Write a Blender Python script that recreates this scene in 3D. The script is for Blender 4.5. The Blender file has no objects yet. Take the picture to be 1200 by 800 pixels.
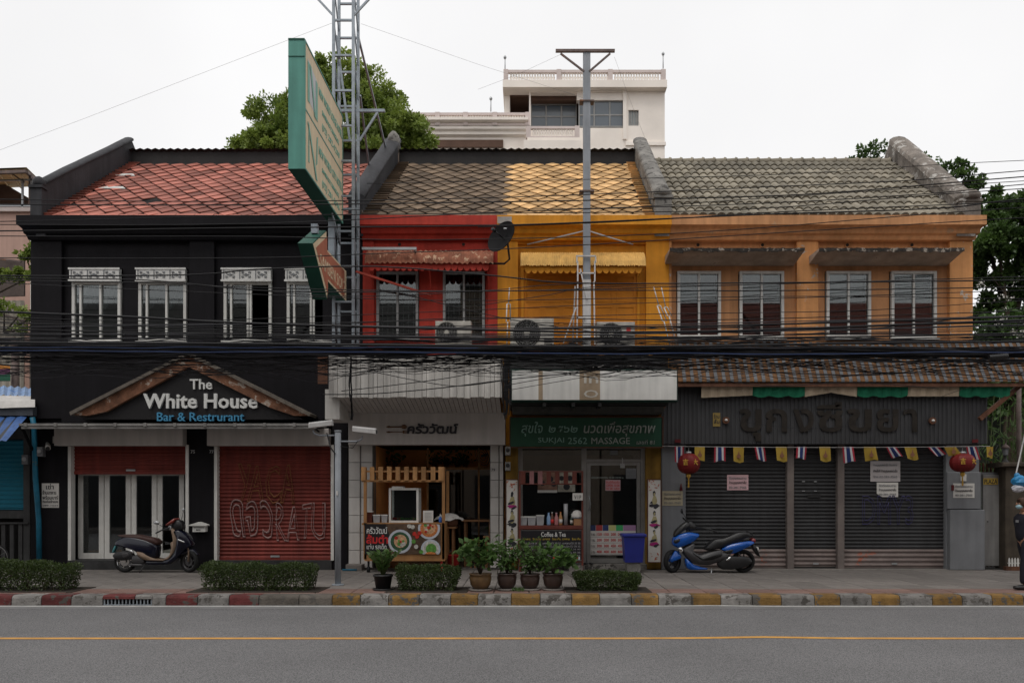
import bpy, bmesh, math, random
from mathutils import Vector, Matrix, noise
random.seed(7)
SC = bpy.context.scene
COL = SC.collection
PI = math.pi
# ---------------------------------------------------------------- camera
# pinhole used to turn measured picture positions into metres: camera at (0,0,EH) looking along +Y
CU, CV, FP, EH = 620.0, 580.0, 936.0, 1.64
cd = bpy.data.cameras.new('camera'); cam = bpy.data.objects.new('camera', cd); COL.objects.link(cam)
cam.location = (0, 0, EH); cam.rotation_euler = (PI/2, 0, 0)
cd.sensor_width = 36; cd.lens = 36*FP/1200; cd.shift_x = -20/1200; cd.shift_y = 180/1200
cd.clip_start = .1; cd.clip_end = 2000
SC.camera = cam
SC.render.resolution_x = 1024; SC.render.resolution_y = 682
# ---------------------------------------------------------------- light
SUN_E, SUN_R = math.radians(62), math.radians(200)
w = bpy.data.worlds.new('World'); SC.world = w; w.use_nodes = True
nt = w.node_tree; nt.nodes.clear()
wo = nt.nodes.new('ShaderNodeOutputWorld'); bg = nt.nodes.new('ShaderNodeBackground')
sk = nt.nodes.new('ShaderNodeTexSky'); sk.sky_type = 'NISHITA'; sk.sun_disc = False
sk.sun_elevation = SUN_E; sk.sun_rotation = SUN_R; sk.dust_density = 4; sk.air_density = 1
hs = nt.nodes.new('ShaderNodeHueSaturation'); hs.inputs['Saturation'].default_value = .12
mx = nt.nodes.new('ShaderNodeMix'); mx.data_type = 'RGBA'; mx.inputs[0].default_value = .88
# even cloud deck with soft mottling
tc = nt.nodes.new('ShaderNodeTexCoord'); cn = nt.nodes.new('ShaderNodeTexNoise'); cn.inputs['Scale'].default_value = 2.2
cn.inputs['Detail'].default_value = 4
cr = nt.nodes.new('ShaderNodeValToRGB'); cr.color_ramp.elements[0].position = .3; cr.color_ramp.elements[1].position = .7
cr.color_ramp.elements[0].color = (8.3, 8.26, 8.32, 1); cr.color_ramp.elements[1].color = (9.4, 9.36, 9.4, 1)
nt.links.new(tc.outputs['Generated'], cn.inputs['Vector']); nt.links.new(cn.outputs['Fac'], cr.inputs['Fac'])
nt.links.new(sk.outputs['Color'], hs.inputs['Color']); nt.links.new(hs.outputs['Color'], mx.inputs[6])
nt.links.new(cr.outputs['Color'], mx.inputs[7]); nt.links.new(mx.outputs[2], bg.inputs['Color'])
bg.inputs['Strength'].default_value = .1
nt.links.new(bg.outputs['Background'], wo.inputs['Surface'])
sl = bpy.data.lights.new('sun', 'SUN'); sl.energy = .95; sl.angle = math.radians(25); sl.color = (1, .96, .9)
so = bpy.data.objects.new('sun', sl); COL.objects.link(so); so.location = (0, 0, 40)
so.rotation_euler = (PI/2-SUN_E, 0, PI-SUN_R+math.radians(180) if False else math.radians(-20))
vs = SC.view_settings; vs.view_transform = 'Standard'; vs.look = 'None'; vs.exposure = .2; vs.gamma = 1
SC.cycles.max_bounces = 8; SC.cycles.transparent_max_bounces = 24

def X(u, D): return (u-CU)*D/FP
def Z(v, D): return EH+(CV-v)*D/FP
FD = 17.7          # street face of the row
RD = 21.4          # ridge
# ---------------------------------------------------------------- materials
MATS = {}
def M(name, col, rough=.75, var=.2, scale=2.5, bump=.15, bscale=None, metal=0, rnd=0, streak=0,
      patch=None, patch_col=(.3,.28,.25), patch_scale=3, spec=None, coat=0, fine=0):
    if name in MATS: return MATS[name]
    if spec is None: spec = .5 if (rough <= .45 or coat) else .28
    m = bpy.data.materials.new(name); m.use_nodes = True; n = m.node_tree.nodes; L = m.node_tree.links
    b = n['Principled BSDF']; b.inputs['Roughness'].default_value = rough; b.inputs['Metallic'].default_value = metal
    b.inputs['Specular IOR Level'].default_value = spec; b.inputs['Coat Weight'].default_value = coat
    tc = n.new('ShaderNodeTexCoord')
    src = n.new('ShaderNodeRGB'); src.outputs[0].default_value = (*col, 1); cur = src.outputs[0]
    def mul(cur, fac_sock, lo, hi):
        mr = n.new('ShaderNodeMapRange'); mr.inputs['From Min'].default_value = .3; mr.inputs['From Max'].default_value = .7
        mr.inputs['To Min'].default_value = lo; mr.inputs['To Max'].default_value = hi
        L.new(fac_sock, mr.inputs['Value'])
        v = n.new('ShaderNodeVectorMath'); v.operation = 'SCALE'
        L.new(cur, v.inputs[0]); L.new(mr.outputs[0], v.inputs['Scale']); return v.outputs[0]
    nz = n.new('ShaderNodeTexNoise'); nz.inputs['Scale'].default_value = scale; nz.inputs['Detail'].default_value = 6
    nz.inputs['Roughness'].default_value = .62
    L.new(tc.outputs['Object'], nz.inputs['Vector'])
    if var: cur = mul(cur, nz.outputs['Fac'], 1-var, 1+var*.7)
    if fine:
        nf = n.new('ShaderNodeTexNoise'); nf.inputs['Scale'].default_value = 90; nf.inputs['Detail'].default_value = 3
        L.new(tc.outputs['Object'], nf.inputs['Vector']); cur = mul(cur, nf.outputs['Fac'], 1-fine, 1+fine)
    if streak:
        mp = n.new('ShaderNodeMapping'); mp.inputs['Scale'].default_value = (7, 7, .45)
        ns = n.new('ShaderNodeTexNoise'); ns.inputs['Scale'].default_value = 1.2; ns.inputs['Detail'].default_value = 5
        L.new(tc.outputs['Object'], mp.inputs['Vector']); L.new(mp.outputs[0], ns.inputs['Vector'])
        cur = mul(cur, ns.outputs['Fac'], 1-streak, 1.05)
    if patch:
        npn = n.new('ShaderNodeTexNoise'); npn.inputs['Scale'].default_value = patch_scale; npn.inputs['Detail'].default_value = 7
        npn.inputs['Roughness'].default_value = .7
        L.new(tc.outputs['Object'], npn.inputs['Vector'])
        rp = n.new('ShaderNodeValToRGB'); rp.color_ramp.elements[0].position = patch; rp.color_ramp.elements[1].position = min(1, patch+.025)
        L.new(npn.outputs['Fac'], rp.inputs['Fac'])
        mm = n.new('ShaderNodeMix'); mm.data_type = 'RGBA'; L.new(rp.outputs[0], mm.inputs[0]); L.new(cur, mm.inputs[6])
        mm.inputs[7].default_value = (*patch_col, 1); cur = mm.outputs[2]
    if rnd:
        oi = n.new('ShaderNodeObjectInfo'); mr = n.new('ShaderNodeMapRange')
        mr.inputs['To Min'].default_value = 1-rnd; mr.inputs['To Max'].default_value = 1+rnd*.6
        L.new(oi.outputs['Random'], mr.inputs['Value'])
        v = n.new('ShaderNodeVectorMath'); v.operation = 'SCALE'; L.new(cur, v.inputs[0]); L.new(mr.outputs[0], v.inputs['Scale']); cur = v.outputs[0]
    L.new(cur, b.inputs['Base Color'])
    if bump:
        bp = n.new('ShaderNodeBump'); bp.inputs['Strength'].default_value = bump; bp.inputs['Distance'].default_value = .02
        nb = n.new('ShaderNodeTexNoise'); nb.inputs['Scale'].default_value = bscale or scale*8; nb.inputs['Detail'].default_value = 5
        L.new(tc.outputs['Object'], nb.inputs['Vector']); L.new(nb.outputs['Fac'], bp.inputs['Height'])
        L.new(bp.outputs[0], b.inputs['Normal'])
    MATS[name] = m; return m
def leafmat(name, c1, c2, scale=1.5):
    m = bpy.data.materials.new(name); m.use_nodes = True; n = m.node_tree.nodes; L = m.node_tree.links
    b = n['Principled BSDF']; b.inputs['Roughness'].default_value = .55
    tc = n.new('ShaderNodeTexCoord'); nz = n.new('ShaderNodeTexNoise'); nz.inputs['Scale'].default_value = scale; nz.inputs['Detail'].default_value = 8
    nz.inputs['Roughness'].default_value = .8
    L.new(tc.outputs['Object'], nz.inputs['Vector'])
    r = n.new('ShaderNodeValToRGB'); r.color_ramp.elements[0].position = .35; r.color_ramp.elements[1].position = .68
    r.color_ramp.elements[0].color = (*c1, 1); r.color_ramp.elements[1].color = (*c2, 1)
    L.new(nz.outputs['Fac'], r.inputs['Fac']); L.new(r.outputs[0], b.inputs['Base Color'])
    tr = n.new('ShaderNodeBsdfTranslucent'); mixs = n.new('ShaderNodeMixShader'); mixs.inputs[0].default_value = .4
    L.new(r.outputs[0], tr.inputs['Color']); L.new(b.outputs[0], mixs.inputs[1]); L.new(tr.outputs[0], mixs.inputs[2])
    L.new(mixs.outputs[0], n['Material Output'].inputs['Surface'])
    MATS[name] = m; return m
def glassmat(name, tint=(.75,.8,.8), refl=.9, rough=.02):
    m = bpy.data.materials.new(name); m.use_nodes = True; n = m.node_tree.nodes; L = m.node_tree.links
    n.remove(n['Principled BSDF'])
    t = n.new('ShaderNodeBsdfTransparent'); t.inputs[0].default_value = (*tint, 1)
    g = n.new('ShaderNodeBsdfGlossy'); g.inputs['Roughness'].default_value = rough; g.inputs['Color'].default_value = (refl, refl, refl, 1)
    f = n.new('ShaderNodeFresnel'); f.inputs['IOR'].default_value = 1.75
    nz = n.new('ShaderNodeTexNoise'); nz.inputs['Scale'].default_value = 1.3; tc = n.new('ShaderNodeTexCoord')
    bp = n.new('ShaderNodeBump'); bp.inputs['Strength'].default_value = .02; L.new(tc.outputs['Object'], nz.inputs['Vector'])
    L.new(nz.outputs['Fac'], bp.inputs['Height']); L.new(bp.outputs[0], g.inputs['Normal'])
    s = n.new('ShaderNodeMixShader'); L.new(f.outputs[0], s.inputs[0]); L.new(t.outputs[0], s.inputs[1]); L.new(g.outputs[0], s.inputs[2])
    L.new(s.outputs[0], n['Material Output'].inputs['Surface']); MATS[name] = m; return m
# ---------------------------------------------------------------- mesh building
class MB:
    def __init__(s): s.v = []; s.f = []; s.m = []; s.mi = 0; s.smooth = []
    def mat(s, i): s.mi = i; return s
    def face(s, idx, sm=False): s.f.append(tuple(idx)); s.m.append(s.mi); s.smooth.append(sm)
    def poly(s, pts, sm=False):
        i = len(s.v); s.v += [tuple(p) for p in pts]; s.face(range(i, i+len(pts)), sm); return s
    def box(s, x0, x1, y0, y1, z0, z1):
        if x0 > x1: x0, x1 = x1, x0
        if y0 > y1: y0, y1 = y1, y0
        if z0 > z1: z0, z1 = z1, z0
        i = len(s.v)
        s.v += [(x0,y0,z0),(x1,y0,z0),(x1,y1,z0),(x0,y1,z0),(x0,y0,z1),(x1,y0,z1),(x1,y1,z1),(x0,y1,z1)]
        for q in ((0,3,2,1),(4,5,6,7),(0,1,5,4),(1,2,6,5),(2,3,7,6),(3,0,4,7)): s.face([i+k for k in q])
        return s
    def bbox(s, x0, x1, y0, y1, z0, z1, b=.01):   # box with its four front edges chamfered
        if x0 > x1: x0, x1 = x1, x0
        if y0 > y1: y0, y1 = y1, y0
        if z0 > z1: z0, z1 = z1, z0
        i = len(s.v)
        s.v += [(x0+b,y0,z0+b),(x1-b,y0,z0+b),(x1-b,y0,z1-b),(x0+b,y0,z1-b),
                (x0,y0+b,z0),(x1,y0+b,z0),(x1,y0+b,z1),(x0,y0+b,z1),
                (x0,y1,z0),(x1,y1,z0),(x1,y1,z1),(x0,y1,z1)]
        s.face([i,i+1,i+2,i+3])
        for k in range(4):
            j = (k+1) % 4
            s.face([i+4+k,i+4+j,i+j,i+k]); s.face([i+8+k,i+8+j,i+4+j,i+4+k])
        s.face([i+11,i+10,i+9,i+8]); return s
    def prism(s, pts, y0, y1):        # pts: (x,z) outline, extruded along y
        i = len(s.v); n = len(pts)
        s.v += [(x,y0,z) for x,z in pts]+[(x,y1,z) for x,z in pts]
        s.face(range(i,i+n)); s.face(range(i+2*n-1,i+n-1,-1))
        for k in range(n): j = (k+1)%n; s.face([i+j,i+k,i+n+k,i+n+j])
        return s
    def xprism(s, pts, x0, x1):       # pts: (y,z) profile, extruded along x
        i = len(s.v); n = len(pts)
        s.v += [(x0,y,z) for y,z in pts]+[(x1,y,z) for y,z in pts]
        s.face(range(i,i+n)); s.face(range(i+2*n-1,i+n-1,-1))
        for k in range(n): j = (k+1)%n; s.face([i+j,i+k,i+n+k,i+n+j])
        return s
    def zprism(s, pts, z0, z1):
        i = len(s.v); n = len(pts)
        s.v += [(x,y,z0) for x,y in pts]+[(x,y,z1) for x,y in pts]
        s.face(range(i,i+n)); s.face(range(i+2*n-1,i+n-1,-1))
        for k in range(n): j = (k+1)%n; s.face([i+j,i+k,i+n+k,i+n+j])
        return s
    def loftpoly(s, pts, yc, w, ins=.12):   # rounded slab: outline grows to full size between two inset caps
        n = len(pts); cx = sum(p[0] for p in pts)/n; cz = sum(p[1] for p in pts)/n
        rings = []
        for fy, k in ((-1, 1-ins*1.6), (-.82, 1-ins*.5), (-.45, 1), (.45, 1), (.82, 1-ins*.5), (1, 1-ins*1.6)):
            i = len(s.v); s.v += [(cx+(x-cx)*k, yc+w*fy, cz+(z-cz)*k) for x,z in pts]; rings.append(i)
        s.face(range(rings[0], rings[0]+n), True); s.face(range(rings[-1]+n-1, rings[-1]-1, -1), True)
        for a, b in zip(rings, rings[1:]):
            for k in range(n): j = (k+1)%n; s.face([a+j,a+k,b+k,b+j], True)
        return s
    def tube(s, path, r, n=6, cap=True, sm=True):
        path = [Vector(p) for p in path]; rs = r if isinstance(r, (list, tuple)) else [r]*len(path)
        base = len(s.v); up = Vector((0,0,1))
        for i, p in enumerate(path):
            t = (path[min(i+1,len(path)-1)]-path[max(i-1,0)])
            if t.length < 1e-9: t = Vector((0,0,1))
            t.normalize(); u = up if abs(t.dot(up)) < .95 else Vector((0,1,0))
            a = t.cross(u).normalized(); b = a.cross(t)
            for k in range(n):
                an = 2*PI*(k+.5)/n; s.v.append(tuple(p+(a*math.cos(an)+b*math.sin(an))*rs[i]))
        for i in range(len(path)-1):
            for k in range(n):
                j = (k+1)%n; s.face([base+i*n+k, base+i*n+j, base+(i+1)*n+j, base+(i+1)*n+k], sm and n > 4)
        if cap:
            s.face([base+k for k in range(n-1,-1,-1)]); e = base+(len(path)-1)*n; s.face([e+k for k in range(n)])
        return s
    def bar(s, a, b, r, n=4): return s.tube([a, b], r, n)
    def lathe(s, prof, c, n=16, sx=1, sy=1, sm=True):   # prof: (radius, z)
        base = len(s.v)
        for r, z in prof:
            for k in range(n): a = 2*PI*k/n; s.v.append((c[0]+r*sx*math.cos(a), c[1]+r*sy*math.sin(a), c[2]+z))
        for i in range(len(prof)-1):
            for k in range(n): j=(k+1)%n; s.face([base+i*n+k, base+i*n+j, base+(i+1)*n+j, base+(i+1)*n+k], sm)
        if prof[0][0] > 1e-4: s.face([base+k for k in range(n-1,-1,-1)])
        if prof[-1][0] > 1e-4: e = base+(len(prof)-1)*n; s.face([e+k for k in range(n)])
        return s
    def disc(s, c, r, axis='y', n=20, t=.01):
        c = Vector(c); d = {'y':Vector((0,1,0)),'x':Vector((1,0,0)),'z':Vector((0,0,1))}[axis]
        return s.tube([c-d*t/2, c+d*t/2], r, n, sm=False)
    def holes(s, x0, x1, z0, z1, y0, y1, hs):     # wall in the XZ plane with rectangular openings, thickness y0..y1
        xs = sorted({x0,x1,*[h[0] for h in hs],*[h[1] for h in hs]}); zs = sorted({z0,z1,*[h[2] for h in hs],*[h[3] for h in hs]})
        xs = [x for x in xs if x0 <= x <= x1]; zs = [z for z in zs if z0 <= z <= z1]
        def solid(i, j):
            if i < 0 or j < 0 or i >= len(xs)-1 or j >= len(zs)-1: return False
            cx = (xs[i]+xs[i+1])/2; cz = (zs[j]+zs[j+1])/2
            return not any(h[0] < cx < h[1] and h[2] < cz < h[3] for h in hs)
        for i in range(len(xs)-1):
            for j in range(len(zs)-1):
                if not solid(i, j): continue
                a,b,c,d = xs[i],xs[i+1],zs[j],zs[j+1]
                s.poly([(a,y0,c),(b,y0,c),(b,y0,d),(a,y0,d)]); s.poly([(a,y1,d),(b,y1,d),(b,y1,c),(a,y1,c)])
                if not solid(i-1,j): s.poly([(a,y1,c),(a,y0,c),(a,y0,d),(a,y1,d)])
                if not solid(i+1,j): s.poly([(b,y0,c),(b,y1,c),(b,y1,d),(b,y0,d)])
                if not solid(i,j-1): s.poly([(a,y1,c),(b,y1,c),(b,y0,c),(a,y0,c)])
                if not solid(i,j+1): s.poly([(a,y0,d),(b,y0,d),(b,y1,d),(a,y1,d)])
        return s
    def corr(s, x0, x1, z0, z1, y, pitch, amp, horiz=True, t=.01, flat=.5):   # corrugated sheet facing -y
        pr = []; a0, a1 = (z0, z1) if horiz else (x0, x1); n = max(1, round((a1-a0)/pitch)); p = (a1-a0)/n
        for k in range(n):
            b = a0+k*p
            for q, d in ((0,0),(.5-flat/2+.1,0),(.5,amp),(.5+flat/2-.1,amp)) if flat < 1 else ((0,0),(.25,amp*.5),(.5,amp),(.75,amp*.5)): pr.append((b+q*p, y-d))
        pr.append((a1, y))
        i = len(s.v)
        for q, yy in pr:
            s.v += [(x0,yy,q),(x1,yy,q)] if horiz else [(q,yy,z0),(q,yy,z1)]
        for k in range(len(pr)-1): s.face([i+2*k, i+2*k+1, i+2*k+3, i+2*k+2] if horiz else [i+2*k, i+2*k+2, i+2*k+3, i+2*k+1])
        # back skin so the sheet has a thickness
        s.poly([(x0,y+t,z0),(x0,y+t,z1),(x1,y+t,z1),(x1,y+t,z0)])
        return s
def wloc(o):
    v = Vector((0,0,0))
    while o: v += Vector(o.location); o = o.parent
    return v
def mesh_of(name, mb, mats):
    me = bpy.data.meshes.new(name); me.from_pydata(mb.v, [], mb.f)
    for m in (mats if isinstance(mats, (list, tuple)) else [mats]): me.materials.append(m)
    me.polygons.foreach_set('material_index', mb.m); me.polygons.foreach_set('use_smooth', mb.smooth)
    me.update(); return me
def obj(name, mb, mats, parent=None, recalc=True):
    off = wloc(parent)
    if parent is not None: mb.v = [(a-off.x, b-off.y, c-off.z) for a,b,c in mb.v]
    me = mesh_of(name, mb, mats)
    if recalc:
        bm = bmesh.new(); bm.from_mesh(me); bmesh.ops.recalc_face_normals(bm, faces=bm.faces); bm.to_mesh(me); bm.free()
    o = bpy.data.objects.new(name, me); COL.objects.link(o); o.parent = parent; return o
def tag(o, label=None, cat=None, group=None, kind=None):
    if label: o['label'] = label
    if cat: o['category'] = cat
    if group: o['group'] = group
    if kind: o['kind'] = kind
    return o
def thing(name, label, cat, loc=(0,0,0), group=None):
    o = bpy.data.objects.new(name, None); o.empty_display_size = .2; COL.objects.link(o); o.location = loc
    return tag(o, label, cat, group)
def inst(name, me, parent, loc, rot=(0,0,0), scale=(1,1,1)):     # one more object on shared mesh data, loc in world metres
    o = bpy.data.objects.new(name, me); COL.objects.link(o); o.parent = parent
    o.location = Vector(loc)-wloc(parent); o.rotation_euler = rot; o.scale = scale; return o
def copy_tree(o, loc=None, parent=None):
    c = o.copy(); COL.objects.link(c); c.parent = parent
    if loc is not None: c.location = loc
    for ch in list(o.children): copy_tree(ch, None, c)
    return c
def text(name, body, x0, x1, z0, z1, y, m, parent, ext=.008, bold=0, shear=0, plane='xz', outline=0, keep=True, align='C'):
    """lettering fitted into the box x0..x1, z0..z1 at depth y (plane 'yz': x0..x1 runs along y, y is the x position)"""
    c = bpy.data.curves.new('lettering', 'FONT'); c.body = body; c.resolution_u = 2; c.shear = shear; c.offset = bold
    if outline: c.fill_mode = 'NONE'; c.bevel_depth = outline; c.bevel_resolution = 0
    else: c.extrude = .02
    t = bpy.data.objects.new('lettering', c); COL.objects.link(t); bpy.context.view_layer.update()
    me = bpy.data.meshes.new_from_object(t.evaluated_get(bpy.context.evaluated_depsgraph_get()))
    bpy.data.objects.remove(t)
    xs = [v.co.x for v in me.vertices]; ys = [v.co.y for v in me.vertices]
    if not xs: return None
    ax, bx, ay, by = min(xs), max(xs), min(ys), max(ys)
    sx = (x1-x0)/(bx-ax); sz = (z1-z0)/(by-ay)
    if keep: sx = sz = min(sx, sz)
    W = (bx-ax)*sx; H = (by-ay)*sz
    ox = {'C': x0+(x1-x0-W)/2, 'L': x0, 'R': x1-W}[align]; oz = z0+(z1-z0-H)/2
    off = wloc(parent)
    for v in me.vertices:
        a = ox+(v.co.x-ax)*sx; b = oz+(v.co.y-ay)*sz; d = v.co.z*(ext/.02 if not outline else sx)
        p = (a, y-d, b) if plane == 'xz' else (y+d, a, b)
        v.co = Vector(p)-off
    me.materials.clear(); me.materials.append(m); me.name = name
    o = bpy.data.objects.new(name, me); COL.objects.link(o); o.parent = parent; return o
def leaves(mb, pts, size, rnd=.5, shape=1.6, droop=.3):
    """one folded leaf of two triangles-pairs at every point; pts: (pos, outward dir)"""
    for p, d in pts:
        d = (Vector(d)+Vector((random.gauss(0,rnd),random.gauss(0,rnd),random.gauss(0,rnd)-droop))).normalized()
        a = d.cross(Vector((random.gauss(0,1),random.gauss(0,1),random.gauss(0,1)))).normalized()
        L = size*random.uniform(.6,1.25); w = L/shape/2; p = Vector(p)
        i = len(mb.v); mb.v += [tuple(p), tuple(p+d*L*.5+a*w), tuple(p+d*L), tuple(p+d*L*.5-a*w)]
        mb.face([i,i+1,i+2,i+3], True)
# shared materials
m_black = M('black_paint', (.0095,.0085,.0105), .6, .25, 1.6, .12, streak=.25, patch=.74, patch_col=(.04,.038,.041), patch_scale=2, spec=.12)
m_blackup = M('charcoal_plaster', (.038,.038,.043), .7, .3, 2, .2, streak=.3)
m_white = M('white_frame', (.62,.61,.58), .5, .12, 4, .05, streak=.15)
m_offw = M('off_white_metal', (.55,.53,.5), .5, .1, 1.5, .05, streak=.12)
m_red = M('red_wall', (.42,.04,.025), .7, .25, 2, .15, streak=.2, patch=.72, patch_col=(.18,.03,.025), patch_scale=4)
m_org = M('orange_wall', (.70,.285,.02), .7, .2, 1.1, .2, streak=.2, patch=.78, patch_col=(.5,.35,.16), patch_scale=3)
m_orgd = M('orange_door_paint', (.64,.235,.017), .6, .15, 3, .1)
m_tan = M('tan_wall', (.56,.275,.125), .8, .28, .9, .2, streak=.25, patch=.645, patch_col=(.40,.25,.15), patch_scale=2.0)
m_conc = M('weathered_concrete', (.2,.19,.175), .9, .5, 3, .5, patch=.56, patch_col=(.07,.065,.06), patch_scale=5)
m_grey = M('grey_paint', (.17,.175,.185), .6, .12, 2, .08, streak=.12)
m_steel = M('galvanised_steel', (.3,.335,.37), .5, .25, 6, .1, metal=.3, patch=.68, patch_col=(.13,.07,.045), patch_scale=4)
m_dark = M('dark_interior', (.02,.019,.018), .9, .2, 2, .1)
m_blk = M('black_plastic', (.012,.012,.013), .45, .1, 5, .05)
m_rub = M('rubber', (.012,.012,.012), .8, .2, 9, .1)
m_cable = M('cable_sheath', (.012,.012,.014), .5, .3, 3, 0)
m_cable2 = M('grey_cable_sheath', (.05,.05,.058), .5, .3, 3, 0)
m_cable3 = M('blue_cable_sheath', (.02,.035,.09), .5, .3, 3, 0)
m_glass = glassmat('window_glass')
m_glassd = glassmat('dark_tinted_glass', (.16,.17,.18), 1)
m_wood = M('pale_wood', (.42,.22,.09), .6, .35, 3, .2, streak=.35, rnd=.25)
m_woodd = M('brown_wood', (.13,.055,.03), .7, .35, 4, .3, streak=.4)
m_paper = M('paper', (.55,.53,.5), .8, .08, 4, .02)
m_pink = M('pink_paper', (.55,.36,.38), .8, .08, 4, .02)
m_ink = M('ink', (.03,.03,.035), .7, 0, 1, 0)
m_inkr = M('red_ink', (.5,.03,.03), .7, 0, 1, 0)
m_gold = M('gold_paint', (.6,.36,.06), .4, .1, 5, 0, metal=.3)
m_galv = M('pale_steel', (.38,.39,.4), .4, .15, 5, .05, metal=.5)
m_bark = M('bark', (.06,.045,.032), .9, .4, 6, .6)
m_leaf = leafmat('hedge_leaf', (.022,.038,.01), (.085,.125,.03), 6)
m_leaft = leafmat('tree_leaf', (.10,.16,.028), (.34,.42,.08), .9)
m_leafd = leafmat('dark_tree_leaf', (.025,.055,.014), (.11,.19,.04), 1.3)
m_leafp = leafmat('pot_leaf', (.035,.075,.02), (.12,.22,.05), 7)
# ---------------------------------------------------------------- ground, road, kerb, pavement
SIDE = 60
KY0, KY1 = 13.12, 13.42       # kerb front, kerb back
ROADZ = -.17
m_asph = M('asphalt', (.15,.147,.149), .92, .14, .35, .8, 45, fine=.75, patch=.66, patch_col=(.125,.122,.124), patch_scale=.9)
m_gut = M('gutter_asphalt', (.175,.172,.173), .9, .18, 1.2, .5, 60, fine=.3)
m_earth = M('bare_ground', (.11,.095,.075), .95, .3, .5, .3)
b = MB(); b.poly([(-400,-300,-.3),(400,-300,-.3),(400,600,-.3),(-400,600,-.3)]); tag(obj('ground', b, m_earth), kind='structure')
b = MB()
nx = 60
for i in range(nx):
    x0 = -SIDE+i*2*SIDE/nx; x1 = x0+2*SIDE/nx
    b.poly([(x0,-1.5,ROADZ),(x1,-1.5,ROADZ),(x1,KY0+.2,ROADZ),(x0,KY0+.2,ROADZ)])
tag(obj('road', b, m_asph), kind='structure')
m_lw = M('road_paint_white', (.42,.42,.40), .7, .25, 5, .1, patch=.63, patch_col=(.2,.2,.2), patch_scale=9)
m_ly = M('road_paint_yellow', (.55,.29,.075), .7, .25, 5, .1, patch=.66, patch_col=(.14,.13,.11), patch_scale=9)
D0 = 1.81*FP/(708.6-CV)
def strip(name, y0, y1, z, m, wob=0):
    b = MB(); N = 120; i0 = len(b.v)
    for i in range(N+1):
        x = -SIDE+2*SIDE*i/N; w_ = wob*noise.noise(Vector((x*.3,y0,0)))
        bulge = .10*math.exp(-((x-2.9)/.7)**2) if wob else 0
        b.v += [(x,y0+w_+bulge,z),(x,y1+w_+bulge,z)]
    for i in range(N): b.face([2*i,2*i+2,2*i+3,2*i+1])
    return tag(obj(name, b, m), kind='structure')
strip('gutter', 12.72, KY0+.19, ROADZ+.004, m_gut)
strip('white_line', 12.93, 13.03, ROADZ+.008, m_lw, .02)
strip('yellow_line', 10.04, 10.16, ROADZ+.004, m_ly, .002)
# kerb of painted blocks
kerb = thing('kerb', None, None, (0, KY0, ROADZ)); tag(kerb, kind='structure')
def kmat(name, c): return M(name, c, .85, .4, 4, .7, 30, patch=.545, patch_col=(.085,.078,.07), patch_scale=5, rnd=.18)
m_kr, m_kw, m_ky, m_kb = kmat('kerb_red',(.115,.028,.027)), kmat('kerb_white',(.2,.19,.18)), kmat('kerb_yellow',(.2,.115,.035)), kmat('kerb_bare',(.12,.105,.09))
edges = [-25,13,48,83,120,158,194,231,268,303,350,389,422,455,491,528,560,599,633,670,703,740,772,811,845,882,916,955,985,1022,1055,1093,1128,1163,1200,1236,1272]
while edges[0] > -900: edges.insert(0, edges[0]-36)
while edges[-1] < 2100: edges.append(edges[-1]+36)
for k, (a, c) in enumerate(zip(edges, edges[1:])):
    x0, x1 = X(a, KY0), X(c, KY0); g = .006
    j = edges.index(13)
    if a < 300: m = m_kr if (k-j) % 2 == 1 else m_kw
    else: m = m_ky if (k-j) % 2 == 0 else m_kw
    if a == 48: m = m_kr
    if a == 13: m = m_kw
    if a in (303, 350): m = m_kb
    grate = a in (120, 1200)
    dz = random.uniform(-.004,.004); b = MB(); h = -.003+dz
    prof = [(KY0,ROADZ-.05),(KY1,ROADZ-.05),(KY1,h),(KY0+.07,h),(KY0+.03,h-.012),(KY0+.012,h-.045)]
    if grate or (a == 158):
        xm = X(178, KY0) if a == 158 else x1-g
        if a == 158:
            b.xprism(prof, xm, x1-g)
            b.xprism([(KY0,h-.06),(KY1,h-.06),(KY1,h),(KY0+.03,h),(KY0+.005,h-.02)], x0+g, xm)
        else: b.xprism([(KY0,h-.06),(KY1,h-.06),(KY1,h),(KY0+.03,h),(KY0+.005,h-.02)], x0+g, xm)
    else: b.xprism(prof, x0+g, x1-g)
    o = obj('kerb_block', b, m, kerb)
for a, c, lab in ((120,178,'drain grate of upright bars set in the kerb below the parked navy scooter'),(1200,1236,'drain grate set in the kerb by the feet of the masked woman')):
    t = thing('drain_grate', lab, 'drain grate', (X((a+c)/2,KY0), KY0, ROADZ), 'drain grates in the kerb')
    b = MB(); x0, x1 = X(a,KY0)+.01, X(c,KY0)-.01
    b.box(x0,x1,KY1-.04,KY1-.02,ROADZ,-.07); obj('grate_recess', b, m_dark, t)
    n = int((c-a)/4.4)
    b = MB()
    for i in range(n+1):
        x = x0+.01+(x1-x0-.02)*i/n; b.box(x-.008,x+.008,KY0+.02,KY0+.05,ROADZ,-.07)
    b.box(x0,x1,KY0+.015,KY0+.055,ROADZ-.005,ROADZ+.015); obj('grate_bars', b, m_steel, t)
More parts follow.
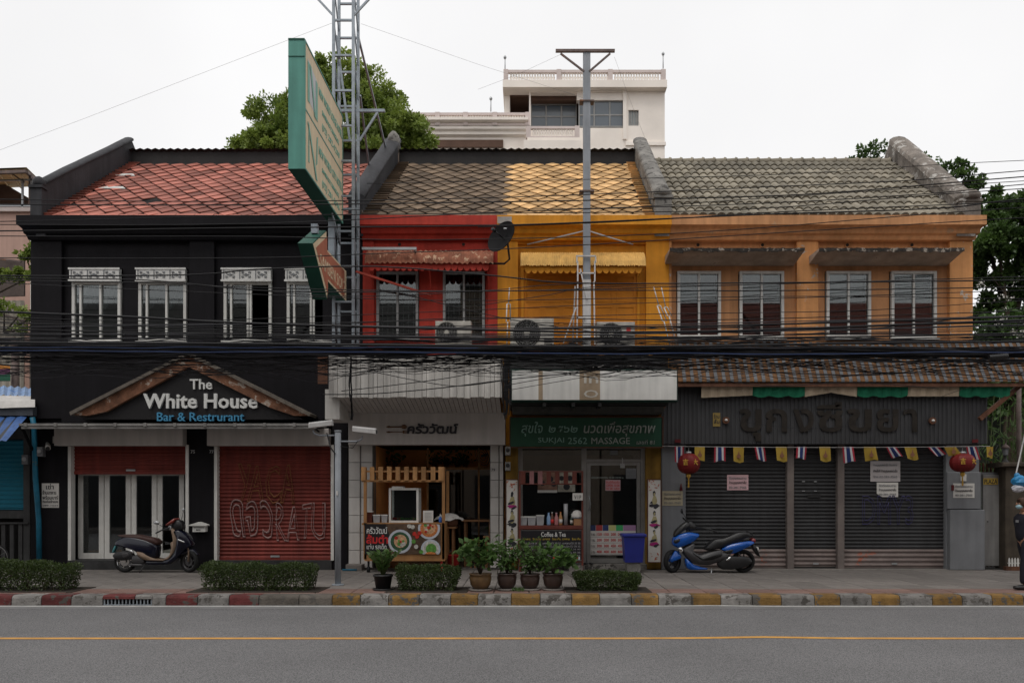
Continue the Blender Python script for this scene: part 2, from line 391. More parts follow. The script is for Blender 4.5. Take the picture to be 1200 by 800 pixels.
# pavement: slabs laid in rows, brick-red band behind the kerb
side = thing('pavement', None, None, (0, KY1, 0)); tag(side, kind='structure')
m_slab = M('pavement_slab', (.175,.158,.145), .85, .22, 3, .35, 40, rnd=.16, fine=.2, patch=.66, patch_col=(.12,.11,.1), patch_scale=2.5)
m_band = M('pavement_red_band', (.2,.125,.105), .85, .25, 3, .35, 40, rnd=.2, fine=.2)
m_bed = M('joint_mortar', (.06,.055,.05), .95, .3, 5, .2)
b = MB(); b.box(-SIDE, SIDE, KY1, FD+1.2, -.25, -.022); obj('pavement_bed', b, m_bed, side)
def slabmesh(w, d, m):
    b = MB(); g = .006; c = .008
    b.v = [(g,g,-.03),(w-g,g,-.03),(w-g,d-g,-.03),(g,d-g,-.03),(g+.0,g,-c),(w-g,g,-c),(w-g,d-g,-c),(g,d-g,-c),(g+c,g+c,0),(w-g-c,g+c,0),(w-g-c,d-g-c,0),(g+c,d-g-c,0)]
    for q in ((0,1,5,4),(1,2,6,5),(2,3,7,6),(3,0,4,7),(4,5,9,8),(5,6,10,9),(6,7,11,10),(7,4,8,11),(8,9,10,11)): b.face(q)
    return mesh_of('slab', b, m)
rows = [KY1, KY1+.3, KY1+.6]
while rows[-1] < FD+.9: rows.append(rows[-1]+.6)
mb1 = slabmesh(.6,.3,m_band); mb2 = slabmesh(.6,.6,m_slab); far = MB()
for r, y in enumerate(rows[:-1]):
    d = rows[r+1]-y; me = mb1 if d < .4 else mb2
    if d >= .4 and y > FD-.3: continue
    for i in range(-38, 38):
        x = i*.6+(.3 if r % 2 else 0)*0
        if -10.6 < x < 10.2:
            sx = 1
            inst('paving_slab', me, side, (x, y, random.uniform(-.004,.002)), (random.uniform(-.003,.003), random.uniform(-.003,.003), 0))
        elif r < 9:
            far.box(x+.006, x+.594, y+.006, y+d-.006, -.03, 0)
o = obj('paving_slab', far, m_slab, side); o['kind'] = 'stuff'
# soil strips for the hedges
# ================================================================ the row of shophouses
BACK = 25.4
def fx(u, d=FD): return X(u, d)
def fz(v, d=FD): return Z(v, d)
EAVE = Z(252, FD-.25); RIDGE = Z(190, RD)
def roofz(y): return EAVE+(RIDGE-EAVE)*(y-(FD-.25))/(RD-(FD-.25))
PITCH = math.atan2(RIDGE-EAVE, RD-(FD-.25)); SLOPE = math.hypot(RIDGE-EAVE, RD-(FD-.25))
m_dglass = m_glass
m_curt = M('white_curtain', (.5,.5,.52), .9, .15, 6, .2)
m_dimc = M('grey_blind', (.22,.23,.24), .9, .15, 3, .1, streak=.2)
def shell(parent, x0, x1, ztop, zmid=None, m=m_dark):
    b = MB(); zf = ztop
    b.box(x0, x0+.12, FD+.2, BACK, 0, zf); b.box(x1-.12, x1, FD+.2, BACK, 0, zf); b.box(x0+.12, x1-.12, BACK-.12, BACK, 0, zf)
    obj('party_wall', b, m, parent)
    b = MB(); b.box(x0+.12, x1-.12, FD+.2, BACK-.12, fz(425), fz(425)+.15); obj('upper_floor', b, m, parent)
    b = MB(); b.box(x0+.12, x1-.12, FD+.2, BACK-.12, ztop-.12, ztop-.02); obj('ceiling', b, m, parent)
def cornice(parent, x0, x1, m, vs=((252,.34),(263,.34),(265,.27),(268,.2),(273,.17),(276,.1),(281,.06)), r0=0, r1=0):
    pr = [(FD-d, Z(v, FD-d)) for v, d in vs]
    zt = Z(vs[0][0], FD-vs[0][1])
    pts = pr+[(FD+.1, pr[-1][1]), (FD+.1, zt+.0)]
    # ends flare outwards with the profile
    b = MB(); n = len(pts)
    i = len(b.v)
    b.v += [(x0-(FD-y)*r0, y, z) for y,z in pts]+[(x1+(FD-y)*r1, y, z) for y,z in pts]
    b.face(range(i,i+n)); b.face(range(i+2*n-1,i+n-1,-1))
    for k in range(n): j=(k+1)%n; b.face([i+j,i+k,i+n+k,i+n+j])
    return obj('cornice', b, m, parent)
def window(parent, u0, u1, v0, v1, mf, d=FD+.03, mull=(.5,), rails=(), fr=.055, glass=m_glass, sill=True, hide=(), dz=0):
    x0,x1,z0,z1 = fx(u0,d),fx(u1,d),fz(v1,d),fz(v0,d)
    b = MB()
    b.box(x0,x0+fr,d,d+.09,z0,z1); b.box(x1-fr,x1,d,d+.09,z0,z1)
    b.box(x0+fr,x1-fr,d+.002,d+.09,z1-fr,z1); b.box(x0+fr,x1-fr,d+.002,d+.09,z0,z0+fr)
    cuts = [x0+fr]
    for q in mull:
        xm = x0+(x1-x0)*q; b.box(xm-.022,xm+.022,d+.012,d+.07,z0+fr,z1-fr); cuts += [xm-.022, xm+.022]
    cuts.append(x1-fr)
    f = obj('window', b, mf, parent)
    rows = [z0+fr]
    for q in rails:
        zm = z0+(z1-z0)*q
        for k in range(0, len(cuts), 2):
            b2 = MB(); b2.box(cuts[k],cuts[k+1],d+.02,d+.06,zm-.018,zm+.018); obj('rail', b2, mf, f)
    for k in range(0, len(cuts), 2):
        if k//2 in hide: continue
        b = MB(); b.box(cuts[k]-.005, cuts[k+1]+.005, d+.045+.008*(k//2), d+.05+.008*(k//2), z0+fr-.005, z1-fr+.005); obj('pane', b, glass, f)
    if sill:
        b = MB(); b.bbox(x0-.04,x1+.04,d-.07,d-.002,z0-.06,z0-.003,.008); obj('sill', b, mf, f)
    return f, (x0,x1,z0,z1)
# ---- diamond roof tiles ------------------------------------------------
TP = .415; ROWH = SLOPE/18.5
def diamond_mesh(m, name='roof_tile'):
    b = MB(); a = TP/2-.015; h = ROWH-.022; t = .02
    # lower corner lifted, thin kite with bevelled front edges
    top = [(-a,0,.014),(0,-h,.034),(a,0,.014),(0,h,.0)]
    b.v = [(x,y,z) for x,y,z in top]+[(x*1.02,y*1.01,z-t) for x,y,z in top]+[(0,0,.019)]
    for k in range(4): j=(k+1)%4; b.face([k,j,8]); b.face([j,k,4+k,4+j])
    b.face([7,6,5,4]); return mesh_of(name, b, m)
def diamond_roof(parent, xl, xr, m, mund, miss=(), mg=(.1,.1)):
    """xl(t), xr(t): roof edges at slope fraction t; tiles are separate objects on one mesh"""
    b = MB()
    p = [(xl(0),FD-.25,roofz(FD-.25)-.04),(xr(0),FD-.25,roofz(FD-.25)-.04),(xr(1),RD,roofz(RD)-.04),(xl(1),RD,roofz(RD)-.04)]
    b.poly(p); b.poly([(x,y,z-.08) for x,y,z in reversed(p)]); 
    b.poly([(p[0][0],p[0][1],p[0][2]-.08),(p[1][0],p[1][1],p[1][2]-.08),p[1],p[0]])
    # rear slope
    q = [(xl(1),RD,RIDGE-.04),(xr(1),RD,RIDGE-.04),(xr(0),BACK+.2,EAVE-.1),(xl(0),BACK+.2,EAVE-.1)]
    b.poly(q); b.poly([(x,y,z-.08) for x,y,z in reversed(q)])
    deck = obj('roof_deck', b, mund, parent)
    me = diamond_mesh(m); n = 0; k = 0; rest = MB(); proto = [(v.co.copy()) for v in me.vertices]; pf = [tuple(p.vertices) for p in me.polygons]
    while True:
        s = ROWH*(k+.75)
        if s > SLOPE-ROWH*.6: break
        t = s/SLOPE; y = FD-.25+s*math.cos(PITCH); z = EAVE+s*math.sin(PITCH)-.035
        lo, hi = xl(t)+mg[0], xr(t)-mg[1]
        i = math.floor(lo/TP)-1
        while i*TP < hi+TP:
            x = i*TP+(TP/2 if k % 2 else 0)
            if lo <= x < hi and (k, i) not in miss and random.random() > .002:
                rot = (PITCH+random.uniform(-.02,.02), random.uniform(-.025,.025), random.gauss(0,.015)); zz = z+random.uniform(0,.01)
                if n < 297: inst('roof_tile', me, parent, (x, y, zz), rot)
                else:
                    R = Matrix.Translation((x,y,zz)) @ __import__('mathutils').Euler(rot).to_matrix().to_4x4(); q = len(rest.v)
                    rest.v += [tuple(R @ v) for v in proto]
                    for f in pf: rest.face([q+v for v in f])
                n += 1
            i += 1
        k += 1
    if rest.v: o = obj('roof_tile', rest, m, parent, recalc=False); o['kind'] = 'stuff'
    b = MB(); x0, x1 = xl(0)+.02, xr(0)-.01; c, s = math.cos(PITCH), math.sin(PITCH); x = x0
    while x < x1-.02:
        xe = min(x+TP-.012, x1); j = random.uniform(-.008,.008)
        pts = [(-.05,.0),(.11,-.0),(.11,.022),(-.05,.03)]
        b.xprism([(FD-.25+p*c-q*s, EAVE+j-.03+p*s+q*c) for p,q in pts], x, xe); x += TP
    obj('eave_course', b, m, parent)
    return n
def verge(parent, xf, m, w=.26, n=24):
    b = MB(); b.v = [(-w/2,0,0),(w/2,0,0),(w/2,.15,.0),(-w/2,.15,.0),(-w/2,0,.045),(w/2,0,.045),(w/2,.15,.012),(-w/2,.15,.012)]
    for q in ((0,3,2,1),(4,5,6,7),(0,1,5,4),(1,2,6,5),(2,3,7,6),(3,0,4,7)): b.face(q)
    me = mesh_of('verge_tile', b, m)
    for k in range(n):
        t = (k+.1)/n; s = t*SLOPE
        inst('verge_tile', me, parent, (xf(t)+random.uniform(-.015,.015), FD-.25+s*math.cos(PITCH), EAVE+s*math.sin(PITCH)+.0), (PITCH, 0, random.uniform(-.06,.06)))
def parapet(parent, f0, f1, b0, b1, h0, h1, m, post=True, capr=1.0, name='gable_parapet', mcap=None):
    """sloping gable wall rising above the roof; front x-range f0..f1, rear x-range b0..b1, heights h0,h1 over the roof line"""
    yf, yb = FD-.15, RD+.1
    b = MB(); zf, zb = roofz(yf), roofz(yb)
    def ring(y, x0, x1, z0, z1):
        # section with a half-round coping
        w = (x1-x0); pts = [(x0,y,z0),(x0,y,z1-w*.35),(x0-.04,y,z1-w*.3)]
        for k in range(1, 6):
            a = PI-PI*k/6; pts.append(((x0+x1)/2+(w/2+.05)*math.cos(a), y, z1-w*.25+(w/2)*.75*math.sin(a)))
        pts += [(x1+.04,y,z1-w*.3),(x1,y,z1-w*.35),(x1,y,z0)]
        return pts
    N = 8; rings = []
    for k in range(N+1):
        t = k/N; y = yf+(yb-yf)*t; x0 = f0+(b0-f0)*t; x1 = f1+(b1-f1)*t
        j = random.uniform(-.012,.012)
        rings.append(ring(y, x0, x1, zf+(zb-zf)*t-.5, zf+(zb-zf)*t+h0+(h1-h0)*t+j))
    n = len(rings[0]); base = len(b.v)
    for r in rings: b.v += r
    b.face([base+k for k in range(n)]); b.face([base+N*n+k for k in range(n-1,-1,-1)])
    for a in range(N):
        for k in range(n): j=(k+1)%n; b.face([base+a*n+j, base+a*n+k, base+(a+1)*n+k, base+(a+1)*n+j], 2 < k < 8)
    # rear downward side behind the ridge
    b.xprism([(yb,zb-.5),(yb,zb+h1-.1),(BACK,EAVE+.2),(BACK,EAVE-.4)], b0, b1)
    obj(name, b, m, parent)
    if post:
        b = MB(); w = f1-f0; cx = (f0+f1)/2; zt = zf+h0
        b.box(f0-.02,f1+.02,yf-.17,yf+.02,zf-.12,zt-.22)
        b.box(f0-.05,f1+.05,yf-.2,yf+.01,zt-.22,zt-.16)
        b.lathe([(w*.55,-.0),(w*.66,.05),(w*.62,.12),(w*.4,.2),(.0,.24)], (cx,yf-.05,zt-.16), 12)
        obj('parapet_post', b, mcap or m, parent)
def ridge_sheet(parent, x0, x1, m):
    b = MB(); z0, z1 = RIDGE-.06, Z(177.5, RD)
    b.box(x0, x1, RD, RD+.06, z0, z1)
    # corrugated sheet roof behind, its edge seen on top
    b.corr(x0, x1, 0, .001, 0, .2, .035, False)if False else None
    n = int((x1-x0)/.2)
    for k in range(n):
        xa = x0+(x1-x0)*k/n; xb = x0+(x1-x0)*(k+.5)/n; xc = x0+(x1-x0)*(k+1)/n
        b.poly([(xa,RD-.1,z1+.01),(xb,RD-.1,z1+.05),(xb,RD+2.4,z1-.75),(xa,RD+2.4,z1-.8)])
        b.poly([(xb,RD-.1,z1+.05),(xc,RD-.1,z1+.01),(xc,RD+2.4,z1-.8),(xb,RD+2.4,z1-.75)])
    obj('ridge_flashing', b, m, parent, recalc=False)
m_rf1 = M('red_roof_tile', (.38,.135,.10), .75, .45, 1.2, .3, rnd=.5, patch=.7, patch_col=(.2,.075,.06), patch_scale=6)
m_rf2 = M('brown_roof_tile', (.17,.12,.08), .85, .5, 1.6, .4, rnd=.45, patch=.63, patch_col=(.09,.07,.055), patch_scale=3)
m_rf3 = M('ochre_roof_tile', (.62,.38,.17), .8, .35, 1.5, .3, rnd=.4, patch=.68, patch_col=(.55,.47,.36), patch_scale=4)
m_und = M('roof_underlay', (.02,.017,.016), .95, .3, 3, .2)
m_rs = M('dark_flashing', (.022,.02,.02), .7, .3, 2, .2)

# ================================================================ 1. black shophouse
bk = thing('black_shophouse', 'black painted two storey shophouse with red diamond roof tiles at the left of the row', 'shophouse', (fx(228), FD, 0))
BX0, BX1 = fx(36), fx(425)
wb = ((84,141),(162,218),(262,318),(336,392))
hs = [(fx(a)-.01, fx(c)+.01, fz(400)-.02, fz(314)+.01) for a,c in wb]
zl = fz(495)
b = MB(); b.holes(BX0, BX1, zl, fz(252), FD+.1, FD+.3, hs); obj('wall', b, m_black, bk)
b = MB(); b.box(fx(72), fx(375)+.3, FD+.03, FD+.1, fz(280), fz(256)); obj('frieze', b, m_black, bk)
for a, c in ((36,72),(222,251),(378,425)):
    b = MB(); b.box(fx(a), fx(c), FD, FD+.099, fz(490), fz(279)); obj('pilaster', b, m_black, bk)
for a, c in ((72,222),(251,378)):
    b = MB(); b.box(fx(a), fx(c), FD-.001, FD+.098, zl, fz(402)); 
    obj('wall_panel', b, m_black, bk)
cornice(bk, BX0, BX1, m_black, r0=.32)
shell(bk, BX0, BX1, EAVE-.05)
m_carve = M('white_carved_panel', (.6,.59,.57), .7, .15, 8, .2)
for i, (a, c) in enumerate(wb):
    f, (x0,x1,z0,z1) = window(bk, a, c, 330, 399, m_white, d=FD+.06, mull=(.17,.58) if i < 2 else (.15,.50,.56), fr=.062, hide=() if i < 2 else (3,))
    # carved transom
    t0, t1 = fz(329.5, FD), fz(314.5, FD)
    b = MB(); b.box(x0-.01, x1+.01, FD-.02, FD+.1, t0, t1)
    b.box(x0-.03, x1+.03, FD-.035, FD-.02, t0-.01, t0+.035); b.box(x0-.03, x1+.03, FD-.035, FD-.02, t1-.03, t1+.01)
    tr = obj('transom', b, m_carve, bk)
    for k in range(3):
        cx = x0+(x1-x0)*(k+.5)/3; cz = (t0+t1)/2; b = MB(); s_ = .075; y = FD-.025
        b.box(cx-.15,cx-.135,y-.01,y,t0+.04,t1-.035)
        for dx, dz in ((-1,-1),(1,-1),(-1,1),(1,1)):
            b.box(cx+dx*s_-.028,cx+dx*s_+.028,y-.012,y-.001,cz+dz*.055-.01,cz+dz*.055+.01); b.box(cx+dx*.09-.008,cx+dx*.09+.008,y-.011,y-.002,cz+dz*.02,cz+dz*.07)
        b.disc((cx,y-.006,cz),.03,'y',8,.012); b.box(cx-.07,cx+.07,y-.009,y-.003,cz-.008,cz+.008)
        obj('carving', b, m_grey, tr)
    # curtains
    b = MB(); q = .42 if i < 2 else .2
    for k in range(12):
        xa = x0+.07+(x1-x0-.14)*k/12; xb = x0+.07+(x1-x0-.14)*(k+1)/12; dy = .03*(k%2)
        zz = z1-(z1-z0)*(q*(.55+.45*abs(math.cos(k*PI/6))))
        b.poly([(xa,FD+.3+dy,zz),(xb,FD+.3+.03-dy,zz),(xb,FD+.3+.03-dy,z1),(xa,FD+.3+dy,z1)])
    if i < 2: obj('curtain', b, m_dimc, f)
xl1 = lambda t: X(58, FD)+t*(X(155, RD)-X(58, FD)); xr1 = lambda t: X(422, FD)+t*(X(456, RD)-X(422, FD))
N1 = diamond_roof(bk, lambda t: xl1(t)-.02, xr1, m_rf1, m_und, miss=())
for (u,v,ww) in ((132,220.5,.34),(147,205.5,.26)):
    yq = FD+.2+ (1.35 if v>210 else 2.35); zq = roofz(yq)+.0; b = MB(); c_,s_ = math.cos(PITCH), math.sin(PITCH); xq = X(u,yq)
    b.v = [(xq-ww,yq,zq+.01),(xq+ww*.9,yq,zq+.0),(xq+ww*.5,yq+.17*c_,zq+.17*s_),(xq-ww*.6,yq+.19*c_,zq+.19*s_)]; b.v += [(x,y,z-.015) for x,y,z in b.v]
    for q in ((0,1,2,3),(7,6,5,4),(0,4,5,1),(1,5,6,2),(2,6,7,3),(3,7,4,0)): b.face(q)
    obj('skylight_piece', b, m_white, bk)
verge(bk, lambda t: xl1(t)+.1, m_rf1)
parapet(bk, fx(47), fx(58), X(143,RD), X(153,RD), .72, .62, m_blackup)
ridge_sheet(bk, X(153,RD), X(745,RD), m_rs)
# ---- street floor
FL = [(36,80),(219,251),(389,407.5)]
for a, c in FL:
    b = MB(); b.bbox(fx(a), fx(c), FD-.0, FD+.3, .0, zl, .01); obj('pillar', b, m_black, bk)
b = MB(); b.box(fx(80),fx(219),FD-.04,FD+.5,-.02,.2); b.box(fx(251),fx(389),FD-.04,FD+.5,-.02,.2); obj('doorstep', b, M('dark_step',(.035,.035,.036),.8,.4,4,.3,patch=.68,patch_col=(.09,.085,.08)), bk)
m_shr = M('red_shutter', (.19,.033,.024), .6, .3, 1.2, .1, streak=.35)
m_sbox = M('shutter_box_white', (.47,.44,.42), .6, .08, 1.5, .05, streak=.12)
for i,(a,c,bot) in enumerate(((84,218,555),(255,388,655.5))):
    b = MB(); b.bbox(fx(a-14 if i==0 else 247), fx(c+1 if i==0 else 388), FD-.22, FD-.002, fz(522,FD-.2), fz(502,FD-.2), .01); obj('shutter_box', b, m_sbox, bk)
    b = MB(); b.corr(fx(a), fx(c), fz(bot,FD+.12)+.0, fz(521), FD+.12, .085, .022, True, flat=.6); b.box(fx(a),fx(c),FD+.09,FD+.13,fz(bot,FD+.12)-.01,fz(bot,FD+.12)+.05)
    sh = obj('shutter', b, m_shr, bk)
    b = MB(); b.box(fx(151 if i==0 else 321)-.1,fx(151 if i==0 else 321)+.1,FD+.075,FD+.09,fz(bot,FD+.12)+.06,fz(bot,FD+.12)+.1); obj('shutter_lock', b, m_galv, sh)
    for q in ((a-3.5,a),(c,c+3.5)):
        b = MB(); b.box(fx(q[0]),fx(q[1]),FD-.03,FD+.14,.2,fz(521)); obj('guide_rail', b, m_white, bk)
# folding glazed door
dd = FD+.3
b = MB(); b.box(fx(84),fx(219),dd+.06,dd+.1,fz(556),fz(540)); fd_ = obj('door', b, m_white, bk)
cuts = [91,122,153.5,184,216]
for k in range(4):
    x0, x1 = fx(cuts[k],dd)+.008, fx(cuts[k+1],dd)-.008; z0, z1 = .21, fz(555,dd)+.06; b = MB(); s=.11
    b.box(x0,x0+s,dd,dd+.05,z0,z1); b.box(x1-s,x1,dd,dd+.05,z0,z1); b.box(x0+s,x1-s,dd+.001,dd+.049,z1-.1,z1); b.box(x0+s,x1-s,dd+.001,dd+.049,z0,z0+.13)
    obj('door_leaf', b, m_white, fd_)
    b = MB(); b.box(x0+s-.01,x1-s+.01,dd+.02,dd+.028,z0+.12,z1-.09); obj('pane', b, m_glass, fd_)
# thin canopy over the doors
m_cano = M('canopy_sheet', (.24,.23,.22), .6, .3, 3, .1, streak=.2)
cy = FD-.75; zc = Z(497, cy)
b = MB(); 
b.xprism([(cy,zc-.03),(cy,zc+.02),(FD+.0,zc+.03),(FD+.0,zc-.02)], X(22,cy), X(372,cy)); can = obj('canopy', b, m_cano, bk)
b = MB()
for u in range(30, 372, 35): b.box(X(u,cy)-.03,X(u,cy)+.03,cy-.015,cy+.02,zc-.045,zc+.03)
b.box(X(24,cy),X(370,cy),cy+.02,cy+.06,zc-.09,zc-.035); obj('canopy_trim', b, m_cano, can)
b = MB(); b.bar((X(366,cy),cy+.05,zc-.05),(X(366,cy),FD,zc-.15),.02); obj('canopy_bracket', b, m_black, can)
b = MB(); b.bar((X(24,cy),cy+.03,zc-.04),(fx(36)+.1,FD+.02,zc-.65),.03); obj('canopy_bracket', b, m_black, can)
b = MB(); b.box(fx(407.6), fx(425), FD+.36, FD+.5, 0, fz(495)); obj('end_wall', b, m_black, bk)

# gabled timber sign of the bar -------------------------------------------------
gy = FD-.45
gs = thing('gabled_bar_sign', 'black gabled bar sign edged with peeling timber boards, white and blue letters', 'sign', (X(223,gy), gy, Z(490,gy)))
m_sb = M('sign_black_board', (.01,.009,.01), .6, .2, 2, .05)
P = lambda u,v: (X(u,gy), Z(v,gy))
b = MB(); b.prism([P(94,491),P(355,491),P(223,424)], gy+.04, FD-.02); obj('sign_board', b, m_sb, gs)
m_peel = M('peeling_timber', (.2,.09,.05), .8, .6, 5, .6, patch=.575, patch_col=(.36,.3,.25), patch_scale=5, streak=.3)
for s_, pts in ((0,[(88,486),(88,481),(222,415),(222,430),(126,482),(104,487)]),(1,[(360,487),(362,483),(222,415),(222,430),(318,478),(345,487)])):
    b = MB(); b.prism([P(*p) for p in pts], gy-.05, gy+.04); obj('barge_board', b, m_peel, gs)
    b = MB(); e = [(86,487),(222,417),(222,413.5),(85,483)] if s_==0 else [(364,488),(222,417),(222,413.5),(366,485)]
    b.prism([P(*p) for p in e], gy-.12, FD-.02); obj('sign_roof_board', b, M('grey_timber',(.14,.12,.1),.8,.4,5,.4,streak=.3), gs)
m_let = M('white_letters', (.6,.6,.58), .5, .05, 4, 0)
m_letb = M('blue_letters', (.06,.24,.40), .5, .05, 4, 0)
text('lettering', 'The', X(222,gy), X(249,gy), Z(456,gy), Z(444,gy), gy+.02, m_let, gs, .03, .012)
text('lettering', 'White House', X(168,gy), X(302,gy), Z(478.5,gy), Z(461,gy), gy+.02, m_let, gs, .04, .02, keep=False)
text('lettering', 'Bar & Restrurant', X(184,gy), X(286,gy), Z(493.2,gy), Z(483,gy), gy+.02, m_letb, gs, .03, .004, keep=False)

# ================================================================ 2. red shophouse
rd = thing('red_shophouse', 'red painted shophouse with rusty window awning above a white restaurant front', 'shophouse', (fx(504), FD, 0))
RX0, RX1 = fx(425)+.003, fx(583)
wr = ((441,490),(519,568))
hs = [(fx(a)-.01, fx(c)+.01, fz(397)-.02, fz(317)+.01) for a,c in wr]
b = MB(); b.holes(RX0, RX1, fz(521), fz(252), FD+.1, FD+.3, hs)
obj('wall', b, m_red, rd)
for a, c in ((425,438),(572,583)):
    b = MB(); b.box(fx(a)+(.003 if a==425 else 0), fx(c), FD, FD+.099, fz(430), fz(279)); obj('pilaster', b, m_red, rd)
b = MB(); b.box(fx(438), fx(572), FD+.04, FD+.1, fz(296), fz(256)); obj('frieze', b, m_red, rd)
cornice(rd, RX0, RX1, m_red)
b = MB()
for u in (468,543): b.lathe([(.05,0),(.05,.012),(.028,.012)],(0,0,0),12)
vt = MB()
for u in (468,543):
    vt.disc((fx(u),FD+.035,fz(286)),.055,'y',14,.02)
obj('vent_ring', vt, m_red, rd)
vt = MB()
for u in (468,543): vt.disc((fx(u),FD+.022,fz(286)),.036,'y',12,.012)
obj('vent_hole', vt, m_dark, rd)
m_gfr = M('grey_window_frame', (.3,.3,.3), .6, .15, 5, .05)
for a, c in wr:
    f,_ = window(rd, a, c, 318, 396, m_gfr, d=FD+.07, rails=(.33,.66) if False else ())
    b = MB(); b.bar((0,0,0),(0,0,.01),.001)
    # simple grille bars
    x0,x1,z0,z1 = _; b = MB()
    for k in (1,2,3): b.box(x0+.05,x1-.05,FD+.19,FD+.2,z0+(z1-z0)*k/4-.006,z0+(z1-z0)*k/4+.006)
    for k in (1,2,3,5,6,7): b.box(x0+(x1-x0)*k/8-.005,x0+(x1-x0)*k/8+.005,FD+.2,FD+.21,z0+.05,z1-.05)
    obj('grille', b, m_gfr, f)
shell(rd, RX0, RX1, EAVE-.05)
def curved_awning(parent, u0, u1, vt_, vb, d, m, ms, scal=True, pitch=.075, amp=.018, ms_z=None, out=.55):
    """corrugated sheet curving out over a window, scalloped board below its rim"""
    x0, x1 = fx(u0,FD-d), fx(u1,FD-d); zt = fz(vt_); zb = Z(vb, FD-d)
    n = int((x1-x0)/pitch)*2; b = MB(); R = 6
    for i in range(n+1):
        x = x0+(x1-x0)*i/n; lift = amp if i % 2 else -amp
        for r in range(R+1):
            a = r/R; y = FD-d*math.sin(a*PI/2*.95)/math.sin(PI/2*.95); z = zb+(zt-zb)*math.cos(a*PI/2)
            jag = random.uniform(-.012,.012) if r == R else 0
            b.v.append((x, y-lift*a*.5, z+lift*.7+jag))
    for i in range(n):
        for r in range(R): k = i*(R+1)+r; b.face([k, k+R+1, k+R+2, k+1])
    aw = obj('awning', b, m, parent, recalc=False)
    b = MB(); n = int((fx(u1-5)-fx(u0+5))/.14); xa = fx(u0+5,FD-d+.06); xb = fx(u1-5,FD-d+.06); y = FD-d+.06
    zt2 = zb+.01; p = (xb-xa)/n; ins = .09
    for k in range(n):
        xc = xa+p*(k+.5); pts = [(xc-p/2,zt2),(xc+p/2,zt2),(xc+p/2,zt2-ins)]
        for q in range(1,6): an = PI*q/6; pts.append((xc+p*.46*math.cos(an), zt2-ins-.075*math.sin(an)))
        pts.append((xc-p/2,zt2-ins)); b.prism(pts[::-1], y, y+.015)
    obj('valance', b, ms, aw)
    for xx in (xa+.03, xb-.03, (xa+xb)/2):
        b = MB(); b.bar((xx,y+.03,zt2-.03),(xx,FD+.05,zt2-.55),.018); b.bar((xx,y+.03,zt2-.03),(xx,FD+.05,zt2-.03),.018)
        obj('awning_bracket', b, ms, aw)
    return aw
m_rust = M('rusty_sheet', (.26,.1,.06), .85, .5, 4, .4, patch=.58, patch_col=(.5,.33,.22), patch_scale=7)
curved_awning(rd, 427, 578, 295, 308, .5, m_rust, m_red, pitch=.11, amp=.02)
xl2 = lambda t: X(432, FD)+t*(X(470, RD)-X(432, FD)); XS = -.47
RAT = .985
N2 = diamond_roof(rd, lambda t: xl2(t), lambda t: XS, m_rf2, m_und, mg=(.1,0))
verge(rd, lambda t: xl2(t)+.06, m_rf2, .34)
parapet(rd, fx(410), fx(427), X(452,RD), X(468,RD), .42, .62, m_blackup, post=False)
b = MB(); zz = roofz(FD+1.2)
b.poly([(xl2(0)-.1,FD-.2,EAVE-.3),(xl2(1)-.05,RD,RIDGE-.3),(xl2(1)-.05,RD,RIDGE+.28),(xl2(0)-.1,FD-.2,EAVE+.12)])
b.poly([(xl2(0)-.13,FD-.2,EAVE+.12),(xl2(1)-.08,RD,RIDGE+.28),(xl2(1)-.08,RD,RIDGE-.3),(xl2(0)-.13,FD-.2,EAVE-.3)])
obj('parapet_render', b, M('bare_render',(.27,.22,.18),.9,.4,3,.4,patch=.6,patch_col=(.13,.11,.09)), rd, recalc=False)
b = MB(); b.lathe([(.14,-.15),(.17,.1),(.15,.3),(.05,.42),(0,.44)],(X(462,RD),RD-.1,RIDGE+.35),10); obj('broken_finial', b, m_conc, rd)

# ================================================================ 3. orange shophouse
og = thing('orange_shophouse', 'orange painted shophouse with shuttered balcony doors above the massage shop', 'shophouse', (fx(685), FD, 0))
OX0, OX1 = fx(583)+.003, fx(784)
b = MB(); b.holes(OX0, OX1, fz(521), fz(252), FD+.12, FD+.3, []); obj('wall', b, m_org, og)
for a, c in ((583,607),(757,784)):
    b = MB(); b.box(fx(a)+(.003 if a==583 else 0), fx(c), FD, FD+.119, fz(430), fz(277)); obj('pilaster', b, m_org, og)
b = MB(); b.box(fx(607), fx(757), FD+.05, FD+.119, fz(285), fz(256)); obj('frieze', b, m_org, og)
b = MB(); b.box(fx(613), fx(750), FD+.09, FD+.118, fz(312), fz(291)); obj('panel_moulding', b, m_org, og)
cornice(og, OX0, OX1, m_org)
b = MB(); b.box(OX0+.01, fx(600), FD-.352, FD-.34, Z(262,FD-.34), Z(254,FD-.34)); obj('paint_patch', b, M('pale_primer',(.4,.37,.34),.8,.3,4,.1), og)
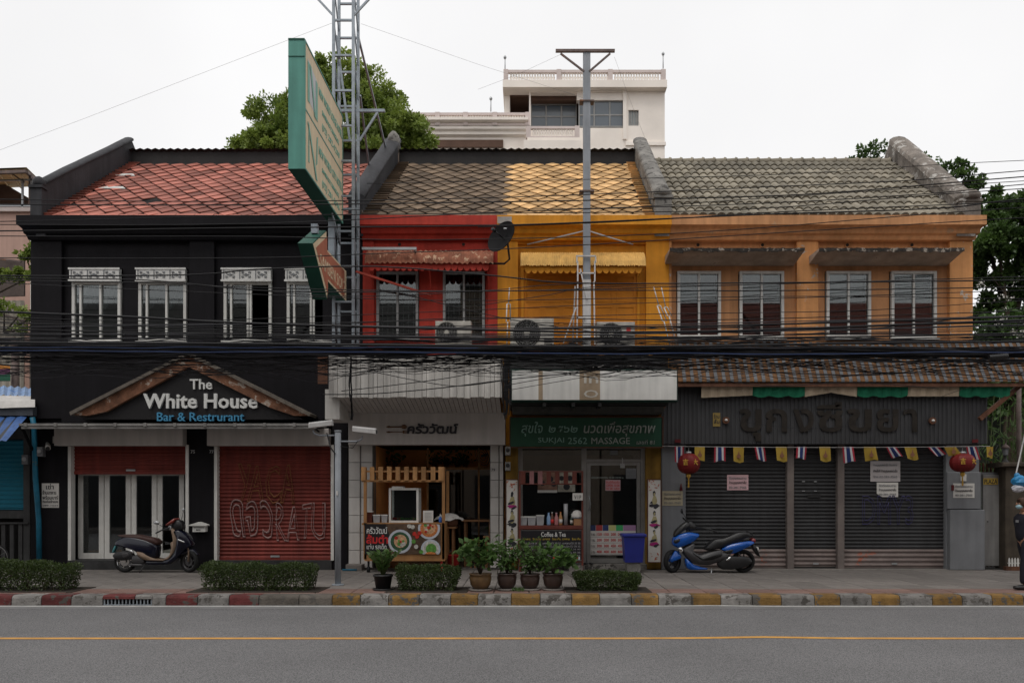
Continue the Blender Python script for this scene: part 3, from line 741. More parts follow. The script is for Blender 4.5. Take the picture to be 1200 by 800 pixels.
# panelled balcony shutters
for (a, c) in ((614,680),(695,747)):
    x0, x1 = fx(a), fx(c); z0, z1 = fz(410), fz(316)
    b = MB(); b.box(x0,x1,FD+.085,FD+.119,z0,z1); dr = obj('door', b, m_orgd, og)
    nc = 3 if a == 614 else 2
    for i in range(nc):
        for (va, vb) in ((322,332),(336,353),(358,378),(383,405)):
            xa = x0+(x1-x0)*(i+.1)/nc; xb = x0+(x1-x0)*(i+.9)/nc; za, zb = fz(vb), fz(va); b = MB(); t = .028; y = FD+.085
            b.box(xa,xb,y-.016,y-.001,za,za+t); b.box(xa,xb,y-.016,y-.001,zb-t,zb); b.box(xa,xa+t,y-.015,y-.002,za+t,zb-t); b.box(xb-t,xb,y-.015,y-.002,za+t,zb-t)
            obj('panel', b, m_orgd, dr)
    b = MB(); b.box(x0-.06,x0-.003,FD+.06,FD+.117,z0,z1+.06); b.box(x1+.003,x1+.06,FD+.06,FD+.117,z0,z1+.06); b.box(x0-.003,x1+.003,FD+.06,FD+.117,z1+.002,z1+.06); obj('door_frame', b, m_org, dr)
m_oaw = M('yellow_awning_sheet', (.72,.43,.13), .6, .15, 4, .1, streak=.25, patch=.72, patch_col=(.4,.2,.08))
curved_awning(og, 610, 757, 297, 311, .5, m_oaw, m_org, pitch=.05, amp=.011)
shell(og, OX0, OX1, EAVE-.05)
xr3 = lambda t: X(765, FD)+t*(X(744, RD)-X(765, FD))
N3 = diamond_roof(og, lambda t: XS, xr3, m_rf3, m_und, mg=(0,.1))
verge(og, lambda t: xr3(t)-.12, m_rf3, .22)
parapet(og, fx(766), fx(783), X(744,RD), X(757,RD), .5, .62, m_conc, capr=1.1)

# ================================================================ 4. tan shophouse
tn = thing('tan_shophouse', 'tan orange shophouse with grey wavy roof tiles, right end of the row', 'shophouse', (fx(965), FD, 0))
TX0, TX1 = fx(784)+.003, fx(1140)
wt = ((794,845),(867,919),(969,1021),(1045,1098))
hs = [(fx(a)-.005, fx(c)+.005, fz(396)-.01, fz(317)+.01) for a,c in wt]
b = MB(); b.holes(TX0, TX1, fz(470), fz(252), FD+.12, FD+.32, hs); obj('wall', b, m_tan, tn)
m_tpl = M('peeling_tan_plaster', (.62,.29,.11), .78, .25, 1.1, .3, streak=.22, patch=.585, patch_col=(.44,.39,.34), patch_scale=3.4)
for a, c in ((784,787),(934,959),(1113,1140)):
    b = MB(); b.box(fx(a)+(.003 if a==784 else 0), fx(c), FD, FD+.119, fz(410), fz(277)); obj('pilaster', b, m_tpl, tn)
b = MB(); b.box(fx(787), fx(934), FD+.03, FD+.119, fz(279), fz(256)); b.box(fx(959), fx(1113), FD+.03, FD+.119, fz(279), fz(256)); obj('frieze', b, m_tan, tn)
cornice(tn, TX0, TX1, m_tan, r1=.34)
for u in (819,895,995,1071):
    b = MB(); b.disc((fx(u),FD+.11,fz(285.5)),.055,'y',14,.03); r_ = obj('vent_ring', b, m_tan, tn)
    b = MB(); b.disc((fx(u),FD+.092,fz(285.5)),.036,'y',12,.012); obj('vent_hole', b, m_dark, r_)
m_soff = M('canopy_concrete', (.42,.33,.26), .9, .3, 3, .3, patch=.66, patch_col=(.1,.09,.08))
m_edge = M('blackened_concrete_edge', (.04,.034,.03), .95, .5, 7, .7, patch=.55, patch_col=(.3,.26,.22), patch_scale=9)
for a, c in ((785,943),(960,1130)):
    d = .62; y = FD-d; x0, x1 = X(a,y), X(c,y); zt = Z(291,y)
    b = MB(); N = 40; i0 = 0
    b.xprism([(y+.004,zt-.045),(y+.004,zt-.004),(FD+.1,zt+.02),(FD+.1,zt-.17)], x0, x1)
    cn_ = obj('window_canopy', b, m_soff, tn)
    b = MB()
    for k in range(N):
        xa = x0+(x1-x0)*k/N; xb = x0+(x1-x0)*(k+1)/N
        za = zt-.06-.06*noise.noise(Vector((xa*3,a,0)))-.02*random.random(); 
        b.box(xa,xb-.001,y-.012-.01*random.random(),y+.004,za,zt+.012*random.random())
    obj('canopy_edge', b, m_edge, cn_)
for i, (a, c) in enumerate(wt):
    f,(x0,x1,z0,z1) = window(tn, a, c, 317.5, 395.5, m_white, d=FD+.06, fr=.06)
    b = MB(); zq = z1-(z1-z0)*(.42 if i == 0 else .3)
    b.box(x0+.07,x1-.07,FD+.3,FD+.31,zq,z1-.03); obj('blind', b, m_dimc, f)
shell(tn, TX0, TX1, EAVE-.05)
# wavy tiles
m_gt = M('grey_wavy_tile', (.25,.222,.172), .85, .35, 2.2, .35, rnd=.35, patch=.64, patch_col=(.1,.1,.085), patch_scale=5)
m_gtm = M('mossy_deck', (.03,.032,.026), .95, .4, 3, .3)
xl4 = lambda t: X(783, FD)+t*(X(757, RD)-X(783, FD)); xr4 = lambda t: X(1118, FD)+t*(X(1047, RD)-X(1118, FD))
b = MB(); p = [(xl4(0),FD-.3,roofz(FD-.3)-.06),(xr4(0),FD-.3,roofz(FD-.3)-.06),(xr4(1),RD,RIDGE-.05),(xl4(1),RD,RIDGE-.05)]
b.poly(p); b.poly([(x,y,z-.07) for x,y,z in reversed(p)])
q = [(xl4(1),RD,RIDGE-.05),(xr4(1),RD,RIDGE-.05),(xr4(0),BACK+.2,EAVE-.1),(xl4(0),BACK+.2,EAVE-.1)]
b.poly(q); b.poly([(x,y,z-.07) for x,y,z in reversed(q)]); obj('roof_deck', b, m_gtm, tn)
TW, TL = .2, SLOPE/11
def wavy(b, x, y, z, dx=TW, L=TL*1.12):
    n = 6; i = len(b.v); c, s = math.cos(PITCH), math.sin(PITCH)
    for yy, zz in ((0,.04),(L,.0)):
        for k in range(n+1):
            u = k/n; h = .062*math.sin(u*PI)**.75+.0
            lx = u*dx*.99; ly = yy; lz = zz+h
            b.v.append((x+lx, y+ly*c-lz*s, z+ly*s+lz*c))
    for k in range(n+1):
        u = k/n; b.v.append((x+u*dx*.99, y-(.0+.062*math.sin(u*PI)**.75)*s+.02, z+(.0+.062*math.sin(u*PI)**.75)*c-.012))
    for k in range(n):
        b.face([i+k,i+k+1,i+n+1+k+1,i+n+1+k], True); b.face([i+2*(n+1)+k+1,i+k+1,i+k,i+2*(n+1)+k][::-1])
tb = MB(); wavy(tb, 0, 0, 0); me = mesh_of('roof_tile', tb, m_gt); cnt = 0; rest = MB()
for r in range(11):
    t = r/11; s_ = t*SLOPE; y = FD-.3+s_*math.cos(PITCH); z = EAVE+s_*math.sin(PITCH)-.06
    x = xl4(t); 
    while x < xr4(t)-.1:
        if cnt < 296:
            inst('roof_tile', me, tn, (x,y+random.uniform(-.008,.008),z+random.uniform(0,.008)), (random.uniform(-.012,.012),random.uniform(-.02,.02),random.uniform(-.02,.02))); cnt += 1
        else: wavy(rest, x, y, z)
        x += TW
o = obj('roof_tile', rest, m_gt, tn, recalc=False); o['kind'] = 'stuff'
b = MB(); n = 22
xa, xb = X(760,RD), X(1043,RD)
for k in range(n):
    x0 = xa+(xb-xa)*k/n; x1 = xa+(xb-xa)*(k+1)/n; b.tube([(x0,RD,RIDGE+.0),(x1-.05,RD,RIDGE+.01),(x1-.03,RD,RIDGE+.02),(x1,RD,RIDGE+.01)],[.085,.09,.11,.1],8)
obj('ridge_tile', b, m_gt, tn)
m_oldp = M('old_lime_parapet', (.23,.2,.175), .95, .45, 2.5, .6, streak=.3, patch=.55, patch_col=(.42,.4,.37), patch_scale=3)
parapet(tn, fx(1117), fx(1139), X(1045,RD), X(1066,RD), .42, .62, m_oldp, post=True)
# striped corrugated awning, green and cream valance, metal fascia
ay0, az0 = FD-.0, Z(402, FD); ay1 = 17.15; az1 = Z(446, ay1)
m_so = M('awning_orange_stripe', (.16,.075,.028), .7, .4, 2, .1, streak=.4); m_sg = M('awning_grey_stripe', (.125,.13,.14), .6, .2, 2, .1, streak=.2)
aw = None; b = MB(); pit = .17; x = X(795,ay1); x_end = X(1262,ay1)
while x < x_end:
    for (a, c, mi, h) in ((0,.10,0,0),(.10,.17,1,.028)):
        b.mat(mi); y0,z0,y1,z1 = ay0,az0+h,ay1,az1+h
        b.poly([(x+a,y1,z1),(x+c,y1,z1),(x+c,y0,z0),(x+a,y0,z0)]); 
        b.poly([(x+a,y1,z1-.02-h),(x+a,y0,z0-.02-h),(x+c,y0,z0-.02-h),(x+c,y1,z1-.02-h)])
        b.poly([(x+a,y1,z1-.02-h),(x+c,y1,z1-.02-h),(x+c,y1,z1),(x+a,y1,z1)])
        if mi: b.poly([(x+a,y1,z1-h),(x+a,y1,z1),(x+a,y0,z0),(x+a,y0,z0-h)]); b.poly([(x+c,y1,z1-h),(x+c,y0,z0-h),(x+c,y0,z0),(x+c,y1,z1)])
    x += pit
aw = obj('awning', b, [m_so, m_sg], tn, recalc=False)
b = MB(); b.box(X(795,ay1),x_end,ay1+.03,ay1+.1,az1-.12,az1-.045); 
for u in (800, 900, 1000, 1100, 1190): b.bar((X(u,ay1),ay1+.06,az1-.08),(X(u,ay1),FD,az0-.12),.025)
obj('awning_frame', b, m_woodd, aw)
m_gc = M('green_canvas', (.015,.16,.085), .85, .25, 3, .2); m_cc = M('cream_canvas', (.45,.36,.26), .85, .2, 3, .2)
seg = [(822,882,1),(882,944,0),(944,1005,1),(1005,1064,0),(1064,1125,1),(1125,1184,0)]
for a, c, g in seg:
    y = ay1+.13; x0, x1 = X(a,y), X(c,y); b = MB(); N = 16; i0 = len(b.v)
    for k in range(N+1):
        u = k/N; x = x0+(x1-x0)*u; yy = y+.02*math.sin(k*1.9+a)
        sc = (.045*abs(math.sin(u*PI*3)) if not g else (.09*abs(2*u-1) if a in (944,) else (.05*(1-u) if a==822 else .02)))
        for q in (0,.4,1): b.v.append((x, yy+.03*q, Z(450,y)+(Z(463,y)-Z(450,y)-sc+(.06 if a==944 else 0))*q))
    for k in range(N):
        for r in range(2): j = i0+3*k+r; b.face([j,j+1,j+4,j+3])
    obj('canvas_valance', b, m_cc if g else m_gc, aw)
m_clad = M('grey_ribbed_cladding', (.048,.048,.051), .6, .2, 1.5, .08, streak=.25)
cyd = FD-.25
b = MB(); b.corr(X(775,cyd), X(1157,cyd), Z(520,cyd), Z(440,cyd), cyd, .092, .014, False, .02, .3); 
b.box(X(775,cyd),X(1157,cyd),cyd+.02,FD+.1,Z(520,cyd),Z(518,cyd)); b.box(X(1157,cyd)-.02,X(1157,cyd),cyd+.02,FD+.1,Z(518,cyd),Z(440,cyd))
fas = obj('metal_fascia', b, m_clad, tn, recalc=False)
for (pa, pb) in (((1197,450),(1148,491)),((800,441),(776,478))):
    y = ay1+.2; b = MB(); a_ = Vector((X(pa[0],y),y,Z(pa[1],y))); c_ = Vector((X(pb[0],cyd-.1),cyd-.1,Z(pb[1],cyd-.1))); b.bar(a_, c_, .06); obj('awning_strut', b, m_woodd, aw)
# street floor
m_shg = M('dark_grey_shutter', (.038,.038,.04), .55, .35, 1.0, .06, streak=.25)
m_shb = M('worn_pinkish_shutter_foot', (.17,.135,.125), .6, .3, 2.5, .1, patch=.62, patch_col=(.3,.1,.06), patch_scale=2)
sy = FD+.1
for k, (a, c, bot) in enumerate(((803,922,667),(929,982,664),(988,1107,667))):
    zf = .02 if k != 1 else .05; zm = Z(643,sy)
    b = MB(); b.corr(fx(a,sy), fx(c,sy), zm, fz(518), sy, .082, .02, True, flat=.6); s1 = obj('shutter', b, m_shg, tn)
    b = MB(); b.corr(fx(a,sy), fx(c,sy), zf, zm-.003, sy, .11, .02, True, flat=.6); obj('shutter_foot', b, m_shb, s1)
    b = MB(); b.box(fx(a,sy),fx(c,sy),sy-.01,sy+.05,-.01,zf-.002); obj('shutter_base', b, m_dark, s1)
    b = MB(); cx = fx((a+c)/2,sy); b.box(cx-.06,cx+.06,sy-.035,sy-.02,.1,.14); obj('shutter_lock', b, m_galv, s1)
    if k == 1:
        b = MB()
        for u in (941,955):
            for v in (564,575): b.box(fx(u,sy)-.03,fx(u,sy)+.03,sy-.032,sy-.021,fz(v,sy)-.01,fz(v,sy)+.01)
        obj('shutter_slot', b, m_galv, s1); b = MB(); b.box(fx(948),fx(963),sy-.032,sy-.021,fz(583),fz(579)); obj('letter_slot', b, m_blk, s1)
m_post = M('rust_stained_post', (.15,.125,.115), .7, .35, 2, .2, patch=.66, patch_col=(.42,.1,.04), patch_scale=1.6)
for a, c in ((922,930),(981,989)):
    b = MB(); b.bbox(fx(a), fx(c), FD-.04, FD+.2, 0, fz(516), .01); obj('shutter_post', b, m_post, tn)
b = MB(); b.bbox(fx(775), fx(803), FD-.06, FD+.25, 0, fz(519), .01); obj('pillar', b, m_grey, tn)
b = MB(); b.bbox(fx(1108), fx(1147), FD-.02, FD+.3, 0, fz(519), .01); obj('pillar', b, m_grey, tn)
b = MB(); b.bbox(fx(1109), fx(1149.5), FD-.16, FD-.022, .0, fz(597), .012); obj('metal_cabinet', b, m_grey, tn)
b = MB(); b.bbox(fx(1107.5), fx(1146.5), FD-.1, FD-.021, fz(596.5)+.006, fz(553), .012); obj('metal_cabinet', b, m_grey, tn)
b = MB(); b.box(fx(803),fx(1108),FD-.12,FD+.4,-.02,.012); obj('threshold', b, M('pale_threshold',(.2,.185,.17),.8,.3,4,.2), tn)
# dark metal letters standing on the fascia
ls = thing('metal_letter_sign', 'dark brown metal Thai letters on the grey ribbed fascia under the green valance', 'sign', (X(975,cyd),cyd-.02,Z(506,cyd)))
m_ml = M('dark_bronze_letter', (.034,.028,.023), .5, .4, 6, .1, metal=.3, streak=.3)
for ch, a, c, t_, bt in (('ขุ',866,892,479,517),('ก',897,922,479,506),('ง',929,953,479,506),('ซี',957,987,471,506),('ข',992,1021,479,506),('ย',1027,1052,479,506),('า',1058,1074,479,506)):
    text('letter', ch, X(a,cyd), X(c,cyd), Z(bt,cyd), Z(t_,cyd), cyd-.03, m_ml, ls, .006, .02, keep=False)
# ================================================================ houses across the street (behind the photographer; they close the street canyon)
m_opw = M('opposite_wall', (.3,.24,.19), .8, .2, 1, .1); m_opr = M('opposite_roof', (.2,.06,.045), .85, .3, 2, .3)
OPL = ('unseen cream shophouse with a dark roof across the street, opposite the black shophouse', 'unseen cream shophouse with a dark roof across the street, opposite the restaurant and massage shop',
       'cream shophouse with a red tiled roof across the street, opposite the tan shophouse', 'cream shophouse across the street, beyond the left end of the row', 'cream shophouse across the street, beyond the right end of the row')
for k, (x0, x1) in enumerate(((-11.5,-3.6),(-3.5,3.6),(3.7,11.6),(-30,-11.7),(11.8,30))):
    t = thing('opposite_shophouse', OPL[k], 'shophouse', ((x0+x1)/2,-5,0), 'shophouses across the street')
    b = MB(); y1 = -5; hh = 9.6+(2.6 if k == 1 else 0); hs = []  # unseen middle house is raised to darken the window reflections facing it
    n = int((x1-x0)/2.4)
    for i in range(n):
        xc = x0+(x1-x0)*(i+.5)/n; hs.append((xc-.5,xc+.5,5.6,7.3))
    b.holes(x0,x1,0,hh,y1-.3,y1,hs); b.box(x0,x0+.1,-15,y1-.3,0,hh); b.box(x1-.1,x1,-15,y1-.3,0,hh); b.box(x0,x1,-15,-14.8,0,hh)
    obj('wall', b, m_opw, t)
    b = MB(); b.xprism([(y1+.3,hh),(-10,hh+3),(-15.3,hh),(-15.3,hh-.1),(-10,hh+2.88),(y1+.3,hh-.1)], x0, x1); obj('roof', b, m_opr if k in (2,4) else m_rs, t)  # dark roofs on unseen houses keep reflections in the facing windows dark
    b = MB(); b.box(x0+.2,x1-.2,y1-.26,y1-.2,5.5,7.4); obj('window_glass', b, m_blk, t)
    b = MB(); b.box(x0+.6,x1-.6,y1+.005,y1+.05,.0,2.7); obj('shutter', b, m_shg, t)
b = MB(); b.box(-SIDE, SIDE, -5.2, -1.5, -.25, 0); tag(obj('far_pavement', b, m_slab), kind='structure')

# ================================================================ restaurant street floor
m_wt = M('white_wall_tile', (.5,.48,.46), .35, .12, 2, .03, rnd=.12, streak=.1, spec=.5)
m_grout = M('grout', (.15,.14,.13), .9, .2, 4, .1)
m_orn = M('orange_room_wall', (.8,.33,.10), .8, .2, 2, .1)
m_grn = M('green_tinted_glass', (.03,.06,.05), .1, .1, 2, 0)
zs = fz(521)
for (a, c, cols) in ((408,437,((408.5,422),(423,436.5))),(574,590,((574.5,584.5),(585.2,589.8)))):
    b = MB(); b.box(fx(a), fx(c), FD+.02, FD+.35, 0, zs); pl = obj('tiled_pillar', b, m_grout, rd)
    v = 660
    for (ca, cc) in cols:
        n = 7; z0 = .03; dz = (zs-z0)/n
        for k in range(n):
            w_ = fx(cc)-fx(ca)-.012; h_ = dz-.012; t = MB(); t.bbox(fx(ca)+.006, fx(ca)+.006+w_, FD-.0, FD+.02, z0+k*dz+.006, z0+k*dz+.006+h_, .006)
            obj('tile', t, m_wt, pl)
b = MB(); b.box(fx(425.6),fx(437),FD+.36,19.7,.02,zs); b.box(fx(590),fx(591),FD+.36,19.7,.02,zs); b.box(fx(437),fx(590),19.7,19.8,.02,zs); obj('room_wall', b, m_orn, rd)
b = MB(); b.box(fx(408),fx(592),FD+.05,BACK-3,-.02,.02); obj('room_floor', b, M('room_floor_tile',(.12,.11,.1),.4,.2,3,.05), rd)
b = MB(); b.box(fx(437),fx(574),FD+1.2,FD+1.24,fz(548),fz(545)); 
for u in (492,556): b.box(fx(u),fx(u)+.04,FD+1.2,FD+1.24,.02,zs)
scn = obj('glass_screen', b, m_wood, rd)
for a, c in ((492.8,556),(556.8,574)):
    b = MB(); b.box(fx(a)+.01,fx(c),FD+1.215,FD+1.225,.3,fz(548)); obj('pane', b, m_glassd, scn)
# signboard and boxed white canopy above
SD = 17.45
rs = thing('restaurant_signboard', 'white signboard with brown spoon and fork and curly black Thai name', 'sign', (X(500,SD),SD,Z(521,SD)))
b = MB(); b.bbox(X(408,SD),X(592,SD),SD,FD+.02,Z(521,SD),Z(483,SD),.01); obj('sign_board', b, m_sbox, rs)
m_brn = M('brown_lettering', (.12,.06,.03), .6, .1, 4, 0)
text('lettering','ครัววัฒน์',X(477,SD),X(537,SD),Z(508,SD),Z(496,SD),SD-.008,m_ink,rs,.02,.03,shear=.1,keep=False)
b = MB(); y = SD-.015
b.box(X(457,SD),X(470,SD),y,y+.01,Z(500.8,SD),Z(499.4,SD)); b.tube([(X(470,SD),y,Z(500,SD)),(X(472,SD),y,Z(500,SD)),(X(475,SD),y,Z(500,SD)),(X(477,SD),y,Z(500,SD))],[.01,.045,.05,.015],8); b.tube([(X(453,SD),y,Z(500,SD)),(X(456,SD),y,Z(500,SD)),(X(458,SD),y,Z(500,SD))],[.01,.025,.01],8); obj('spoon_emblem', b, m_brn, rs)
b = MB(); b.box(X(457,SD),X(472,SD),y,y+.01,Z(506.4,SD),Z(505.4,SD)); b.box(X(472,SD),X(474,SD),y,y+.01,Z(507.6,SD),Z(504.2,SD))
for q in (504.2,505.6,507): b.box(X(474,SD),X(477,SD),y,y+.01,Z(q+.7,SD),Z(q,SD))
b.tube([(X(453,SD),y,Z(506,SD)),(X(456,SD),y,Z(506,SD)),(X(458,SD),y,Z(506,SD))],[.01,.02,.01],8); obj('fork_emblem', b, m_brn, rs)
CD = 16.3; zcb = Z(465,CD)-0; zct = Z(416,CD)
m_flut = M('white_fluted_sheet', (.56,.535,.5), .55, .15, 1.2, .05, streak=.4)
b = MB(); x = X(400,CD); xe = X(588,CD)
b2 = MB()
i = 0
x = X(385,CD)
cnv = thing('boxed_canopy', 'off white fluted boxed canopy above the restaurant signboard', 'canopy', (X(490,CD),CD,Z(465,CD)))
while x < xe-.05:
    w_ = random.choice((.09,.12,.15,.17)); w_ = min(w_, xe-x)
    b.bbox(x+.003,x+w_-.003,CD,CD+.03,zcb-random.uniform(0,.03),zct,.006); x += w_
obj('fluted_panel', b, m_flut, cnv)
b = MB(); b.box(X(385,CD),xe,CD+.031,CD+.06,zcb,zct); b.box(X(385,CD),xe,CD+.06,FD+.09,zct-.05,zct-.01); b.box(xe-.03,xe,CD+.061,FD+.09,zcb+.02,zct-.06); b.box(X(385,CD),X(385,CD)+.03,CD+.061,FD-.01,zcb+.02,zct-.06); obj('canopy_box', b, m_flut, cnv)
# sloping boarded soffit
xa, xb = X(397,CD+.1), xe-.04; n = 34; zi = Z(484,SD)+.0
for k in range(n):
    b = MB(); x0 = xa+(xb-xa)*k/n; x1 = xa+(xb-xa)*(k+1)/n-.008
    b.v = [(x0,CD+.04,zcb),(x1,CD+.04,zcb),(x1,SD-.01,zi),(x0,SD-.01,zi),(x0,CD+.04,zcb+.02),(x1,CD+.04,zcb+.02),(x1,SD-.01,zi+.02),(x0,SD-.01,zi+.02)]
    for q in ((0,1,2,3),(7,6,5,4),(0,4,5,1),(1,5,6,2),(2,6,7,3),(3,7,4,0)): b.face(q)
    obj('soffit_board', b, m_sbox, cnv)
b = MB(); b.box(X(378,CD),X(397,CD+.1)-.01,CD+.2,SD-.1,Z(491,CD+.2),Z(456,CD+.2)); obj('canopy_end', b, m_offw, cnv)
b = MB(); b.box(X(373,CD-.2),X(384,CD-.2),CD-.25,CD-.2,Z(450,CD-.2),Z(418,CD-.2)); b.box(X(376,CD-.2),X(382,CD-.2),CD-.26,CD-.251,Z(438,CD-.2),Z(423,CD-.2)); obj('junction_board', b, m_woodd, cnv)

# ---- food cart -----------------------------------------------------------------
KD = 16.95
kx = lambda u: X(u,KD); kz = lambda v: Z(v,KD)
ct = thing('food_cart', 'pale wooden papaya salad cart with slatted top and food photo banner', 'food cart', (kx(472),KD,0))
m_ply = M('plywood', (.36,.18,.07), .6, .25, 2, .1, streak=.25)
for (a,c) in ((426,429.5),(518,521.5)):
    b = MB(); b.box(kx(a),kx(c),KD,KD+.05,kz(655),kz(547)); obj('post', b, m_ply, ct)
    b = MB(); b.box(kx(a),kx(c),KD+.85,KD+.9,kz(655),kz(550)); obj('post', b, m_ply, ct)
for k in range(10):
    u = 423.5+k*10.05; 
    if k == 8: u += 1
    b = MB(); b.bbox(kx(u),kx(u+5.4+(.8 if k==9 else 0)),KD-.03,KD-.005,kz(563),kz(546.5+random.uniform(0,.6)),.004); obj('slat', b, m_wood, ct)
b = MB(); b.box(kx(424),kx(521),KD-.003,KD+.02,kz(564.5),kz(562)); b.box(kx(424),kx(521),KD-.003,KD+.02,kz(553),kz(551)); obj('rail', b, m_ply, ct)
b = MB(); b.box(kx(424),kx(521),KD,KD+.9,kz(615),kz(612.5)); obj('counter', b, m_ply, ct)
b = MB(); b.box(kx(427),kx(521),KD,KD+.02,kz(657),kz(649)); b.box(kx(516.5),kx(521),KD,KD+.02,kz(649)+.001,kz(615)-.001); b.box(kx(521)-.02,kx(521),KD+.021,KD+.9,kz(657),kz(615)); b.box(kx(427),kx(427)+.02,KD+.021,KD+.9,kz(657),kz(615)); obj('cart_body', b, m_ply, ct)
for u in (431,517):
    b = MB(); b.tube([(kx(u)-.03,KD+.08,.06),(kx(u)+.03,KD+.08,.06)],.06,12); b.box(kx(u)-.02,kx(u)+.02,KD+.06,KD+.1,.07,kz(657)); obj('caster', b, m_rub if u==431 else m_inkr, ct)
# banner: flat print, built as thin inlays
BY = KD-.02
bn = MB(); bn.box(kx(427.5),kx(516.5),BY,KD-.001,kz(649),kz(613.5)); bn_o = obj('banner', bn, M('banner_dark',(.014,.013,.014),.5,.1,3,0), ct)
pr = [(kx(455),kz(649)),(kx(516.5),kz(649)),(kx(516.5),kz(613.8)),(kx(452),kz(613.8)),(kx(458),kz(630))]
b = MB(); b.prism(pr, BY-.003, BY-.0005); obj('banner_photo', b, M('banner_wood_print',(.09,.055,.035),.6,.6,9,0), bn_o)
m_plate = M('print_plate', (.45,.47,.52), .5, .05, 3, 0)
m_food = {c: M('print_'+c, v, .6, .6, 22, 0) for c, v in dict(green=(.1,.26,.05), darkgreen=(.03,.08,.04), orange=(.5,.17,.05), noodle=(.5,.3,.17), red=(.45,.03,.02), white=(.5,.48,.44)).items()}
layer = [0]
def disc(u, v, r, m, sq=1, name='dish'):
    layer[0] += 1; y = BY-.004-.0007*layer[0]; b = MB(); x, z = kx(u), kz(v); pts = [(x+r*math.cos(PI*2*k/20), z+r*sq*math.sin(PI*2*k/20)) for k in range(20)]
    pts = [(px, max(kz(648.8),min(kz(613.9),pz))) for px,pz in pts]
    b.prism(pts, y, y+.0005); return obj(name, b, m, bn_o)
S = .0181
for (u,v,r,inn,fill,name) in ((469,634,14,'darkgreen','noodle','plate_print'),(503,618.5,13,'orange','noodle','plate_print'),(505,643,11.5,'white','green','plate_print')):
    disc(u,v,r*S,m_plate,1,name); disc(u,v,r*S*.8,m_food[inn]); disc(u+.5,v-.3,r*S*.55,m_food[fill])
    if fill != 'green':
        for k in range(9): disc(u+random.uniform(-.35,.35)*r,v+random.uniform(-.35,.35)*r,.02+.02*random.random(),m_food[random.choice(('red','white','green'))],1,'garnish_print')
    else: disc(u,v+6,.12,m_food['orange'],.45,'garnish_print')
for u,v,c in ((486,625,'red'),(489,628,'red'),(492,624,'red'),(485,634,'green'),(488,640,'white'),(494,646,'green'),(484,617,'white'),(480,616,'white')): disc(u,v,.045,m_food[c],1,'garnish_print')
text('lettering','ครัววัฒน์',kx(430),kx(454),kz(625),kz(617),BY-.004,m_let,bn_o,.002,.01,keep=False)
text('lettering','ส้มตำ',kx(429.5),kx(455),kz(636.5),kz(625.5),BY-.005,m_inkr,bn_o,.002,.03,keep=False)
text('lettering','แซ่บ รสเด็ด',kx(430),kx(453),kz(643),kz(636.5),BY-.004,m_let,bn_o,.002,.012,keep=False)
# things on the cart
cz = kz(612.4)
sc_ = thing('display_cabinet', 'white framed glass display cabinet with vegetables standing on the food cart', 'cabinet', (kx(472),KD+.25,cz))
x0,x1,y0,y1,z0,z1 = kx(454.5),kx(489.5),KD+.12,KD+.55,cz+.003,kz(571.5)
b = MB(); s=.045
for xx in (x0,x1-s):
    for yy in (y0,y1-s): b.box(xx,xx+s,yy,yy+s,z0+s,z1-s)
b.box(x0,x1,y0,y1,z0,z0+s-.001); b.box(x0,x1,y0,y1,z1-s+.001,z1); b.box(x0+.06,x0+.3,y0+.02,y0+.3,z1,z1+.035); obj('frame', b, m_white, sc_)
b = MB(); b.box(x0+s,x1-s,y0+.02,y0+.026,z0+s,z1-s); obj('pane', b, m_glass, sc_)
b = MB(); b.box(x0+s,x1-s,y1-.03,y1-.02,z0+s,z1-s); obj('back_panel', b, m_dark, sc_)
for k in range(12):
    b = MB(); r = random.uniform(.022,.035); b.lathe([(0,-r),(r*.7,-r*.7),(r,0),(r*.7,r*.7),(0,r)],(x0+.08+k*.042,y0+.12+random.random()*.1,z0+s+r),8); obj('vegetable', b, m_food[random.choice(('red','orange','green','noodle'))], sc_)
def tub(u, w, v, lab, col, name='food_tub', h=None, fill=None, D=KD+.2, cat='tub', grp=None, z=None):
    x = X(u,D); z0 = cz+.003 if z is None else z; z1 = Z(v,D); wd = w/2
    t = thing(name, lab, cat, (x,D,z0), grp)
    b = MB(); b.v = []; k=.85
    for zz,q in ((z0,k),(z1,1)):
        b.v += [(x-wd*q,D-wd*q,zz),(x+wd*q,D-wd*q,zz),(x+wd*q,D+wd*q,zz),(x-wd*q,D+wd*q,zz)]
    for q in ((3,2,1,0),(0,1,5,4),(1,2,6,5),(2,3,7,6),(3,0,4,7)): b.face(q)
    obj('tub_body', b, col, t); b = MB(); b.box(x-wd*1.06,x+wd*1.06,D-wd*1.06,D+wd*1.06,z1-.012,z1+.006); obj('lid', b, m_white, t)
    return t
m_clear = M('frosted_plastic', (.3,.3,.31), .3, .2, 6, 0); m_choc = M('dried_chili', (.09,.02,.01), .7, .5, 30, .3)
tub(433,.15,599,'clear jar of dark red dried chili at the left end of the food cart',m_choc,'chili_jar',cat='jar')
tub(442,.15,603,'frosted plastic tub beside the chili jar on the food cart',m_clear)
tub(451,.13,603,'frosted plastic tub touching the display cabinet on the food cart',m_clear)
t = thing('menu_card', 'white upright menu card on the food cart, right of the display cabinet', 'menu card', (kx(500),KD+.1,cz))
b = MB(); b.box(kx(495),kx(507),KD+.1,KD+.12,cz+.003,kz(598)); obj('card', b, m_paper, t)
b = MB()
for k in range(6): b.box(kx(497),kx(505),KD+.096,KD+.099,kz(601+k*1.6)-.006,kz(601+k*1.6)); 
obj('print_lines', b, M('faint_ink',(.2,.2,.2),.8,0,1,0), t)
t = thing('sauce_bottle', 'small blue bottle with white cap near the right post of the food cart', 'bottle', (kx(515),KD+.15,cz))
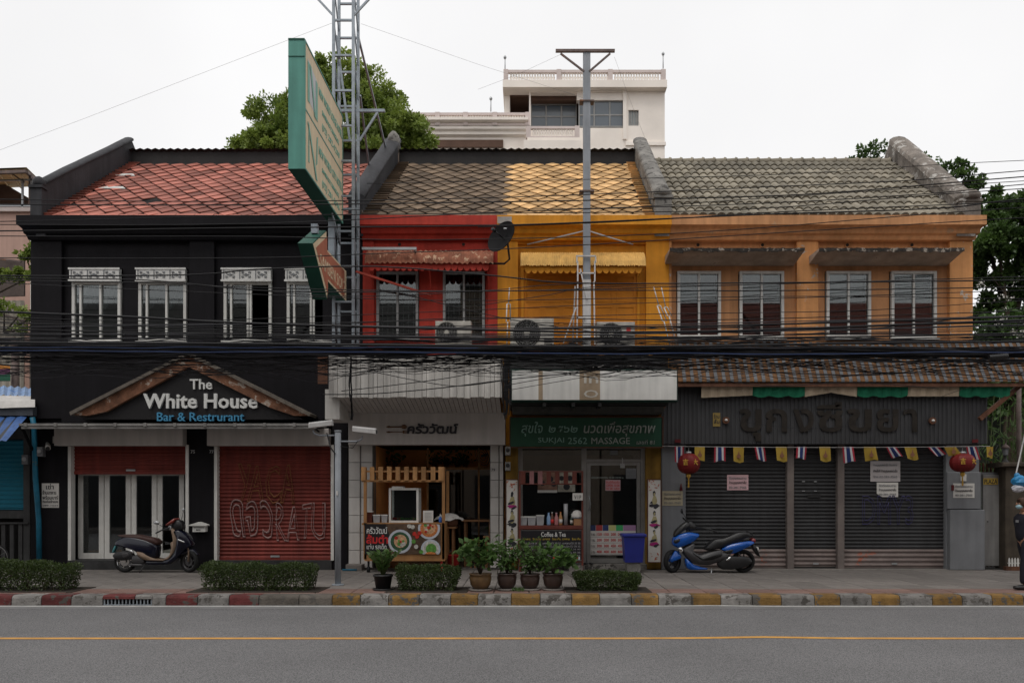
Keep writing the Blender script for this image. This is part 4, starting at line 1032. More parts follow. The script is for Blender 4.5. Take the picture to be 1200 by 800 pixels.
b = MB(); b.lathe([(.03,0),(.033,.02),(.033,.1),(.012,.125)],(kx(515),KD+.15,cz+.003),12); obj('bottle_body', b, M('blue_plastic',(.02,.1,.4),.35,.1,3,0), t)
b = MB(); b.lathe([(.013,.125),(.013,.16),(.006,.165),(.006,.19)],(kx(515),KD+.15,cz+.003),10); obj('cap', b, m_white, t)
# inside: table, stool, bench with cloth, sacks
m_tw = M('table_wood', (.22,.11,.05), .5, .3, 3, .1)
def table(name, u0, u1, vt_, D, lab, cat='table', dep=.6, leg=.05):
    x0,x1 = X(u0,D),X(u1,D); zt = Z(vt_,D)
    t = thing(name, lab, cat, ((x0+x1)/2,D,0.02)); b = MB(); b.bbox(x0,x1,D,D+dep,zt-.04,zt,.006); obj('table_top', b, m_tw, t)
    for xx in (x0+.05,x1-.05-leg):
        for yy in (D+.05,D+dep-.05-leg): b = MB(); b.box(xx,xx+leg,yy,yy+leg,.022,zt-.041); obj('leg', b, m_tw, t)
    return t
table('dining_table',541,578,609,FD+.35,'brown wooden dining table inside the restaurant against the tiled pillar')
table('wooden_stool',548,560,632,FD+.05,'small brown wooden stool in front of the restaurant dining table','stool',.25,.035)
table('wooden_stool',566,574,628,FD+.08,'narrow brown stool beside the white tiled pillar in the restaurant','stool',.22,.03)
tb_ = table('side_table',519,534,617,KD+.55,'low brown side table just right of the food cart','table',.5,.04)
t = thing('cloth_covered_basket', 'dark basket covered by a crumpled white cloth behind the food cart', 'basket', (X(527,KD+.8),KD+.8,Z(617,KD+.55)))
zt = Z(617,KD+.55)+.003; c = (X(526,KD+.8),KD+.8,zt); b = MB(); b.lathe([(.16,0),(.2,.05),(.22,.2)],c,14); obj('basket_body', b, m_woodd, t)
b = MB(); n = 18; R = 6; base = 0
for r in range(R+1):
    for k in range(n):
        a = 2*PI*k/n; rr = .3*r/R; b.v.append((c[0]+rr*1.1*math.cos(a), c[1]+rr*math.sin(a), c[2]+.27-.12*(r/R)**2+.025*math.sin(a*5+r)+random.uniform(-.008,.008)))
for r in range(R):
    for k in range(n): j=(k+1)%n; b.face([r*n+k,r*n+j,(r+1)*n+j,(r+1)*n+k], True)
obj('cloth', b, m_paper, t)
t = thing('red_plastic_bucket', 'dull red bucket on the floor between the food cart and dining table', 'bucket', (X(531,FD),FD,.02))
b = MB(); b.lathe([(.12,0),(.15,.3),(.155,.3),(.14,.29),(.11,.02)],(X(531,FD),FD,.022),16); obj('bucket_body', b, m_inkr, t)
t = thing('wall_fan', 'dark wall fan on the orange wall at the top right of the restaurant', 'fan', (X(565,FD+1),FD+1,Z(535,FD+1)))
c = Vector((X(565,FD+.9),FD+.9,Z(534,FD+.9))); b = MB()
for rr in (.22,.16,.1): b.tube([c+Vector((rr*.5*math.cos(a*PI/10),0,0))+Vector((rr*.35*math.cos(a*PI/10+1),0,rr*math.sin(a*PI/10))) for a in range(21)], .008, 5)
obj('cage', b, m_blk, t); b = MB(); b.bar(c, c+Vector((.1,.31,.05)), .03, 8); obj('arm', b, m_blk, t)
# pot plants behind the glass above the rail, red flowering plant motif
for k, u in enumerate((448,463,509,523,536,545)):
    D = FD+1.9 if u > 500 else FD+1.6; t = thing('indoor_plant', ('leafy plant high inside the restaurant above the left end of the food cart','leafy plant high inside the restaurant above the middle of the food cart','leafy plant high inside the restaurant, leftmost right of the food cart','leafy plant high inside the restaurant, second right of the food cart','leafy plant high inside the restaurant, third right of the food cart','leafy plant high inside the restaurant beside the fan')[k], 'plant', (X(u,D),D,Z(547,D)), 'plants on the ledge inside the restaurant')
    b = MB(); pts = []
    for q in range(70): pts.append(((X(u,D)+random.gauss(0,.11), D+random.gauss(0,.06), Z(547,D)+abs(random.gauss(0,.16))+.06), (random.gauss(0,1),-.3,1)))
    leaves(b, pts, .09); obj('foliage', b, m_leafd, t, recalc=False)
    b = MB(); b.lathe([(.05,0),(.07,.1)],(X(u,D),D,Z(547,D)),8); obj('pot', b, m_woodd, t)
b = MB(); b.box(fx(437),fx(590),FD+1.3,FD+2.2,Z(547.5,FD+1.9)-.05,Z(547.5,FD+1.9)-.02); obj('ledge', b, m_woodd, rd)

# ================================================================ massage shop street floor
m_yd = M('dirty_yellow_wall', (.28,.16,.03), .85, .4, 2.5, .3, streak=.4)
for (a,c,m) in ((592.5,607,m_yd),(757,775,m_yd)):
    b = MB(); b.bbox(fx(a),fx(c),FD+.02,FD+.3,0,zs+.0,.01); obj('pillar', b, m, og)
m_alu = M('brushed_frame', (.25,.245,.235), .45, .15, 5, .05, metal=.3)
b = MB(); y = FD+.15
for (a,c) in ((607,612.5),(682,688),(752,757)): b.box(fx(a),fx(c),y,y+.08,.12,zs)
b.box(fx(612.5),fx(682),y,y+.08,.12,.3); b.box(fx(612.5),fx(752),y+.001,y+.079,zs-.08,zs); b.box(fx(612.5),fx(682),y+.001,y+.079,fz(553),fz(551)); b.box(fx(688),fx(752),y+.001,y+.079,fz(541),fz(537.5))
sfr = obj('shopfront_frame', b, m_alu, og)
for (a,c,v0,v1) in ((612.5,682,648,553),(612.5,682,551,524),(688,752,537.5,524)):
    b = MB(); b.box(fx(a),fx(c),y+.03,y+.036,fz(v0),fz(v1)); obj('pane', b, m_glass, sfr)
dr = MB(); 
x0,x1 = fx(688.5),fx(751.5); z0,z1=.13,fz(541.5); s=.1
dr.box(x0,x0+s*.8,y+.01,y+.06,z0,z1); dr.box(x1-s*.8,x1,y+.01,y+.06,z0,z1); dr.box(x0+s*.8,x1-s*.8,y+.011,y+.059,z1-s*.6,z1); dr.box(x0+s*.8,x1-s*.8,y+.011,y+.059,z0,z0+s)
dr = obj('door', dr, m_alu, og)
b = MB(); b.box(x0+s*.8,x1-s*.8,y+.03,y+.036,z0+s,z1-s*.6); obj('pane', b, m_glass, dr)
b = MB(); b.tube([(x0+.05,y+.01,fz(598)),(x0+.05,y-.06,fz(596)),(x0+.07,y-.08,fz(590)),(x0+.05,y-.06,fz(583)),(x0+.05,y+.01,fz(581))],.013,6); obj('handle', b, m_galv, dr)
b = MB(); b.box(x1-.45,x1-.35,y-.03,y+.01,z1-.12,z1-.02); b.bar((x1-.4,y-.02,z1-.02),(x1-.4,y+.0,z1+.1),.012); obj('door_closer', b, m_galv, dr)
b = MB(); b.box(fx(607),fx(757),FD-.12,FD+.4,-.02,.12); obj('doorstep', b, m_conc, og)
b = MB(); b.box(fx(592),fx(775),FD+.4,BACK-3,-.02,.03); b.box(fx(592),fx(593),FD+.4,BACK-3,.03,zs); b.box(fx(592),fx(775),BACK-3,BACK-2.9,.03,zs); b.box(fx(774),fx(775),FD+.4,BACK-3,.03,zs); obj('room_wall', b, M('dark_brown_room',(.07,.03,.015),.8,.3,2,.1), og)
PIDX = [0]
def sheet(name, lab, cat, u0, u1, v0, v1, D, m, lines=(), group=None, parent=None, cut=None, border=None):
    """a paper or board fixed on something, printed with lines of text: (text, v0, v1, material[, u0, u1])"""
    x0,x1,z0,z1 = X(u0,D),X(u1,D),Z(v1,D),Z(v0,D); b = MB()
    if cut: b.prism([(x0+cut,z0),(x1,z0),(x1,z1),(x0,z1),(x0,z0+cut*.6)], D, D+.006)
    else: b.box(x0,x1,D,D+.006,z0,z1)
    if parent is None:
        t = obj(name, b, m); me = t.data
        c = Vector(((x0+x1)/2,D,z0)); me.transform(Matrix.Translation(-c)); t.location = c; tag(t, lab, cat, group)
    else: t = obj(name, b, m, parent)
    if border:
        b = MB(); w_ = .012
        b.box(x0-w_,x1+w_,D-.003,D+.008,z1,z1+w_); b.box(x0-w_,x1+w_,D-.003,D+.008,z0-w_,z0); b.box(x0-w_,x0,D-.003,D+.008,z0,z1); b.box(x1,x1+w_,D-.003,D+.008,z0,z1); obj('sign_frame', b, border, t)
    for ln in lines:
        tx, a, c, mm = ln[:4]; ua, ub = ln[4:6] if len(ln) > 4 else (u0+1, u1-1)
        text('lettering', tx, X(ua,D), X(ub,D), Z(c,D), Z(a,D), D-.003, mm, t, .003, .008, keep=False)
    return t
GD = FD+.14
m_cmin = M('faded_mint_letters', (.22,.38,.32), .5, .1, 3, 0); m_cgry = M('faded_white_letters', (.33,.37,.34), .5, .1, 3, 0)
gsn = thing('green_massage_sign', 'dark green massage signboard with Thai and English lettering', 'sign', (X(687,SD),SD,Z(524,SD)))
b = MB(); b.bbox(X(598,SD),X(776,SD),SD,FD+.1,Z(523.5,SD),Z(489,SD),.01); obj('sign_board', b, M('deep_green_sign',(.006,.062,.032),.45,.12,2,.03), gsn)
b = MB(); y = SD-.012
b.box(X(597,SD),X(777.5,SD),y,y+.05,Z(524.6,SD),Z(523.4,SD)); b.box(X(597,SD),X(777.5,SD),y,y+.05,Z(489,SD),Z(487.8,SD)); b.box(X(597,SD),X(598,SD),y,y+.05,Z(523.4,SD),Z(489,SD)); b.box(X(776.3,SD),X(777.5,SD),y,y+.05,Z(523.4,SD),Z(489,SD)); obj('sign_frame', b, m_woodd, gsn)
text('lettering','สุขใจ',X(611,SD),X(636,SD),Z(511,SD),Z(494,SD),y,m_cmin,gsn,.01,.008,.15,keep=False)
text('lettering','๒๕๖๒',X(643,SD),X(677,SD),Z(506.5,SD),Z(499,SD),y,m_cmin,gsn,.01,.008,.15,keep=False)
text('lettering','นวดเพื่อสุขภาพ',X(684,SD),X(768,SD),Z(511,SD),Z(494,SD),y,m_cgry,gsn,.01,.008,.15,keep=False)
text('lettering','SUKJAI',X(630.5,SD),X(661,SD),Z(520,SD),Z(512.5,SD),y,m_cmin,gsn,.01,.0,keep=False)
text('lettering','2562',X(665.5,SD),X(688,SD),Z(520,SD),Z(512.5,SD),y,m_cmin,gsn,.01,.0,keep=False)
text('lettering','MASSAGE',X(693,SD),X(738,SD),Z(520,SD),Z(512.5,SD),y,m_cgry,gsn,.01,.0,keep=False)
text('lettering','เลขที่ 81',X(746,SD),X(767,SD),Z(520.5,SD),Z(515,SD),y,m_cgry,gsn,.01,.0,.1,keep=False)
# blank light box with ghost letters
LD = 16.25
lb = thing('blank_lightbox_sign', 'long blank white light box sign with rust stains and ghost letters', 'sign', (X(696,LD),LD,Z(470,LD)))
m_lb = M('yellowed_acrylic', (.66,.65,.62), .4, .12, 1.2, .03, streak=.15)
b = MB(); b.box(X(599,LD),X(794,LD),LD,LD+.3,Z(470,LD),Z(432.5,LD)); obj('sign_case', b, M('dark_green_case',(.012,.04,.03),.5,.2,3,.05), lb)
b = MB(); b.box(X(600,LD),X(793,LD),LD-.02,LD-.001,Z(468.5,LD),Z(434,LD)); fc = obj('sign_face', b, m_lb, lb)
b = MB(); b.box(X(679,LD),X(703,LD),LD-.024,LD-.0205,Z(468.5,LD),Z(434,LD)); obj('stain_strip', b, M('brown_tape_residue',(.33,.25,.17),.6,.2,2,.02,streak=.2), fc)
b = MB(); b.box(X(631,LD),X(636,LD),LD-.0235,LD-.0205,Z(468.5,LD),Z(434,LD)); obj('stain_strip', b, MATS['brown_tape_residue'], fc)
m_gh = M('ghost_letter', (.47,.445,.40), .5, .1, 3, 0)
text('lettering','in',X(684,LD),X(701,LD),Z(449,LD),Z(438,LD),LD-.027,m_gh,fc,.002,.01,keep=False)
text('lettering','O',X(684,LD),X(701,LD),Z(466,LD),Z(457,LD),LD-.027,m_gh,fc,.002,.01,keep=False)
b = MB(); b.box(X(596,LD),X(786,LD),LD+.31,FD+.1,Z(472,LD),Z(413,LD)); obj('lightbox_housing_backing', b, M('housing_dark',(.03,.03,.03),.7,.3,3,.1), lb)  # housing carried up past the light box as added dark backing behind the cables
b = MB(); b.box(X(600,LD+.5),X(778,LD+.5),LD+.5,FD-.3,Z(489,SD)+.05,Z(472,LD)-.01); obj('fascia_box', b, M('housing_grey',(.075,.075,.07),.8,.3,2,.1,streak=.3), lb)
for u in (638,672,703):
    b = MB(); b.box(X(u-2,LD),X(u+2,LD),LD+.02,LD+.5,Z(476,LD),Z(471,LD)); obj('lamp_clip', b, m_blk, lb)
b = MB(); N=30; x0,x1=X(677,LD),X(770,LD)
for k in range(N+1):
    x = x0+(x1-x0)*k/N
    for q in range(4): b.v.append((x+random.uniform(-.01,.01), LD+.05+.22*q, Z(433,LD)+.03+.09*math.sin(PI*k/N)*abs(math.sin(q*1.1+.4))+random.uniform(0,.03)))
for k in range(N):
    for q in range(3): j=4*k+q; b.face([j,j+1,j+5,j+4], True)
tp = obj('crumpled_tarpaulin', b, M('grey_tarp',(.22,.21,.2),.7,.3,6,.3), None); tag(tp,'crumpled grey tarpaulin lying on top of the blank light box','tarpaulin')
# drinks counter in front of the massage window
PD = 17.15; px = lambda u: X(u,PD); pz = lambda v: Z(v,PD)
m_rw = M('red_brown_wood', (.13,.035,.025), .6, .25, 3, .1, streak=.2)
dc = thing('drinks_counter', 'red brown wooden drinks counter with menu board before the massage shop window', 'counter', (px(646),PD,0))
b = MB(); b.bbox(px(608),px(683.5),PD,PD+.35,pz(620),pz(615.5),.008); obj('counter_top', b, m_rw, dc)
for u in (608,681.5): b = MB(); b.box(px(u),px(u+2.2),PD+.01,PD+.05,.0,pz(552)); obj('post', b, m_rw, dc)
b = MB(); b.box(px(608),px(683.5),PD,PD+.03,pz(567.5),pz(566)); b.box(px(608),px(683.5),PD,PD+.03,pz(553),pz(551.5)); obj('rail', b, m_rw, dc)
for k in range(7):
    u = 610.5+k*10; b = MB(); b.box(px(u),px(u+5.2),PD-.012,PD-.001,pz(567),pz(552)); 
    obj('slat', b, m_rw if k not in (1,2) else M('faded_pink_slat',(.26,.12,.12),.6,.2,4,.1), dc)
b = MB(); b.box(px(608),px(684),PD+.06,PD+.1,pz(659),pz(620)-.01); b.box(px(609),px(615),PD+.05,PD+.3,0,.1) ; obj('counter_panel', b, m_rw, dc)
b = MB(); b.box(px(612),px(618),PD+.0,PD+.3,0,.16); b.box(px(667),px(683),PD+.0,PD+.3,0,.13); obj('counter_foot', b, m_slab, dc)
mb_ = sheet('menu_board','black Coffee and Tea menu board with yellow and white lines','menu board',610.5,681.5,621.5,656,PD+.03,M('menu_black',(.012,.011,.014),.4,.1,3,0),[('Coffee & Tea',623,628.5,m_let,634,663)],border=m_alu, parent=dc)
m_yel = M('yellow_print',(.45,.33,.05),.6,.1,4,0); m_dimw = M('dim_white_print',(.35,.35,.36),.6,.1,4,0)
for c in range(3):
    ua = 613+c*23
    text('lettering','รายการ   ร้อน เย็น',X(ua,PD+.03),X(ua+21,PD+.03),Z(632.4,PD+.03),Z(629.6,PD+.03),PD+.026,m_yel,mb_,.002,.01,keep=False)
    for r,s_ in enumerate(('เอสเพรสโซ่ 30 35','อเมริกาโน่ 30 35','คาปูชิโน่ 35 40','ชาเขียว 30 35','ชาเย็น 25 30')):
        text('lettering',s_,X(ua,PD+.03),X(ua+21,PD+.03),Z(637.2+r*3.7,PD+.03),Z(634.6+r*3.7,PD+.03),PD+.026,m_dimw,mb_,.002,0,keep=False)
for c in range(12):
    b = MB(); u = 648+c*2.7; b.box(X(u,PD+.03),X(u+2,PD+.03),PD+.024,PD+.028,Z(655.5,PD+.03),Z(652,PD+.03)); obj('cup_picture', b, [m_food['red'],m_plate,m_food['green'],m_food['orange'],m_pink][c%5], mb_)
tz = pz(615.4)
m_bt = {}
def bottle(u, h, r, lab, col, capc, neck=.4, D=PD+.15, label=None):
    x = X(u,D); t = thing('bottle', lab, 'bottle', (x,D,tz), 'bottles on the drinks counter')
    b = MB(); b.lathe([(r*.9,0),(r,.02),(r,h*(1-neck)),(r*.45,h*(1-neck*.45)),(r*.4,h*.93)],(x,D,tz+.002),12); bb = obj('bottle_body', b, col, t)
    b = MB(); b.lathe([(r*.46,h*.93),(r*.46,h)],(x,D,tz+.002),10); obj('cap', b, capc, t)
    if label: b = MB(); b.lathe([(r*1.03,h*.15),(r*1.03,h*.45)],(x,D,tz+.002),12); obj('bottle_label', b, label, bb)
m_lblue = M('pale_blue_syrup',(.2,.32,.5),.3,.1,3,0); m_syr = M('brown_syrup',(.12,.05,.03),.25,.2,3,0); m_amb = M('amber_syrup',(.4,.2,.07),.3,.2,3,0); m_pk = M('pink_syrup',(.4,.16,.16),.3,.2,3,0); m_grb = M('dark_green_bottle',(.02,.045,.03),.2,.1,3,0)
bottle(643,.27,.045,'pale blue squeeze bottle, leftmost bottle on the drinks counter',m_lblue,m_lblue)
bottle(647,.28,.036,'dark bottle with red and white label on the drinks counter',m_syr,m_white,label=m_inkr)
bottle(652,.27,.045,'pink syrup bottle on the drinks counter',m_pk,m_pink)
bottle(657,.29,.04,'amber bottle with orange neck and cream label on the drinks counter',m_amb,m_food['orange'],label=m_paper)
bottle(670,.24,.036,'dark green bottle with white label on the drinks counter',m_grb,m_white,label=m_paper)
for k,(u,w_,v,l) in enumerate(((613.5,.16,605,'frosted tub at the left end of the drinks counter'),(623,.18,605,'larger frosted tub, second from the left on the drinks counter'),(633,.17,603.5,'frosted tub with raised lid, third from the left on the drinks counter'))):
    tub(u,w_,v,l,m_clear,'ingredient_tub',D=PD+.15,z=tz+.003)
t = thing('cup_dispenser','tall clear cup dispenser tube on the drinks counter','cup dispenser',(X(663,PD+.15),PD+.15,tz))
b = MB(); b.lathe([(.04,.0),(.045,.46)],(X(663,PD+.15),PD+.15,tz+.003),12); obj('tube', b, m_clear, t); b = MB(); b.box(X(663,PD+.15)-.055,X(663,PD+.15)+.055,PD+.22,PD+.24,tz+.003,tz+.48); obj('backplate', b, m_blk, t)
t = thing('white_helmet','white helmet resting on a small cardboard box on the drinks counter','helmet',(X(676,PD+.15),PD+.15,tz+.14))
c = (X(676,PD+.16),PD+.16,tz+.165); b = MB(); b.lathe([(.12,-.02),(.125,.03),(.11,.09),(.075,.14),(.03,.162),(0,.165)],c,18); obj('helmet_shell', b, m_paper, t); b = MB(); b.lathe([(.126,-.02),(.13,0),(.126,.015)],c,18); obj('rim', b, m_grey, t)
t = thing('cardboard_box','small brown cardboard box at the right end of the drinks counter','box',(X(677.5,PD+.12),PD+.12,tz))
b = MB(); b.box(X(672.5,PD+.04),X(682,PD+.04),PD+.04,PD+.24,tz+.003,tz+.14); obj('box_body', b, M('cardboard',(.3,.16,.08),.9,.15,4,.1), t)
# posters & notices on window and door
t = sheet('photo_poster','photo poster of people being massaged inside the massage window, left one','poster',630,653,553,577,GD,M('poster_skin',(.24,.14,.1),.6,.6,5,0),())
b = MB(); D=GD-.004; b.box(X(630,D),X(653,D),D,D+.002,Z(577,D),Z(574,D)); obj('poster_print', b, m_paper, t)
for u,v,r in ((636,566,3),(645,561,3.5),(649,567,3)): b = MB(); b.disc((X(u,D),D,Z(v,D)),r*.019,'y',12,.002); obj('poster_print', b, m_ink, t)
t = sheet('photo_poster','pale photo poster of people being massaged inside the massage window, right one','poster',653.5,674,553,576,GD,M('poster_pale',(.38,.36,.3),.6,.6,6,0),())
for u,v,r in ((658,560,3),(668,560,3.2),(664,570,4)): b = MB(); b.disc((X(u,D),D,Z(v,D)),r*.019,'y',12,.002); obj('poster_print', b, m_ink, t)
sheet('vip_notice','small white VIP notice on the massage shop window','notice',671,683,577.5,586,PD-.02,m_paper,[('V I P',580,584.5,m_ink,673,681)])
sheet('door_notice','white notice with red print on the massage shop glass door','notice',709.5,727,562,574.5,GD,m_pink,[('ยินดีต้อนรับ',563,566,m_inkr),('OPEN 10.00',567,570,m_inkr),('02 281 6420',571,573.5,m_inkr)])
sheet('door_notice','pale square notice at the top right of the massage shop glass door','notice',733.5,745.5,548.5,560.5,GD,m_dimc,[('NO',551,555,m_grey),('SMOKING',556,559,m_grey)])
sheet('transom_notice','small pale notice on the transom above the massage shop door','notice',715,724,527.5,532.5,GD,m_dimc)
text('door_lettering','เปิดบริการทุกวัน 10.00-24.00 น.',X(693,GD),X(731,GD),Z(561,GD),Z(558,GD),GD,m_cgry,dr,.003,.01,keep=False)
pl_ = sheet('price_list','price list with coloured column heads on the lower part of the massage shop door','price list',692,745,615,650,GD,m_paper,())
D=GD-.004; heads=((692,698,(.03,.04,.1)),(698.4,706,(.35,.05,.05)),(706.4,713,(.03,.05,.15)),(713.4,721.5,(.5,.5,.2)),(722,730,(.05,.35,.12)),(730.4,745,(.35,.2,.35)))
for k,(a,c,col) in enumerate(heads):
    b = MB(); b.box(X(a,D),X(c,D),D,D+.003,Z(621.5,D),Z(615,D)); h = obj('column_head', b, M('price_head_%s'%'abcdef'[k],col,.6,.05,3,0), pl_)
for r,(lab_,nums) in enumerate((('½ ชม.','150 150 200 200'),('1 ชม.','200 200 300 300'),('1½ ชม.','300 300 450 450'),('2 ชม.','400 400 600 600'))):
    v = 624+r*6.8
    text('lettering',lab_,X(692.6,D),X(697.6,D),Z(v+3.4,D),Z(v,D),D,m_ink,pl_,.003,0,keep=False)
    for q,nn in enumerate(nums.split()): text('lettering',nn,X(699.5+q*8.2,D),X(705.3+q*8.2,D),Z(v+3.2,D),Z(v,D),D,m_inkr,pl_,.003,.015,keep=False)
    b = MB(); b.box(X(692,D),X(745,D),D+.001,D+.003,Z(v+5,D),Z(v+4.7,D)); obj('rule_line', b, m_grey, pl_)
# tall printed panels at both sides of the shopfront: drawn figures replaced by loose ink brush shapes
m_br = M('orange_blossom_print',(.42,.09,.03),.6,.3,9,0); m_skin = M('figure_print',(.34,.3,.16),.6,.2,6,0); m_mag = M('magenta_print',(.3,.02,.14),.6,.2,6,0)
def panelsign(u0,u1,v0,v1,D,lab,figs):
    t = thing('massage_panel_sign', lab, 'sign', (X((u0+u1)/2,D),D,Z(v1,D)))
    b = MB(); b.box(X(u0,D),X(u1,D),D,D+.06,Z(v1,D),Z(v0,D)); obj('sign_board', b, m_paper, t)
    b = MB()
    w_=.02; x0,x1,z0,z1=X(u0,D),X(u1,D),Z(v1,D),Z(v0,D)
    b.box(x0-w_,x0,D-.01,D+.06,z0-w_,z1+w_); b.box(x1,x1+w_,D-.01,D+.06,z0-w_,z1+w_); b.box(x0,x1,D-.01,D+.06,z1,z1+w_); b.box(x0,x1,D-.01,D+.06,z0-w_,z0); obj('sign_frame', b, m_woodd, t)
    y = D-.004; rr = random.Random(u0)
    def blob(u,v,ru,rv,m,ang=0,nm='figure_print'):
        b = MB(); layer[0]+=1; yy = y-.0004*(layer[0]%9); pts=[]
        for k in range(12):
            a = 2*PI*k/12; q = 1+rr.uniform(-.22,.22); dx=ru*q*math.cos(a); dz=rv*q*math.sin(a)
            pts.append((X(u,D)+(dx*math.cos(ang)-dz*math.sin(ang))*.0189, Z(v,D)+(dx*math.sin(ang)+dz*math.cos(ang))*.0189))
        b.prism([(min(max(p,x0+.002),x1-.002),q) for p,q in pts], yy, yy+.0004); obj(nm, b, m, t)
    for k in range(16):
        top = k < 9; blob(rr.uniform(u0+1,u1-1), (v0+rr.uniform(1,14)) if top else (v1-rr.uniform(1,12)), rr.uniform(.6,2), rr.uniform(.3,.8), m_br, rr.uniform(0,3), 'blossom_print')
    for v in figs:
        um = (u0+u1)/2
        blob(um,v,1.6,3,m_ink); blob(um,v+1,1.1,2,m_skin); blob(um+.5,v+8,3,5,m_skin); blob(um-1,v+10,4,1.5,m_ink,.3); blob(um,v+14,(u1-u0)*.42,2,m_mag if v%2 else m_ink); blob(um+2,v+16,3,1.5,m_ink,.5)
    return t
panelsign(593.5,606.5,562,654,PD+.2,'narrow printed massage panel with inked figures left of the drinks counter',(579,600,622))
panelsign(759.5,774,562,658,PD+.25,'tall printed massage panel with inked figures right of the blue bin',(578,601,623))
# blue bin
bb = thing('blue_plastic_bin','blue plastic bin with lid standing beside the massage door','bin',(X(742,16.9),16.9,0))
m_bb = M('blue_bin_plastic',(.012,.02,.20),.45,.12,4,.03)
D=16.75; x0,x1 = X(730,D),X(757,D); z0,z1=Z(659,D),Z(629,D)
b = MB(); k=.06
b.v=[(x0+k,D+k,z0),(x1-k,D+k,z0),(x1-k,D+.5-k,z0),(x0+k,D+.5-k,z0),(x0+.02,D+.02,z1),(x1-.02,D+.02,z1),(x1-.02,D+.48,z1),(x0+.02,D+.48,z1)]
for q in ((3,2,1,0),(4,5,6,7),(0,1,5,4),(1,2,6,5),(2,3,7,6),(3,0,4,7)): b.face(q)
obj('bin_body', b, m_bb, bb); b = MB(); b.bbox(x0-.01,x1+.01,D-.01,D+.5,z1+.002,Z(625.5,D),.015); obj('lid', b, m_bb, bb)
b = MB(); b.box(x0+.1,x1-.1,D+.1,D+.4,0.0,z0); obj('base_block', b, m_conc, bb)
t = thing('pair_of_sandals','dark sandals left on the step at the massage door','sandals',(fx(686),FD-.05,.12))
for dx in (0,.13): b = MB(); b.lathe([(.0,0),(.05,.0),(.055,.02),(0,.03)],(fx(686)+dx,FD-.03,.122),10,1,2.2); obj('sandal', b, m_blk, t)
# meters and switch boxes between restaurant and massage shop
for (u,v,l) in ((595,527,'grey electricity meter, upper one beside the massage shop'),(595,545,'grey electricity meter, lower one beside the massage shop')):
    t = thing('electricity_meter', l, 'meter', (X(u,17.4),17.4,Z(v,17.4)), 'meters on the dirty yellow pillar'); b = MB(); b.bbox(X(u-3,17.4),X(u+3,17.4),17.4,FD+.02,Z(v+6,17.4),Z(v-4,17.4),.01); obj('meter_case', b, m_alu, t); b = MB(); b.lathe([(.045,0),(.045,.02),(.02,.03)],(0,0,0),12); b.v=[(X(u,17.4)+p,17.4-r,Z(v,17.4)+q) for p,q,r in b.v]; obj('dial', b, m_blk, t)
text('number_plate','79',fx(575),fx(581),fz(552),fz(548.5),FD-.005,m_ink,rd,.004,.01)
text('house_number','75',fx(223.5),fx(228.5),fz(531),fz(527),FD-.004,m_galv,bk,.004,.01)
text('house_number','77',fx(245.5),fx(250.5),fz(531),fz(527),FD-.004,m_galv,bk,.004,.01)
# ================================================================ projecting hotel sign, arrow sign and lattice tower
SX = -3.95
def YD(u, x=SX): return x*FP/(u-CU)
y0, y1 = YD(357), 16.92; zt = Z(46,y0); zb = Z(198,y0)
m_tealp = M('weathered_teal_sheet', (.1,.29,.24), .6, .12, 2, .06, streak=.2); m_tdk = M('dark_green_sheet',(.015,.085,.06),.6,.2,2,.05)
m_cream = M('cream_sign_sheet',(.68,.56,.38),.6,.08,1.2,.03,streak=.12); m_tl = M('teal_letters',(.2,.42,.34),.6,.1,3,0)
hs_ = thing('projecting_hotel_sign','tall cream and teal hotel sign box projecting over the street from the lattice tower','sign',(SX-.14,(y0+y1)/2,zb))
b = MB(); b.box(SX-.29,SX-.004,y0+.006,y1,zb+.006,zt-.006); b.mat(1); 
b.poly([(SX-.288,y0+.01,zb),(SX-.006,y0+.01,zb),(SX-.006,y1-.003,zb),(SX-.288,y1-.003,zb)]); obj('sign_box', b, [m_tealp,m_tdk], hs_, recalc=False)
b = MB(); b.box(SX-.004,SX+.001,y0+.03,y1-.02,zb+.03,zt-.03); face = obj('sign_face', b, m_cream, hs_)
b = MB(); w=.03
b.box(SX-.003,SX+.012,y0,y1,zt-w,zt); b.box(SX-.003,SX+.012,y0,y1,zb,zb+w); b.box(SX-.003,SX+.012,y0,y0+w,zb+w,zt-w); b.box(SX-.003,SX+.012,y1-w,y1,zb+w,zt-w)
zm = zb+(zt-zb)*.47; b.box(SX+.0,SX+.008,y0+w,y1-w,zm-.014,zm+.014); obj('sign_trim', b, m_tealp, hs_)
b = MB(); 
for v in (66,): b.box(SX-.29,SX+.0,y0-.004,y0+.006,Z(v,y0)-.006,Z(v,y0)+.006)
b.box(SX-.29,SX,y0-.0035,y0+.006,Z(45.5,y0)-.02,Z(45.5,y0)+.01); obj('panel_joint', b, m_tdk, hs_)
